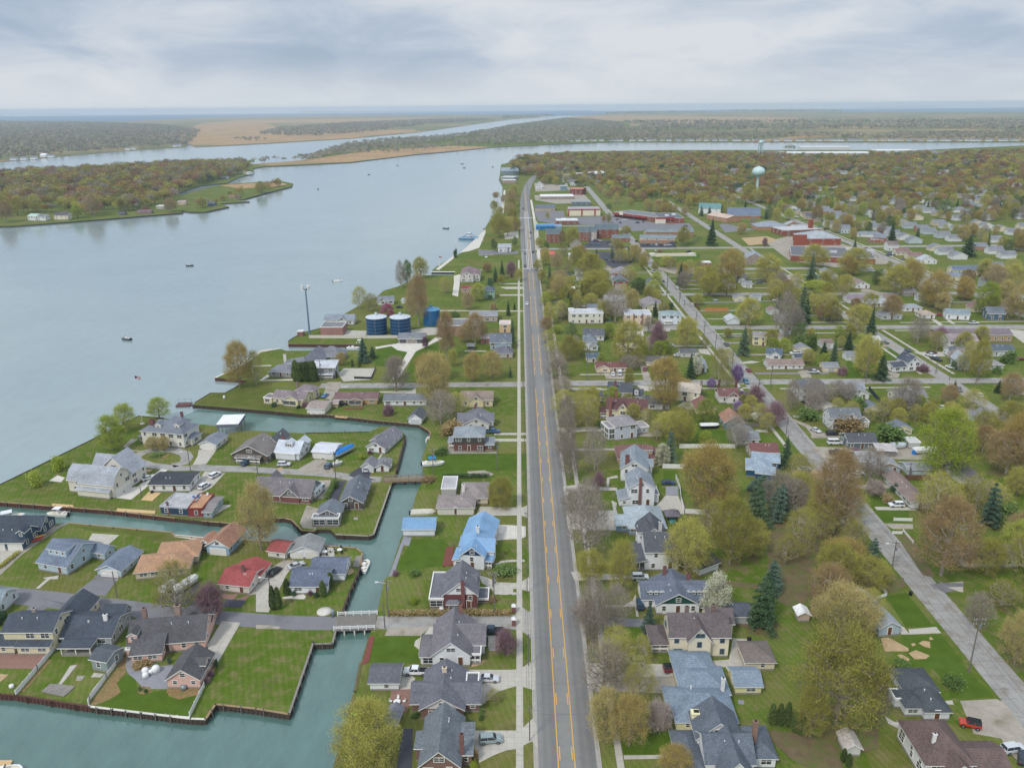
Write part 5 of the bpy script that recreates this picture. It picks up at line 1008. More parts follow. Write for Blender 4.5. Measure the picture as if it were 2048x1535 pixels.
BLD('brick school wing','wide low brick school with dark flat roofs and roof vents','n',(770,525),(1230,545),48,4.5,'8d5449','63666c',parts=[('roof_unit',(30,20,4.6,36,24,6),'c9ccd0'),('roof_unit',(60,34,4.6,66,38,6),'c9ccd0'),('roof_unit',(44,38,4.6,48,42,6),'d9dcdf'),('roof_unit',(12,40,4.6,16,44,6),'b9bcc0')],name='school',cat='school')
BLD('school gymnasium','brick gymnasium with a barrel-vaulted grey roof','n',(840,440),(1045,440),30,6,'93503f','8e969c','P',5,name='school',cat='school',parts=[('end_wall',(-9,-1,0,2,1,9.5),'93503f')])
BLD('school chimney wing','flat brick school wing with a stout chimney','n',(730,388),(930,380),24,5,'8d5449','a2a3a6',parts=[('chimney',(32,8,0,35,12,13),'8d4a3c')],name='school',cat='school')
BLD('low red-rimmed kiosk','little brick kiosk with white roof on the playing field edge','n',(282,557),(335,557),8,3,'9c5c4c','dfe1e3')
BLD('brown flat house row','brick house with grey gable beside the school lawn','n',(520,545),(620,548),16,5,'9a8a80','7f8a96','N',4)
BLD('small school house','blue-grey porch house right of the school','n',(1225,425),(1290,428),10,5,'9a5f4e','6a707c','E',3)
# concrete bleachers on the green
t_ = thing('memorial_wall', GF('m',1645,872), 0, 'low white curved memorial wall on the green', 'wall')
mb = MB(); mb.box(0,0,-.1,38,.6,1.2); mb.box(0,8,-.1,38,8.6,1.2); mb.obj('wall_panel', M['offwhite'], t_)
for x in (2, 35): 
    mb = MB(); mb.tube((x,5,0),(x,5,1.8),3,3,12); mb.obj('planter', M['offwhite'], t_)
# tanks
def tank(px, base, rpx, hpx, label, rings, domed, col, roofc):
    p = G(px, base); s = abs(PROJ(p+Vector((1,0,0)))[0]-PROJ(p)[0]); r = rpx/s; hh = hpx/abs(PROJ(p+Vector((0,0,1)))[1]-PROJ(p)[1]); p.y += r
    t = thing('storage_tank', p, 0, label, 'storage tank'); mb = MB(); n = 40
    mb.rings([[(r*math.cos(2*math.pi*i/n), r*math.sin(2*math.pi*i/n), z) for i in range(n)] for z in (-.1, hh)])
    mb.obj('shell', mat('tank_'+col, col, .45, .12, .5, spec=.5), t)
    mb = MB(); prof = [(r+.25, hh), (r+.25, hh+.25), (r*.5, hh+(1.3 if domed else .9)), (.4, hh+(1.9 if domed else 1.1))]
    mb.rings([[(a*math.cos(2*math.pi*i/n), a*math.sin(2*math.pi*i/n), z) for i in range(n)] for a, z in prof]); mb.obj('roof', mat('tank_'+roofc, roofc, .5, .15, .6), t)
    mb = MB(); mb.tube((0,0,hh+.8), (0,0,hh+2.6), .7, .7, 12); mb.obj('vent', mat('tank_'+roofc, roofc), t)
    for k in range(rings):
        z = hh*(k+1)/(rings+1); mb = MB()
        mb.rings([[(a*math.cos(2*math.pi*i/n), a*math.sin(2*math.pi*i/n), zz) for i in range(n)] for a, zz in ((r, z-.1), (r+.16, z-.1), (r+.16, z+.1), (r, z+.1))]); mb.obj('hoop', mat('tank_hoop','5f87a6',.5,.1), t)
    mb = MB()
    for x in (-.25,.25): mb.box(x-.04, -r-.3, 0, x+.04, -r-.22, hh)
    for k in range(int(hh/.5)): mb.box(-.25, -r-.29, k*.5, .25, -r-.24, k*.5+.06)
    mb.obj('ladder', M['steel'], t); NMS.append((label.split(' with')[0] if ' with' in label else label, *PROJ(p+Vector((0,0,5))), 3)); FOOT.append((p.x, p.y, r+1, r+1))
tank(751,672,20.4,33,'navy hooped storage tank nearer the river with pale roof',4,False,'173f66','c3cbd3')
tank(799,672,20.4,33,'navy hooped storage tank beside the grey garage, pale roof',4,False,'173f66','c3cbd3')
tank(862,653,16.8,30,'bright blue domed storage tank behind the brick water plant',0,True,'1d5f8f','5c93b8')
# communications mast
p = G(619.5, 671); t = thing('mast', p, 0, 'tall blue-grey steel mast with antennas beside the tiny brick kiosk', 'communications mast')
mb = MB(); mb.tube((0,0,-.2),(0,0,26),.55,.36,14); mb.obj('pole', mat('mast_blue','6d8296',.5,.1), t)
mb = MB(); mb.tube((0,0,25.6),(0,0,26.6),.8,.8,12); mb.tube((0,0,26.6),(0,0,26.75),1.5,1.5,12); mb.obj('platform', mat('mast_blue','6d8296'), t)
for k in range(9):
    a = k*.7; mb = MB(); mb.box(2.2*math.cos(a)-.12, 2.2*math.sin(a)-.12, 25.6, 2.2*math.cos(a)+.12, 2.2*math.sin(a)+.12, 27.8); mb.tube((0,0,26.6),(2.2*math.cos(a),2.2*math.sin(a),26.6),.06,.06,4); mb.obj('antenna', M['white'], t)
for a in ((1.5,0,28),(-1.5,.5,28.6)): 
    mb = MB(); mb.tube((a[0],a[1],26.6),(a[0]*1.3,a[1],28.4),.5,.8,10); mb.obj('dish', M['white'], t)
NMS.append(('tall steel mast', 619, 640, 3))
# water towers
def water_tower(px, base, top, rpx, label, legs=False, dist=None):
    p = G(px, base); s = abs(PROJ(p+Vector((1,0,0)))[0]-PROJ(p)[0]); r = rpx/s; hh = (base-top)/abs(PROJ(p+Vector((0,0,10)))[1]-PROJ(p)[1])*10
    t = thing('water_tower', p, 0, label, 'water tower'); mt_ = mat('tower_mint','bcd6d6',.45,.08,.1,spec=.5); n = 28
    zc = hh-r*.72; mb = MB()
    mb.rings([[(r*math.cos(f)*math.cos(2*math.pi*i/n), r*math.cos(f)*math.sin(2*math.pi*i/n), zc+r*.78*math.sin(f)) for i in range(n)] for f in [math.radians(-86+172*k/14) for k in range(15)]])
    mb.obj('bowl', mt_, t, True)
    mb = MB(); mb.rings([[(a*math.cos(2*math.pi*i/n), a*math.sin(2*math.pi*i/n), z) for i in range(n)] for a, z in ((r*.42,0),(r*.3,3),(r*.2,8),(r*.2,zc-r*.95),(r*.34,zc-r*.66))]); mb.obj('stem', mt_, t, True)
    mb = MB(); mb.tube((0,0,hh-.6),(0,0,hh+1.2),r*.16,r*.16,10); mb.obj('cap', mt_, t)
    if legs:
        for k in range(6):
            a = k*math.pi/3; mb = MB(); mb.tube((r*1.15*math.cos(a),r*1.15*math.sin(a),0),(r*.9*math.cos(a),r*.9*math.sin(a),zc),.7,.7,6); mb.obj('leg', mt_, t)
    NMS.append((label[:30], px, top, 2))
water_tower(1512.5, 396, 334.5, 12.6, 'pale mint water tower with a rounded bowl on one stem above the treetops')
water_tower(1519, 318, 281, 4.6, 'small distant turquoise water tower on legs near the far river', True)
# ---------------------------------------------------------------- suburb houses half hidden beyond
farh = []
WC = ['dcdee1','d9dbdd','dfe1e3','cfd3d8','d8cfb8','b9c4cc','a9826c','c7b9a4']; RC = ['6c7078','7c7f86','565c66','8f949a','6f5f5c','7a5b56','4d5560','9aa0a8']
def inroad(x, y, pad=2):
    if HL-4-pad < x < HR+4+pad and y < Y0(380): return True
    for c, wd, ylim in ((EC, EW, Y0(374)), (FC, FW, Y0(405)), (GC, FW, Y0(392))):
        if abs(x-c) < wd/2+pad and y < ylim: return True
    for py in (766, 655, 588, 538, 497, 452):
        if x > HR and abs(y-Y0(py)) < 5+pad: return True
    return False
streets_x = [EC, FC, GC]+[GC+75*k for k in range(1, 14)]
protoH = {}
FARM = []; FARB = []
def far_house(x, y, k, ori, stuff=False):
    key = (k, ori)
    if len(farh)+len(FARB) > 128 or stuff: FARM.append((x, y, k, ori)); FOOT.append((x+5, y+4, 6, 5)); return None
    if key not in protoH:
        wb, rb = MB(), MB(); w_, d_, h_ = [(11,8,3),(9,8,5.2),(13,8,2.9),(8,11,3.2)][k % 4]; rh_ = [2.4,2.6,1.9,2.8][k % 4]
        wb.box(0,0,-.1,w_,d_,h_); prof_roof(wb, rb, 0, 0, w_, d_, 0, h_, 'E' if ori else 'N', rh_ if ori else w_*.26, .4)
        wm = wallmat(WC[k % 8]); protoH[key] = (wb.mesh('wall',[wm,wm]), rb.mesh('roof',[roofmat(RC[(k*3+1) % 8]), M['white']]), w_, d_, h_)
    wme, rme, w_, d_, h_ = protoH[key]
    t = thing('house', (x, y, 0), 0, None, 'house')
    link('wall', wme, t); link('roof', rme, t)
    for q in range(3): put_window(t, w_*(q+.5)/3, -.01, 1.7, 'f', .95, 1.35, 'ecebe6', False)
    FOOT.append((x+w_/2, y+d_/2, w_/2+1, d_/2+1)); farh.append((t, k)); return t
hr = random.Random(11)
def clear_of(x, y, r):
    return all(abs(x-a) > c+r or abs(y-b) > d+r for a, b, c, d in FOOT)
cnt = 0
for sx in streets_x:
    for side in (-1, 1):
        y = Y0(690)
        while y < Y0(312):
            x = sx+side*(18+hr.random()*4)-5; px, py = PROJ((x, y, 0))
            ok = -20 < px < 2080 and clear_of(x+5, y+4, 7) and not inroad(x+5, y+4, 6)
            if py > 500 and px < 1700: ok = False
            if px < 1560 and py > 400 and px > 1100: ok = False
            if px < 1300 and py > 372: ok = False
            if py > 560 and px < 1830: ok = False
            if ok and hr.random() < (.92 if py > 420 else .5): far_house(x, y, hr.randrange(8), hr.random() < .55); cnt += 1
            y += hr.uniform(17, 26)
DESC = {'dcdee1':'white','d9dbdd':'white','dfe1e3':'white','cfd3d8':'pale grey','d8cfb8':'cream','b9c4cc':'pale blue','a9826c':'brown','c7b9a4':'tan'}
RDES = {'6c7078':'slate','7c7f86':'grey','565c66':'charcoal','8f949a':'light grey','6f5f5c':'brown','7a5b56':'reddish brown','4d5560':'dark slate','9aa0a8':'pale grey'}
for t, k in farh:
    t['label'] = f"small {DESC[WC[k%8]]} house with {RDES[RC[(k*3+1)%8]]} roof among the trees of the far suburb"; t['group'] = f"{DESC[WC[k%8]]} houses with {RDES[RC[(k*3+1)%8]]} roofs in the far suburb"
# island cottages across the river and on the far banks
for a in [('green-roofed white island house','white island house with mint green roof near the left edge','o',(165,705),(215,708),10,5,'E',2.4,'dfe1e3','8fb3a8'),
 ('white porch island house','white island house with grey roof just right of the mint-roofed one','o',(222,708),(268,708),9,5,'E',2,'dfe1e3','6c7480'),
 ('cream island house','cream island house with dark gabled roof on the lawn','o',(320,702),(398,702),10,5.4,'E',3,'ddd5c0','4f4a52'),
 ('black cottage on the island','small dark cottage on the island shore lawn','o',(692,675),(728,675),7,3,'E',2,'4d4a4d','3c3f48'),
 ('maroon-roofed island ranch','long low island house with maroon roof','o',(805,666),(885,664),9,3,'E',2,'8d6f78','6c4450'),
 ('yellow island shed','small yellow shed behind the island lawn','o',(765,625),(800,625),7,3,'E',1.6,'d8cfae','a9a59a'),
 ('white-roofed boathouse','boathouse with wide white roof at the lagoon mouth','o',(915,640),(960,640),10,4,'F',.2,'b9b4ae','e6e8ea'),
 ('tan island house','tan house beside the lagoon mouth','o',(1040,615),(1085,615),9,4,'E',2.4,'cdb79b','8f8078'),
 ('red-roofed point house','tan house with reddish brown roof on the island point','o',(1340,575),(1400,575),9,3,'E',2,'a98a70','7c5648'),
 ('navy point house','navy house among trees on the island point','o',(1215,622),(1255,622),9,4,'E',2,'4b5a72','4b556a'),
 ('green-roofed lodge','dark green roofed lodge at the lagoon bend','o',(1355,428),(1415,428),14,5,'E',3,'7f8d80','3e5850'),
 ('white lagoon cottage','white cottage at the edge of the lagoon','o',(1425,435),(1460,438),9,4,'E',2,'dfe1e3','9a9fa6'),
 ('grey lagoon house','grey-roofed house by the lagoon','o',(1290,465),(1330,465),10,4,'E',2,'b9bcc0','6f7680'),
 ('white far-bank house','white house on the far river bank at the left','o',(235,336),(268,336),16,6,'E',4,'e3e5e7','c9ccd0')]: H(*a, tree=False)
r2 = random.Random(5)
for k in range(74):
    p = G(1085+k*13+r2.uniform(-5, 5), 282.4+r2.random()*.7-(.2 if k > 40 else 0)); far_house(p.x, p.y, r2.randrange(8), True, True)
for px, y in ((20,322),(40,321),(60,320),(95,316),(250,301),(262,300),(345,295),(352,294)): p = G(px, y-1); far_house(p.x, p.y, r2.randrange(4), True, True)
wb, rb = MB(), MB()
for x, y, k, ori in FARM:
    s_ = 1.25 if y > 1500 else 1; n = len(wb.v), len(rb.v); w_, d_, h_ = 12*s_, 8*s_, 3.4*s_; wb.box(x, y, -.1, x+w_, y+d_, h_, k); prof_roof(wb, rb, x, y, w_, d_, 0, h_, 'E' if ori else 'N', 2.6*s_, .4, k); rb.mi = [k if q == 0 else q for q in rb.mi[:]] if False else rb.mi
drv = MB(); c2 = random.Random(8); FCARS = []
for t, k in farh:
    x, y = t.location.x, t.location.y; sx = min(streets_x, key=lambda q: abs(q-x-5)); s_ = 1 if sx > x else -1; x0 = x+13 if s_ > 0 else x-3; x1 = sx-s_*2
    drv.poly([(min(x0, x1), y-3.2, .03), (max(x0, x1), y-3.2, .03), (max(x0, x1), y-.4, .03), (min(x0, x1), y-.4, .03)])
    if c2.random() < .6: FCARS.append((x0+s_*c2.uniform(2, 6), y-1.8))
    if c2.random() < .4:
        w_, r_ = MB(), MB(); h_ = thing('shed', (x-s_*8+(3 if s_ < 0 else 0), y+c2.uniform(-3, 6), 0), 0, f"small garden shed behind a {DESC[WC[k%8]]} house of the far suburb", 'shed', 'garden sheds of the far suburb'); w_.box(0,0,-.1,3.4,3,2.3); prof_roof(w_, r_, 0, 0, 3.4, 3, 0, 2.3, 'N', 1, .2); w_.obj('wall', [wallmat(WC[k*5%8])]*2, h_); r_.obj('roof', [roofmat(RC[k%8]), M['white']], h_)
o = drv.obj('driveways', M['gravel']); o['kind'] = 'structure'
o = wb.obj('distant_houses', [wallmat(c) for c in WC]); o['kind'] = 'stuff'; o = rb.obj('distant_roofs', [roofmat('6c7078'), M['white']]); o['kind'] = 'stuff'
for a in [('long white works','long white factory sheds on the near river bank by the small water tower','q',(1565,314),(1745,314),60,9,'F',.3,'c9cdd2','dfe2e5'),
          ('white marina sheds','low white sheds beside the north river','q',(1600,300),(1700,300),40,8,'F',.3,'cdd1d6','e4e6e9'),
          ('pale works hall','pale hall at the right end of the factory sheds','q',(1755,309),(1830,308),50,9,'F',.3,'c3c8cd','d3d7dc')]: H(*a, name='factory', cat='factory', win=False, base=0)
# ---------------------------------------------------------------- trees
F_ = foliage
F_('leaf_bud', ['837d46','98944c','aeaa56','c0bb66']); F_('leaf_gold', ['a08c5a','ae9a5a','bca868','c2b47a']); F_('leaf_rust', ['8a7a58','9c8660','b0986c','b8a880'])
F_('leaf_lime', ['758832','8c9c3a','a5b346','b8c25c']); F_('leaf_green', ['4b6238','5d7440','6e874a','80965a']); F_('leaf_bare', ['8a8178','978d82','a59a8c','ada294'])
F_('leaf_spruce', ['3a5036','4a6244','5c7654','70866a']); F_('leaf_blue', ['465c4e','58705f','6a8270','809488']); F_('leaf_arb', ['46592f','58693c','6a7c48','7a8c54'])
F_('leaf_plum', ['6a525a','80646c','96787f','a88c92']); F_('leaf_pink', ['8f4566','a35578','b76a8c','c886a2']); F_('leaf_redbud', ['6f5580','84689a','9a7fb0','ab92bd'])
F_('leaf_white', ['9a9a78','b5b596','cfcfb4','dcdcc8']); F_('leaf_blush', ['8f8078','a89890','bfb0a8','cdc0ba'])
mat('bark', '8a8074', .95, .25, 1.5, .15, 8); mat('bark_pale', 'aaa298', .95, .25, 1.5, .2, 8); mat('bark_dark', '4b4038', .95, .25, 1.5)
def grow(rs, H_, R_, base=.2, npt=230, topw=.5):
    """limbs reaching for points spread through a lumpy crown; returns segments and twig ends"""
    zc, az = H_*(base+1)/2, H_*(1-base)/2; lob = [(rs.uniform(0, 6.28), rs.uniform(-.6, .8), rs.uniform(.45, 1.2)) for _ in range(9)]
    def env(th, s):
        f = 1.0
        for a, b, g in lob:
            d = abs((th-a+math.pi) % (2*math.pi)-math.pi)/1.1+abs(s-b)/.6
            if d < 1: f = f*(d)+g*(1-d)
        return f
    pts_ = []
    while len(pts_) < npt:
        s = rs.uniform(-1, 1); th = rs.uniform(0, 6.283); r = R_*math.sqrt(max(0, 1-abs(s-(-.15))**2.2/1.35))*env(th, s)*(rs.random()**.42)
        pts_.append(Vector((r*math.cos(th), r*math.sin(th), zc+az*s*env(th, s))))
    nodes = []; par = []
    lean = Vector((rs.gauss(0, .03), rs.gauss(0, .03), 0)); n = 9
    for i in range(n+1):
        z = H_*.62*i/n; nodes.append(Vector((lean.x*z+rs.gauss(0, .04)*i*.4, lean.y*z+rs.gauss(0, .04)*i*.4, z-.2*(i == 0)))); par.append(i-1)
    nb = max(1, int(n*base*1.05)); pts_.sort(key=lambda p: (Vector((p.x, p.y, (p.z-H_*.45)*.8))).length)
    for p in pts_:
        best, bj = 1e9, 0
        for j in range(nb, len(nodes)):
            q = nodes[j]; d = (p-q).length; c = d+max(0, q.z-p.z+d*.25)*1.6
            if c < best: best, bj = c, j
        q = nodes[bj]; d = p-q; k = max(1, int(d.length/(H_*.09))); last = bj
        for i in range(1, k+1):
            f = i/k; c = q+d*f+Vector((rs.gauss(0, .1), rs.gauss(0, .1), -.12*d.length*math.sin(math.pi*f)))*(1 if i < k else 0)
            nodes.append(c); par.append(last); last = len(nodes)-1
    w_ = [0.0]*len(nodes); ch = [0]*len(nodes)
    for j in range(len(nodes)-1, 0, -1):
        w_[j] += 1.0 if ch[j] == 0 else 0; w_[par[j]] += w_[j]; ch[par[j]] += 1
    tot = max(w_[0], 1); rad = [H_*.03*(max(v, 1)/tot)**.42 for v in w_]
    segs = [(nodes[par[j]], nodes[j], min(rad[par[j]], rad[j]*1.5), rad[j]) for j in range(1, len(nodes))]
    tips = []
    for j in range(n+1, len(nodes)):
        d = (nodes[j]-nodes[par[j]]).normalized()
        for k in range(3 if ch[j] == 0 else 1):
            nd = (d+Vector((rs.gauss(0, .6), rs.gauss(0, .6), rs.gauss(.3, .4)))).normalized(); e = nodes[j]+nd*H_*rs.uniform(.04, .085)
            segs.append((nodes[j], e, .045, .016)); tips.append((e, nd))
    return segs, tips
def leaves_np(C, D, size, rs, elong=1.0, droop=0.0, bias=None):
    """n triangles/quads of leaf at centres C"""
    n = len(C); a = rs.normal(size=(n, 3)); 
    if bias is not None: a = a*(1-bias[1])+np.array(bias[0])*bias[1]
    if D is not None: a = a*.35+D*1.2
    a /= np.linalg.norm(a, axis=1)[:, None]+1e-9
    b = rs.normal(size=(n, 3)); b -= (b*a).sum(1)[:, None]*a; b /= np.linalg.norm(b, axis=1)[:, None]+1e-9
    s = size*rs.uniform(.6, 1.4, size=(n, 1)); A = a*s*elong; B = b*s/(elong if elong > 1 else 1)
    V = np.stack([C-A-B*.5, C-A*.2+B, C+A+B*.3, C+A*.25-B], 1).reshape(-1, 3)
    return V
def np_mesh(name, V, k, mats, mi=None):
    n = len(V)//k; me = bpy.data.meshes.new(name); me.vertices.add(len(V)); me.vertices.foreach_set('co', V.astype(np.float32).ravel())
    me.loops.add(len(V)); me.loops.foreach_set('vertex_index', np.arange(len(V), dtype=np.int32))
    me.polygons.add(n); me.polygons.foreach_set('loop_start', np.arange(0, len(V), k, dtype=np.int32))
    try: me.polygons.foreach_set('loop_total', np.full(n, k, dtype=np.int32))
    except Exception: pass
    for m in mats: me.materials.append(m)
    me.update(calc_edges=True); return me
PT = {}
def wood(segs, nm, m, rmin=.0, nside=5):
    mb = MB()
    for a, b, r0, r1 in segs:
        if r0 < rmin: continue
        mb.tube(a, b, r0, r1, nside if r0 > .12 else 3, cap=False)
    return mb.mesh(nm, m, True)
def decid(kind, leafm, nleaf, size, seed, H_=12.0, R_=5.5, fuzz=.75, bark='bark', twig=0, base=.2, npt=230):
    rs = random.Random(seed); nr = np.random.default_rng(seed)
    segs, tips = grow(rs, H_, R_, base, npt)
    tp = np.array([t[0][:] for t in tips]); td = np.array([t[1][:] for t in tips])
    # crown: clumps round the twig ends, with some twigs left empty
    keep = nr.random(len(tp)) < .74; tpk, tdk = tp[keep], td[keep]; w_ = nr.random(len(tpk))**2.8+.04; w_ /= w_.sum()
    idx = nr.choice(len(tpk), nleaf, p=w_)
    C = tpk[idx]+nr.normal(size=(nleaf, 3))*fuzz*np.array([1, 1, .75]); C[:, 2] = np.maximum(C[:, 2], H_*.12)
    V = leaves_np(C, None, size, nr)
    if twig:
        idx = nr.choice(len(tp), twig); C2 = tp[idx]+nr.normal(size=(twig, 3))*.55
        D2 = td[idx]*.8+nr.normal(size=(twig, 3))*.55+np.array([0, 0, .35]); D2 /= np.linalg.norm(D2, axis=1)[:, None]
        V2 = leaves_np(C2, D2, .52, nr, elong=1.0); s = V2.reshape(-1, 4, 3)
        # thin blades
        c = C2; L_ = nr.uniform(.5, 1.3, size=(twig, 1)); o = np.cross(D2, nr.normal(size=(twig, 3))); o /= np.linalg.norm(o, axis=1)[:, None]; wd = .028
        V2 = np.stack([c-o*wd, c+o*wd, c+D2*L_+o*wd*.4, c+D2*L_-o*wd*.4], 1).reshape(-1, 3)
        V = np.concatenate([V, V2]) if nleaf else V2
    crown = np_mesh('crown', V, 4, [M[leafm]])
    PT.setdefault(kind, []).append((wood(segs, 'trunk', M[bark], .012 if twig else .03), crown, H_, R_))
def conifer(kind, leafm, seed, H_=14.0, R_=3.6, n=9000, size=.2, tiers=26, power=.95, jag=.25):
    nr = np.random.default_rng(seed); t = nr.random(n)**.62; tier = np.floor(t*tiers)/tiers; z = H_*(.06+.94*(1-(tier*.75+t*.25)))
    f = 1-(z/H_); rad = R_*(f**power)*(1-jag*nr.random(n)**2); arms = np.floor(nr.random(n)*8)/8*6.283+tier*37; rad = rad*(.75+.35*np.sin(arms*3.1+tier*50))
    a = arms+nr.normal(size=n)*.16; rr_ = rad*nr.random(n)**.42
    C = np.stack([rr_*np.cos(a), rr_*np.sin(a), z-rr_*.3+nr.normal(size=n)*.12], 1)
    D = np.stack([np.cos(a), np.sin(a), np.full(n, -.35)], 1); V = leaves_np(C, D, size, nr, elong=1.25)
    segs = [(Vector((0, 0, -.2)), Vector((0, 0, H_*.95)), H_*.02, .04)]
    PT.setdefault(kind, []).append((wood(segs, 'trunk', M['bark_dark']), np_mesh('crown', V, 4, [M[leafm]]), H_, R_))
def column(kind, leafm, seed, H_=6.0, R_=.9, n=3500, size=.1, powr=.35):
    nr = np.random.default_rng(seed); z = nr.random(n); prof_ = np.minimum(1, (1-z)**powr*1.1)*np.minimum(1, .55+z*3)
    a = nr.random(n)*6.283; r = R_*prof_*(nr.random(n)**.18)*(1+.1*np.sin(a*5+z*9)); C = np.stack([r*np.cos(a), r*np.sin(a), z*H_*.98+.1], 1)
    V = leaves_np(C, np.tile([[0, 0, 1.]], (n, 1)), size, nr, elong=1.3)
    PT.setdefault(kind, []).append((wood([(Vector((0,0,-.1)), Vector((0,0,H_*.8)), .08, .03)], 'trunk', M['bark_dark']), np_mesh('crown', V, 4, [M[leafm]]), H_, R_))
def bush(kind, leafm, seed, H_=2.0, R_=1.4, n=1600, size=.12):
    nr = np.random.default_rng(seed); k = 14; cc = nr.normal(size=(k, 3))*np.array([.42*R_, .42*R_, .2*H_])+np.array([0, 0, H_*.45])
    C = cc[nr.integers(0, k, n)]+nr.normal(size=(n, 3))*np.array([.24*R_, .24*R_, .2*H_]); C[:, 2] = np.abs(C[:, 2])
    V = leaves_np(C, None, size, nr)
    segs = [(Vector((0,0,-.1)), Vector((rr.uniform(-.5,.5)*R_, rr.uniform(-.5,.5)*R_, H_*.6)), .05, .02) for _ in range(4)]
    PT.setdefault(kind, []).append((wood(segs, 'stem', M['bark']), np_mesh('foliage', V, 4, [M[leafm]]), H_, R_))
for s in (1, 2, 3): decid('budding_tree', 'leaf_bud', 8500, .078, 10+s, fuzz=.6, twig=6000)
for s in (1, 2): decid('gold_tree', 'leaf_gold', 8000, .078, 20+s, fuzz=.6, twig=7000)
for s in (1, 2): decid('rust_tree', 'leaf_rust', 6500, .078, 30+s, fuzz=.6, twig=8000, bark='bark_pale', base=.26)
for s in (1, 2): decid('lime_tree', 'leaf_lime', 13000, .085, 40+s, fuzz=.6, twig=3000, base=.17)
for s in (1, 2): decid('green_tree', 'leaf_green', 13000, .095, 50+s, fuzz=.6)
for s in (1, 2, 3): decid('bare_tree', 'leaf_bare', 0, .1, 60+s, twig=4600, npt=240, bark='bark_pale' if s == 3 else 'bark')
for s in (1, 2): decid('haze_tree', 'leaf_bud', 2600, .07, 70+s, fuzz=.6, twig=3800, npt=230, bark='bark_pale')
decid('willow_tree', 'leaf_bud', 18000, .08, 80, fuzz=.7, twig=8000, base=.1, npt=330)
decid('plum_tree', 'leaf_plum', 3400, .08, 90, H_=6, R_=3, fuzz=.35, twig=3000, bark='bark_dark', npt=110)
decid('pink_tree', 'leaf_pink', 7000, .09, 91, H_=6, R_=3.4, fuzz=.35, npt=110); decid('redbud_tree', 'leaf_redbud', 5500, .08, 92, H_=6, R_=3.4, fuzz=.35, twig=2500, npt=110)
decid('blossom_tree', 'leaf_white', 11000, .1, 93, H_=9, R_=3, fuzz=.45, base=.08, npt=180); decid('blush_tree', 'leaf_blush', 6500, .08, 94, H_=6, R_=3.6, fuzz=.4, twig=3000, npt=110)
conifer('spruce_tree', 'leaf_spruce', 100, n=14000, size=.13, jag=.45, tiers=16); conifer('spruce_tree', 'leaf_spruce', 104, R_=4.2, n=14000, size=.13, jag=.55, tiers=13, power=.8); conifer('blue_spruce', 'leaf_blue', 101, H_=11, R_=3.8, n=13000, size=.13, jag=.4, tiers=14, power=.8)
conifer('pine_tree', 'leaf_spruce', 102, H_=15, R_=4.6, power=.55, jag=.75, n=13000, size=.15, tiers=9); conifer('pine_tree', 'leaf_blue', 103, H_=15, R_=4.4, power=.5, jag=.75, n=13000, size=.15, tiers=8)
column('arborvitae', 'leaf_arb', 110); bush('shrub', 'leaf_green', 120); bush('dark_shrub', 'leaf_spruce', 121); bush('plum_shrub', 'leaf_plum', 122); bush('yellow_shrub', 'leaf_lime', 123); bush('brown_shrub', 'leaf_rust', 124)
PHR = dict(budding_tree='olive budding tree', gold_tree='golden brown budding tree', rust_tree='rust-coloured budding tree', lime_tree='bright yellow-green tree', green_tree='green leafy tree', bare_tree='bare grey tree', haze_tree='nearly bare tree with a haze of buds',
    willow_tree='broad yellow-green tree', plum_tree='dark purple-leaved tree', pink_tree='pink flowering tree', redbud_tree='violet flowering tree', blossom_tree='white blossoming tree', blush_tree='pale pink blossoming tree', spruce_tree='dark spruce', blue_spruce='blue-green spruce',
    pine_tree='loose dark pine', arborvitae='column-shaped evergreen', shrub='green shrub', dark_shrub='dark evergreen shrub', plum_shrub='purple shrub', yellow_shrub='yellow-green shrub', brown_shrub='brown budding shrub')
OBN = dict(gold_tree='budding_tree', rust_tree='budding_tree', lime_tree='leafy_tree', green_tree='leafy_tree', haze_tree='bare_tree', willow_tree='budding_tree', plum_tree='plum_tree', blush_tree='blossom_tree', dark_shrub='shrub', plum_shrub='shrub', yellow_shrub='shrub', brown_shrub='shrub', blue_spruce='spruce_tree')
USED = {}; TREES = []
rt = random.Random(21)
def tree_at(kind, p, hh, rad, lean=0):
    tr, cr, H_, R_ = rt.choice(PT[kind]); nm = OBN.get(kind, kind)
    t = thing(nm, p, rt.random()*6.28); t.scale = (rad/R_, rad/R_, hh/H_)
    shrub = 'shrub' in kind
    link('stem' if shrub else 'trunk', tr, t); link('foliage' if shrub else 'crown', cr, t)
    t['category'] = 'shrub' if shrub else 'tree'
    TREES.append((t, kind, p.copy() if hasattr(p, 'copy') else Vector(p), hh, rad)); FOOT_T.append((p[0], p[1], rad)); return t
FOOT_T = []
def T(kind, fr, u, vb, vt, wu):
    x, y = PX(fr, u, vb); _, yt = PX(fr, u, vt); s = FR[fr][2]; p = G(x, y)
    k = abs(PROJ(p+Vector((0, 0, 1)))[1]-PROJ(p)[1]); hh = (y-yt)/k
    # crown width seen at mid height; the top sits a little further than it looks because the crown has depth
    sc = abs(PROJ(p+Vector((1, 0, 0)))[0]-PROJ(p)[0]); rad = wu/s/2/sc/(1.0 if kind in (SP, BSp, PI, AV) else 1.24)
    dep = math.atan2(HC, p.y); hh = max(hh-rad*.55*math.tan(dep), hh*.6)
    return tree_at(kind, p, hh, rad)
B,GO,RU,LI,GN,BA,HZ,WI = 'budding_tree','gold_tree','rust_tree','lime_tree','green_tree','bare_tree','haze_tree','willow_tree'
PL,PK,RB_,BL_,BS,SP,BSp,PI,AV = 'plum_tree','pink_tree','redbud_tree','blossom_tree','blush_tree','spruce_tree','blue_spruce','pine_tree','arborvitae'
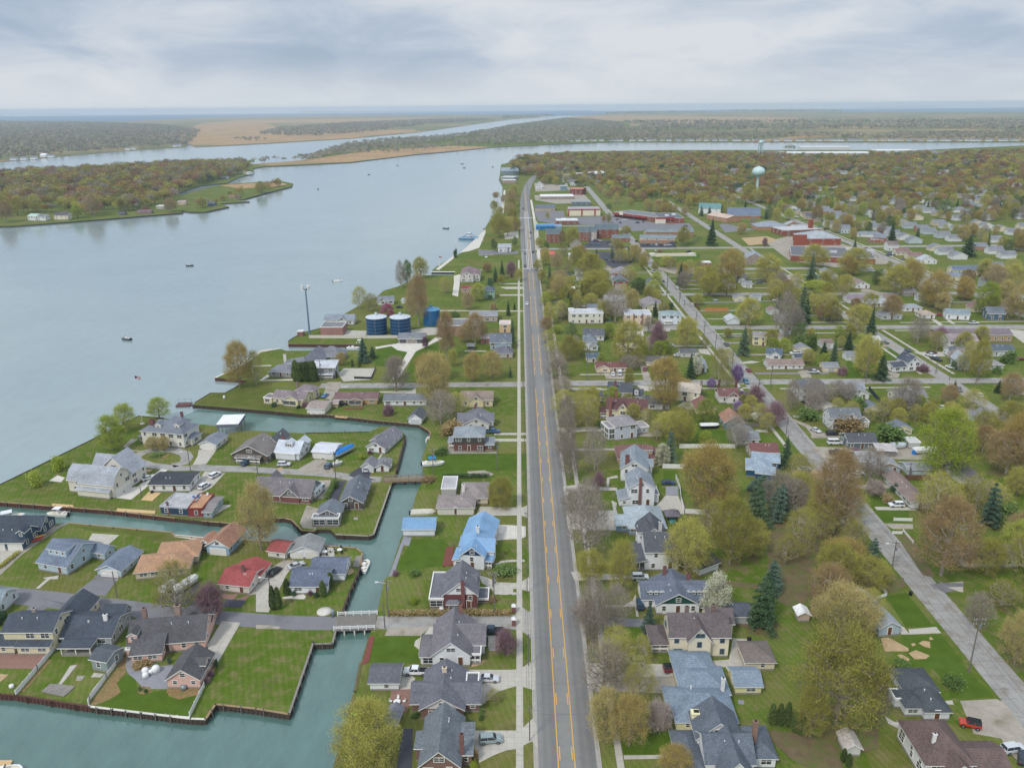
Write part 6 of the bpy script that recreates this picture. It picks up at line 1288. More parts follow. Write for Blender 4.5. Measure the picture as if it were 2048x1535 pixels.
TL = [
 (WI,'b',900,1480,1000,560),(HZ,'a',1420,300,-110,400),(PL,'a',1690,350,80,250),(AV,'b',140,270,75,60),(AV,'b',180,265,85,60),(AV,'b',250,150,20,60),(AV,'b',535,165,35,60),(AV,'b',595,95,-30,60),
 (PL,'b',1985,640,440,210),(HZ,'b',1895,1010,900,150),('yellow_shrub','b',1260,225,175,80),('yellow_shrub','b',1720,1400,1350,60),('yellow_shrub','b',1735,1535,1480,80),(AV,'b',1660,1310,1210,60),('brown_shrub','b',1880,200,160,110),('brown_shrub','b',1740,1480,1380,60),
 ('shrub','b',1800,1100,1060,50),('shrub','b',1800,1150,1100,50),('shrub','b',1700,1190,1140,60),('dark_shrub','b',1840,560,490,40),('shrub','b',1275,1125,1080,80),('brown_shrub','a',1145,710,650,160),('dark_shrub','a',1350,700,655,40),('dark_shrub','a',1725,720,670,40),('plum_shrub','a',1690,800,755,55),('plum_shrub','a',1655,850,805,60),
 ('shrub','a',1115,915,880,40),('shrub','a',1165,935,900,40),('shrub','a',1620,880,850,40),('dark_shrub','b',300,155,120,60),('dark_shrub','b',490,165,130,60),('plum_shrub','b',430,160,120,40),('dark_shrub','a',-10,400,300,90),('dark_shrub','a',30,350,280,70),
 (BA,'c',640,530,60,320),(BA,'c',825,430,80,280),(BA,'c',720,960,520,420),(BA,'c',650,540,150,260),(GO,'c',740,1320,900,340),(GO,'c',930,1360,940,360),(BS,'c',1170,1240,1000,240),(BSp,'c',1090,440,190,160),(BL_,'c',1620,340,-10,240),(HZ,'c',1010,1040,640,300),(HZ,'c',1030,700,470,180),
 (GO,'c',1300,1640,1340,330),('plum_shrub','c',1340,1370,1300,90),(PI,'c',2000,420,-60,330),(B,'d',540,1180,420,820),(B,'d',330,1290,900,300),(GO,'d',600,480,60,560),(HZ,'d',800,420,110,260),(RU,'d',470,240,-90,360),('shrub','d',1050,740,660,180),('shrub','d',870,800,650,160),
 (BA,'d',880,1160,850,170),(GO,'d',1960,720,300,330),(BA,'d',1650,420,140,260),(HZ,'d',1860,240,30,360),('shrub','d',1480,890,780,190),(AV,'d',30,1180,1010,70),(AV,'d',90,1190,1010,70),(AV,'d',150,1200,1000,70),(AV,'d',215,1240,1080,80),(AV,'d',260,1260,1090,80),(AV,'d',600,1480,1370,50),(AV,'d',640,1520,1410,50),(PI,'d',850,900,640,200),
 (LI,'e',900,400,125,260),(LI,'e',1010,255,30,200),(LI,'e',1275,140,-20,215),('yellow_shrub','e',480,560,455,120),('yellow_shrub','e',290,690,570,120),(GO,'e',1230,405,290,130),(GO,'e',1315,405,290,120),('shrub','e',1260,445,415,140),
 (GO,'f',45,1200,680,360),(GO,'h',1970,560,120,330),(WI,'f',1960,860,620,230),(BA,'f',1480,190,-70,300),(HZ,'f',1600,130,-60,240),('brown_shrub','f',1560,280,170,200),('shrub','f',1490,430,370,130),('brown_shrub','f',1380,640,600,140),('plum_shrub','f',1060,120,50,90),('yellow_shrub','f',845,470,430,60),
 ('shrub','f',640,700,650,60),('plum_shrub','f',910,430,400,40),('shrub','f',1270,1400,1350,120),('plum_shrub','f',1115,1400,1355,60),('shrub','f',1980,1380,1310,230),('dark_shrub','f',1640,1320,1290,60),
 (BA,'g',430,500,90,200),(BA,'g',460,640,330,200),(BA,'g',590,1250,700,420),(BA,'g',600,1000,640,260),(BA,'g',660,560,240,240),(B,'g',620,1460,1190,280),(B,'g',870,1520,1130,260),(PL,'g',690,730,590,130),(PI,'g',1260,500,210,150),(BL_,'g',1200,520,350,130),(B,'g',1330,360,90,300),(GO,'g',1560,900,360,520),
 (B,'g',1390,1400,960,440),(B,'g',1740,1310,800,400),(PI,'g',1950,1000,620,300),(PI,'g',2000,760,560,300),(BA,'g',1790,390,130,220),(PI,'h',90,960,640,260),(RU,'h',520,1060,440,430),(GO,'h',590,1360,1090,420),(PI,'h',830,1310,1080,180),(B,'h',260,840,580,340),(HZ,'h',240,1260,880,300),(HZ,'h',140,1300,1080,240),
 (PI,'h',30,1530,1240,240),(B,'h',800,1480,1240,420),(RU,'h',1380,1400,800,540),(LI,'h',1380,620,90,500),(RU,'h',1900,580,240,430),(B,'h',1550,860,660,260),(PI,'h',1760,1010,640,220),(LI,'h',1990,1260,960,330),(SP,'h',135,540,270,150),(BS,'h',850,760,640,200),('brown_shrub','h',940,810,740,110),('dark_shrub','h',1020,740,670,80),
 (BA,'h',815,640,380,300),(PL,'h',700,470,390,140),('shrub','h',310,150,60,220),('brown_shrub','h',640,240,110,280),('shrub','h',960,330,190,330),(B,'h',1950,210,10,300),(B,'h',1420,780,640,300),(B,'h',1990,760,540,240),('shrub','h',1880,1000,820,260),('shrub','h',960,650,600,120),(HZ,'h',1780,830,640,320),
 (GO,'i',640,940,590,240),(HZ,'i',770,920,660,190),(BSp,'i',1630,740,530,140),(SP,'i',1700,700,600,100),(BA,'i',1890,970,700,260),(GO,'i',2190,1090,690,330),(GO,'i',2120,900,680,200),('plum_tree','i',1830,1160,1080,90),('dark_shrub','i',915,1090,1055,60),('dark_shrub','i',1110,1105,1080,40),('plum_shrub','i',1155,1095,1050,60),
 (AV,'i',1355,700,640,24),(AV,'i',1540,770,710,24),(AV,'i',1595,775,720,24),(AV,'i',1410,860,800,24),(AV,'i',1390,862,800,24),(GO,'i',1450,760,660,100),(HZ,'i',1600,310,140,150),(HZ,'i',1690,330,190,150),(PK,'i',1820,370,270,140),(BA,'i',1930,145,-60,100),(GN,'i',1980,130,-70,110),
 (B,'j',610,345,100,230),(RU,'j',590,910,350,320),(HZ,'j',470,760,560,160),(HZ,'j',910,520,340,200),(LI,'j',1300,610,410,220),(RU,'j',1180,720,520,180),(SP,'j',1590,350,110,120),(SP,'j',1510,380,190,120),('plum_tree','j',1700,330,160,150),(B,'j',1790,370,230,120),(B,'j',1580,410,300,120),
 (SP,'j',1665,790,590,90),(SP,'j',1720,1120,820,90),(SP,'j',1690,1535,1390,70),(RU,'j',930,1320,790,260),(RU,'j',1150,1100,900,260),(RU,'j',1270,1130,780,330),(GO,'j',790,1560,1240,420),(GO,'j',1240,1580,1240,260),(GO,'j',1470,1560,1230,300),(BA,'j',300,1560,1300,220),(PL,'j',665,1190,1060,90),('brown_shrub','j',1480,720,640,90),(RU,'j',1420,270,160,110),
 (SP,'j',1740,720,620,50),('shrub','j',1020,800,740,150),(B,'j',1000,1400,1200,140),(RU,'j',300,1370,1280,200),
 (B,'k',400,640,450,190),(LI,'k',290,420,360,130),(B,'k',230,360,190,110),(LI,'k',200,200,100,100),(RU,'k',210,410,300,130),(SP,'k',350,300,130,140),(SP,'k',385,240,90,110),(B,'k',560,220,110,150),(B,'k',450,220,120,100),(B,'k',600,140,-30,280),(GO,'k',310,160,-30,160),(BA,'k',760,330,80,230),(GO,'k',890,250,80,150),
 (GN,'k',945,110,-20,150),(B,'k',1085,180,80,110),('dark_shrub','k',1195,240,185,90),(B,'k',860,660,340,330),(B,'k',1330,550,310,240),(PL,'k',1098,590,370,150),(GN,'k',410,460,340,130),(BSp,'k',715,430,290,100),(GO,'k',1150,1050,640,310),(GO,'k',1290,890,780,230),(HZ,'k',1590,810,560,170),(BL_,'k',1410,760,590,90),(SP,'k',1360,790,580,110),
 (B,'k',870,860,710,100),(SP,'k',1785,600,360,150),(RB_,'k',1730,820,690,110),(RB_,'k',1530,860,790,90),(RB_,'k',1660,940,880,170),(RB_,'k',1780,960,890,90),(RB_,'k',1740,1060,970,90),(PL,'k',1830,1080,1010,100),(B,'k',1790,990,910,100),(B,'k',1910,1080,980,110),(B,'k',1420,200,110,110),(B,'k',1820,360,150,230),(B,'k',1520,130,-60,200),(B,'k',1650,130,-40,200),
 (BA,'k',300,790,620,220),(HZ,'k',270,580,480,180),(BA,'k',330,900,770,220),(HZ,'k',350,1060,880,260),(HZ,'k',400,1180,1020,260),('shrub','k',620,1170,1120,110),(B,'k',1200,1190,1050,320),(BL_,'k',890,975,920,90),(BA,'k',870,720,600,200),
 (SP,'l',260,440,110,170),(SP,'l',300,430,210,120),(BA,'l',120,540,200,240),(BA,'l',200,500,300,180),(LI,'l',370,200,80,260),(B,'l',730,480,280,260),(SP,'l',820,520,290,120),(B,'l',780,860,540,260),(SP,'l',640,640,480,110),(SP,'l',900,880,650,180),(SP,'l',440,700,560,110),(SP,'l',520,760,540,100),('shrub','l',350,640,530,120),('shrub','l',250,590,520,110),
 (LI,'l',1740,360,110,230),(GO,'l',1330,300,20,260),(GO,'l',2005,400,130,220),(B,'l',1010,190,-30,260),(BA,'l',1195,580,380,190),(PL,'l',1370,590,470,130),(RU,'l',980,390,210,190),(B,'l',1680,880,580,180),(BS,'l',1510,740,640,170),(BA,'l',1090,1160,870,260),(SP,'l',1490,960,880,70),(RU,'l',1440,1080,920,160),(SP,'l',1840,980,870,100),(RU,'l',1930,1040,830,220),
 (HZ,'l',1630,1120,950,230),(BA,'l',345,1090,880,220),(BA,'l',180,1130,890,150),(BA,'l',550,1010,880,170),('plum_shrub','l',590,840,770,80),('plum_shrub','l',1240,810,750,90),(RU,'l',420,400,290,100),('shrub','l',720,1130,1020,180),('dark_shrub','l',1500,790,730,110),('shrub','l',1930,740,650,150),('shrub','l',1830,830,770,90),('brown_shrub','l',1760,300,200,120),(B,'l',470,260,110,140),
 (GO,'l',60,200,80,140),(RU,'l',150,180,80,110),(SP,'l',330,150,-10,130),(B,'l',620,170,40,150),(RU,'l',700,330,230,120),(GO,'l',1140,180,-60,180),(RU,'l',1800,150,-30,220),(B,'l',1960,120,-40,180),(GO,'l',1560,230,60,150),
 (BA,'g',440,250,-20,180),(BA,'g',400,420,250,190),(BA,'c',560,360,180,260),(BA,'g',470,900,700,230),(HZ,'k',230,500,400,160),(BA,'k',280,700,560,190),
 (SP,'n',335,440,290,90),(SP,'n',165,655,530,66),(B,'n',90,560,500,90),(B,'n',320,710,560,140),(B,'n',640,640,500,180),(B,'n',900,560,440,170),(SP,'n',880,640,480,80),(B,'n',1110,600,460,190),(GO,'n',440,640,470,180),(B,'n',180,440,345,90),(SP,'n',1120,460,400,36),(PL,'n',628,445,405,36),(SP,'n',635,295,240,40),
 (GO,'n',500,380,320,60),(B,'n',690,320,240,60),(LI,'n',760,300,240,70),(SP,'n',1320,420,315,70),(SP,'n',1740,500,380,130),(SP,'n',280,280,220,40),(SP,'n',325,280,225,40),(SP,'n',1460,420,335,50),(GN,'n',1610,290,190,110),(RU,'n',910,310,225,80),
 (B,'m',1000,790,640,140),(RU,'m',920,780,670,90),(B,'m',1140,1090,850,260),(B,'m',1180,1190,990,270),(RU,'m',900,1120,990,160),(SP,'m',815,1130,920,70),(RU,'m',870,990,850,120),(B,'m',720,990,900,90),(B,'m',750,1090,980,90),(B,'m',800,1240,1160,110),(GN,'m',1540,1170,1050,160),(B,'m',1440,700,625,110),(B,'m',1300,600,520,50),(B,'m',1580,980,880,90),(SP,'m',1885,1110,920,90),(HZ,'m',1810,980,880,120),
 (GN,'m',360,830,730,70),(GN,'m',530,800,710,60),(B,'m',400,720,530,170),(B,'m',470,700,560,120),(RU,'m',490,540,440,100),(B,'m',510,600,480,110),(RU,'m',500,460,340,110),(B,'m',520,380,290,90),(B,'m',500,500,400,120),(B,'m',540,660,560,90),(B,'m',800,560,510,40),(B,'m',730,800,720,80),('shrub','m',790,800,760,60),('shrub','m',920,800,770,80),('dark_shrub','m',45,880,820,40),
 (GN,'m',1300,480,440,70),(RU,'m',1260,590,540,50),(RU,'m',300,1000,930,80),(B,'m',1680,1000,900,80),
 (RU,'o',40,715,600,100),(B,'o',215,660,560,90),(LI,'o',455,690,620,80),(RU,'o',550,680,560,110),(HZ,'o',740,650,560,100),(RU,'o',855,655,615,50),(RU,'o',1000,655,580,90),(B,'o',1185,630,570,70),(B,'o',1530,545,480,80),(B,'o',1630,505,460,50),(GO,'o',1305,590,560,40),
]
for a in TL: T(*a)
# hedges of clipped evergreens
def hedge(fr, P, h_, w_, label, m='leaf_arb', n=900, name='hedge'):
    W_ = [GF(fr, u, v) for u, v in P]; Cs = []
    for a, b in zip(W_, W_[1:]):
        k = int(n*(b-a).length/10); t = RNG.random((k, 1)); d = np.array((b-a)[:]); c = np.array(a[:])+t*d; c += RNG.uniform(-.5, .5, (k, 3))*np.array([w_, w_, 0]); c[:, 2] = h_*RNG.random(k)**.5; Cs.append(c)
    C = np.concatenate(Cs); o0 = W_[0]; C -= np.array(o0[:])
    o = link(name, np_mesh(name, leaves_np(C, None, .16, RNG), 4, [M[m]])); o.location = o0; tag(o, label, 'hedge'); return o
hedge('b', [(1060,320),(1500,318),(2030,318)], 1.4, 1.6, 'long brown-green hedge along the lane north of the white bungalow', 'leaf_rust')
for u in range(6): T(AV, 'i', 1090+u*29, 885+(u%2)*6, 716+(u*37%20), 66)
hedge('f', [(1500,625),(1700,622),(1860,618)], 1.5, 1.6, 'dark green hedge along the grassy lane to the footbridge', 'leaf_spruce')
hedge('e', [(0,1345),(80,1280),(150,1225)], .9, 1.2, 'low clipped hedge beside the dark blue house drive', 'leaf_bud')
hedge('f', [(640,650),(600,730),(560,800)], 1.6, 1.6, 'green hedge between the white camper and the asphalt drive', 'leaf_green')
hedge('m', [(1880,800),(1990,770),(2048,735)], 3, 4, 'dark hedge curving round the townhouse green', 'leaf_spruce', 300)
hedge('j', [(1445,610),(1445,380)], 3, 3, 'dark hedge beside the green slate-roofed house', 'leaf_spruce')
# ---------------------------------------------------------------- scattered suburb trees: nearest as trees, the rest as woodland
def poly_in(P, X, Y):
    inside = np.zeros(len(X), bool); n = len(P)
    for i in range(n):
        (x1, y1), (x2, y2) = P[i], P[(i+1) % n]
        c = ((y1 > Y) != (y2 > Y)) & (X < (x2-x1)*(Y-y1)/((y2-y1) if y2 != y1 else 1e-9)+x1); inside ^= c
    return inside
def wpoly(P): return [tuple(G(x, y).xy) for x, y in P]
def sample(P, dens, seed, mind=0):
    nr = np.random.default_rng(seed); W_ = wpoly(P); a = np.array(W_); x0, y0 = a.min(0); x1, y1 = a.max(0)
    n = int((x1-x0)*(y1-y0)*dens); X = nr.uniform(x0, x1, n); Y = nr.uniform(y0, y1, n); k = poly_in(W_, X, Y); return X[k], Y[k], nr
SUB = [(1570,545),(1480,520),(1440,470),(1400,440),(1330,412),(1240,388),(1185,374),(1090,370),(1062,352),(1020,350),(1025,330),(1040,322),(1130,315),(1345,315),(1555,315),(1845,314),(2048,309),(2400,304),(2500,680),(2048,640),(1990,600),(1900,640),(1830,590),(1700,560)]
X, Y, nr = sample(SUB, 1/150, 77); from mathutils import noise as mn
kk = np.array([mn.noise(Vector((x/45, y/60, 0)))+(.42 if y > Y0(415) else .22 if y > Y0(455) else 0) > .02+.3*nr.random() for x, y in zip(X, Y)]); X, Y = X[kk], Y[kk]
ok = np.array([(not inroad(x, y, 3)) and clear_of(x, y, 1.5) for x, y in zip(X, Y)]) if len(X) else np.array([])
X, Y = X[ok], Y[ok]
# keep the water tower foot, the works and civic greens open
OPEN = [[(1410,470),(1530,462),(1560,450),(1640,450),(1670,480),(1790,525),(1800,545),(1560,535),(1540,500),(1420,490)],[(1440,452),(1460,430),(1620,445),(1600,452)],[(1395,425),(1530,425),(1530,452),(1400,452)],[(1550,318),(1740,318),(1740,303),(1550,303)],[(1700,480),(1790,485),(1800,500),(1700,500)]]
keep = np.ones(len(X), bool)
for P in OPEN: keep &= ~poly_in(wpoly(P), X, Y)
X, Y = X[keep], Y[keep]; o_ = np.argsort(Y); X, Y = X[o_], Y[o_]
KS = [B]*8+[GO]*4+[RU]*2+[HZ]*7+[LI]*1+[GN]*2+[SP]*2+[BA]*5
pxs = [PROJ((x, y, 0)) for x, y in zip(X, Y)]
NEAR = 220; used = 0; restX, restY = [], []
for x, y, (px, py) in zip(X, Y, pxs):
    if used < NEAR and -20 < px < 2070:
        k = KS[nr.integers(len(KS))]; hh = nr.uniform(7.5, 14) if k not in (SP,) else nr.uniform(9, 14)
        if min([abs(x-a)+abs(y-b) for a, b, r in FOOT_T[:360] if abs(y-b) < 12] or [99]) < 5: continue
        tree_at(k, Vector((x, y, 0)), hh, hh*(nr.uniform(.32, .42) if k != SP else .22)); used += 1
    elif px > -100 and px < 2200: restX.append(x); restY.append(y)
YC = []; FILL = [([(1182,373),(1240,388),(1330,412),(1400,438),(1320,428),(1235,412),(1190,396)],34,[B,GO,HZ,RU],(8,13)),([(1085,356),(1165,358),(1168,370),(1080,372)],12,[B,RU,HZ],(8,12)),([(1085,562),(1310,560),(1335,642),(1095,645)],30,[B,HZ,LI,SP,HZ,B],(7,11)),([(1345,548),(1570,545),(1700,575),(1700,585),(1365,585)],18,[B,GO,BA,HZ],(8,12)),([(1500,595),(1740,595),(1740,645),(1560,648)],12,[B,HZ,SP],(8,13)),
 ([(1480,960),(1700,960),(1760,1230),(1690,1300),(1440,1150),(1400,1000)],11,[HZ,BA,HZ,BA,B],(9,13)),([(1850,1000),(2100,960),(2140,1180),(1930,1160)],8,[B,RU,HZ,GN],(9,14)),([(1880,860),(2090,840),(2100,960),(1880,950)],8,[HZ,B,RU],(9,13)),
 ([(1150,790),(1200,790),(1225,1000),(1165,1000)],4,[HZ,B],(8,11)),([(1840,580),(2090,560),(2100,640),(1860,640)],16,[B,GO,RU,HZ],(9,13)),([(1080,508),(1290,505),(1300,555),(1085,556)],20,[B,GO,HZ,SP],(8,14)),([(985,395),(1036,395),(1036,470),(990,462)],16,[B,GO,HZ,RU],(8,11)),
 ([(1200,1330),(1300,1300),(1300,1340),(1220,1380)],2,[HZ,BA],(8,10)),([(1440,770),(1540,780),(1560,860),(1480,860)],6,[B,PL,HZ],(5,9)),([(1840,680),(2040,680),(2040,740),(1900,745)],6,[B,HZ,RU],(7,10)),([(1150,660),(1450,660),(1520,750),(1150,750)],16,[B,HZ,LI,BA],(5,9)),([(1480,670),(1740,670),(1800,745),(1560,750)],16,[B,HZ,LI,GN],(5,9)),([(1560,785),(1840,780),(1960,860),(1640,860)],16,[B,HZ,BA,LI],(5,9)),([(1160,790),(1500,790),(1560,900),(1160,900)],14,[HZ,B,LI],(5,9)),([(560,640),(600,620),(740,590),(760,600)],0,[B],(8,10))]
gk = random.Random(14); gn = 0
for sx, sd, y0, y1 in ((HR, 1, 640, 545), (EC, -1, 740, 550), (EC, 1, 900, 545), (FC, -1, 745, 540), (FC, 1, 880, 540), (GC, -1, 640, 545)):
    y = Y0(y0)
    while y < Y0(y1):
        x = sx+sd*gk.uniform(30, 44)-4; px, py = PROJ((x, y, 0)); y += gk.uniform(13, 22)
        if px > 2070 or not clear_of(x+3, y+3, 5) or inroad(x+3, y+3, 4): continue
        c_, r_c = gk.choice([('white', 'dadde0'), ('cream', 'd9d0b8'), ('pale grey', 'c3c7cb')]), gk.choice([('grey', '73767c'), ('brown', '76645c'), ('slate', '5d6672')]); w_, r_ = MB(), MB(); fw, fd = gk.choice([(6, 7), (7, 6), (4.5, 6)])
        h_ = thing('garage', (x, y, 0), 0, f"small {c_[0]} back-garden garage with {r_c[0]} roof in the mid-town blocks", 'garage', f"{c_[0]} back-garden garages with {r_c[0]} roofs"); w_.box(0, 0, -.1, fw, fd, 2.5); prof_roof(w_, r_, 0, 0, fw, fd, 0, 2.5, gk.choice('NE'), 1.5, .3)
        w_.obj('wall', [wallmat(c_[1])]*2, h_); r_.obj('roof', [roofmat(r_c[1]), M['white']], h_); put(h_, 'garage_door', door_mesh(3.0, 2.1, 'b9b7b2', True), (fw/2, -.01, 0), 0)
        x1 = sx+sd*5; a_ = [(min(x+2, x1), y-2.9), (max(x+2, x1), y-2.9), (max(x+2, x1), y-.6), (min(x+2, x1), y-.6)]; me = MB(); me.poly([(p[0], p[1], .028) for p in a_]); o = me.obj('driveway', M[('gravel', 'worn', 'drive')[gn % 3]]); o['kind'] = 'structure'
        FOOT.append((x+3, y+1, 5, 5)); gn += 1; YC.append((x+3+sd*-gk.uniform(3, 14), y-1.8))
for P, nw, ks, hr_ in FILL:
    if not nw: continue
    W_ = wpoly(P); a_ = np.array(W_); got = tries = 0
    while got < nw and tries < 3000:
        tries += 1; x = nr.uniform(a_[:, 0].min(), a_[:, 0].max()); y = nr.uniform(a_[:, 1].min(), a_[:, 1].max())
        if not poly_in(W_, np.array([x]), np.array([y]))[0] or inroad(x, y, 1.5) or not clear_of(x, y, 1): continue
        if any(abs(x-a)+abs(y-b) < 5.5 for a, b, r in FOOT_T): continue
        hh = nr.uniform(*hr_); k = ks[nr.integers(len(ks))]; tree_at(k, Vector((x, y, 0)), hh, hh*(.43 if k != SP else .25)); got += 1
for a in ((B,'q',1500,403,372,34),(GO,'q',1523,405,374,36),(HZ,'q',1511,407,380,30)): T(*a)
def vcol_mat(name):
    m = bpy.data.materials.new(name); m.use_nodes = True; t = m.node_tree; b = t.nodes['Principled BSDF']; b.inputs['Roughness'].default_value = .95; b.inputs['Specular IOR Level'].default_value = .1
    a = N(t, 'ShaderNodeAttribute'); a.attribute_name = 'kind_colour'; L(t, a.outputs['Color'], b.inputs['Base Color']); tr = N(t, 'ShaderNodeBsdfTranslucent'); L(t, a.outputs['Color'], tr.inputs[0]); ms = N(t, 'ShaderNodeMixShader'); ms.inputs[0].default_value = .25; L(t, b.outputs[0], ms.inputs[1]); L(t, tr.outputs[0], ms.inputs[2]); L(t, ms.outputs[0], t.nodes['Material Output'].inputs[0]); return m
M['wood_leaf'] = vcol_mat('woodland_leaves')
PAL = [srgb(c) for c in ['98934c','a49c54','938e58','a48c50','a48258','987460','a09686','968e82','adab58','7e8c54','506658','9e7c62']]
PALW = np.array([5,5,4,4,3,3,3,2,2,2,1,2], float)
def woodland(name, X, Y, nl, leaf, hr_, seed, pal=PAL, pw=PALW, rad=.56, z0=0):
    nr = np.random.default_rng(seed); X, Y = np.asarray(X), np.asarray(Y); n = len(X)
    if n == 0: return
    hh = nr.uniform(hr_[0], hr_[1], n); R_ = hh*rad*nr.uniform(.6, 1.25, n); ci = nr.choice(len(pal), n, p=pw/pw.sum()); pc = np.array(pal)[ci]*nr.uniform(.72, 1.25, (n, 1))
    # five lobes per crown
    lb = nr.normal(size=(n, 6, 3)); lb /= np.linalg.norm(lb, axis=2)[:, :, None]; lb[:, :, 2] = np.abs(lb[:, :, 2])*.9-.25; lb *= .62
    k = nr.integers(0, 6, (n, nl)); L0 = np.take_along_axis(lb, k[:, :, None].repeat(3, 2), 1)
    d = nr.normal(size=(n, nl, 3)); d /= np.linalg.norm(d, axis=2)[:, :, None]; d *= .5*(nr.random((n, nl, 1))**.3)
    U = L0+d; C = np.empty((n, nl, 3)); C[:, :, 0] = X[:, None]+U[:, :, 0]*R_[:, None]; C[:, :, 1] = Y[:, None]+U[:, :, 1]*R_[:, None]
    C[:, :, 2] = z0+hh[:, None]*(.6+U[:, :, 2]*.42)
    C = C.reshape(-1, 3); cc = np.repeat(pc, nl, 0)*nr.uniform(.8, 1.22, (n*nl, 1)); m = len(C)
    a = nr.normal(size=(m, 3)); a /= np.linalg.norm(a, axis=1)[:, None]; b = nr.normal(size=(m, 3)); b -= (a*b).sum(1)[:, None]*a; b /= np.linalg.norm(b, axis=1)[:, None]
    s = leaf*nr.uniform(.6, 1.4, (m, 1)); V = np.stack([C-a*s-b*s*.6, C+b*s, C+a*s-b*s*.4], 1).reshape(-1, 3)
    # trunks
    tx = np.stack([X, Y, np.full(n, z0)], 1); w_ = .25; top = tx+np.array([0, 0, 1])*hh[:, None]*.6
    TV = np.concatenate([np.stack([tx+np.array([-w_, 0, 0]), tx+np.array([w_, 0, 0]), top], 1), np.stack([tx+np.array([0, -w_, 0]), tx+np.array([0, w_, 0]), top], 1)]).reshape(-1, 3)
    V = np.concatenate([V, TV]); cols = np.concatenate([np.repeat(cc, 3, 0), np.tile(np.array([[.09, .075, .06]]), (len(TV), 1))])
    me = np_mesh(name, V, 3, [M['wood_leaf']]); at = me.color_attributes.new('kind_colour', 'FLOAT_COLOR', 'POINT')
    at.data.foreach_set('color', np.concatenate([cols, np.ones((len(cols), 1))], 1).astype(np.float32).ravel())
    o = link(name, me); o['kind'] = 'stuff'; return o
rx, ry = np.array(restX), np.array(restY); dd = ry < Y0(352)
woodland('suburb_trees', rx[dd], ry[dd], 520, .45, (9, 17), 5); woodland('suburb_trees', rx[~dd], ry[~dd], 260, .78, (10, 20), 6)
ISW = [(-300,456),(0,432),(60,432),(110,431),(200,428),(300,418),(350,400),(352,388),(395,372),(470,352),(500,340),(480,331),(376,333),(308,336),(171,346),(0,353),(-300,363)]
X, Y, nr = sample(ISW, 1/190, 31); kk = np.array([clear_of(x, y, 2) for x, y in zip(X, Y)]); X, Y = X[kk], Y[kk]
PW2 = np.array([5,5,4,4,3,3,5,5,3,2,.4,2], float)
near = Y < Y0(398)
woodland('island_wood', X[near], Y[near], 700, .5, (12, 22), 8, pw=PW2); woodland('island_wood', X[~near], Y[~near], 300, .8, (13, 22), 9, pw=PW2)
for P, sd, dn in (([(385,418),(460,410),(450,404),(380,412)],41,1/260),([(470,398),(560,375),(575,368),(500,384),(440,392)],42,1/300),([(413,366),(478,352),(500,347),(480,345),(400,362)],43,1/220),
                  ([(500,331),(560,326),(500,326),(480,331)],44,1/700)):
    X, Y, _ = sample(P, dn, sd); woodland('island_wood', X, Y, 160, .6, (8, 14), sd, pw=PW2)
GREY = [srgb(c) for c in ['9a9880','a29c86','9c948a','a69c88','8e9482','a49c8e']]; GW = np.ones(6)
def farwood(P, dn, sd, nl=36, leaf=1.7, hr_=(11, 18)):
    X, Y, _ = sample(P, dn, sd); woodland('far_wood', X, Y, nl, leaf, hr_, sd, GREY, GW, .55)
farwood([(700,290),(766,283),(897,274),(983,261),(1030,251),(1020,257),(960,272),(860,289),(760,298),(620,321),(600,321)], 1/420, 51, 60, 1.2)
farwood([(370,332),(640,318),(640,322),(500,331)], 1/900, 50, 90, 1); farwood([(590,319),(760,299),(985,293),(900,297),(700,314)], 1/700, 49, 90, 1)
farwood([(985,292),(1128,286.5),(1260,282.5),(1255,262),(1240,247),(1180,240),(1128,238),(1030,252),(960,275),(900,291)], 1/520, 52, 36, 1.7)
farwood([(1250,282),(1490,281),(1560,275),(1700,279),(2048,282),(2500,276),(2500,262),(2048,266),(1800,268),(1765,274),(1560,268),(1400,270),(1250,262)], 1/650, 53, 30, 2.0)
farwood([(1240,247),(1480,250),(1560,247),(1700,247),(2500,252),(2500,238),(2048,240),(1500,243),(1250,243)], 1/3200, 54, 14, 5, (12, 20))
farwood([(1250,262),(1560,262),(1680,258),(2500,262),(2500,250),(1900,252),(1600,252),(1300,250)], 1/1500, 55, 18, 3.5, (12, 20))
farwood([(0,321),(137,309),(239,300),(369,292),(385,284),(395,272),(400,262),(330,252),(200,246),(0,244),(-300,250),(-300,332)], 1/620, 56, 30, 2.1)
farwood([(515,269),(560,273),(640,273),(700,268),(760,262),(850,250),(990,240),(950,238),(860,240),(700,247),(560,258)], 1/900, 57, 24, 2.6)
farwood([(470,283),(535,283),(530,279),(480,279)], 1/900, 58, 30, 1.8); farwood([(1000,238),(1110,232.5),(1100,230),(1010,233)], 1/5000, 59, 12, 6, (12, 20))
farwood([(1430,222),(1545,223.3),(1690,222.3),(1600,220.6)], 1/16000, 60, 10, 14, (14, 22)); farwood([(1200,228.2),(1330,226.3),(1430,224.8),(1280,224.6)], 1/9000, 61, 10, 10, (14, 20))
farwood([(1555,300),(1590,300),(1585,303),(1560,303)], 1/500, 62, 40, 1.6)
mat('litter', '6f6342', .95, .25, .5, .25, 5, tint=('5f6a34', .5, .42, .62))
mb = MB(); q_ = random.Random(4)
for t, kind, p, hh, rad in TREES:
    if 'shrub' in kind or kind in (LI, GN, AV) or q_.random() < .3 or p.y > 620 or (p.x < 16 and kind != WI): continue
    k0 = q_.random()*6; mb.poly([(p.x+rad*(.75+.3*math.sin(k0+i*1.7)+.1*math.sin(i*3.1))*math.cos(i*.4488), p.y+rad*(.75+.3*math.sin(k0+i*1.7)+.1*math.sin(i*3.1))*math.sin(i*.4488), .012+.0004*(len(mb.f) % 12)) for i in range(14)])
o = mb.obj('leaf_litter', M['litter']); o['kind'] = 'structure'
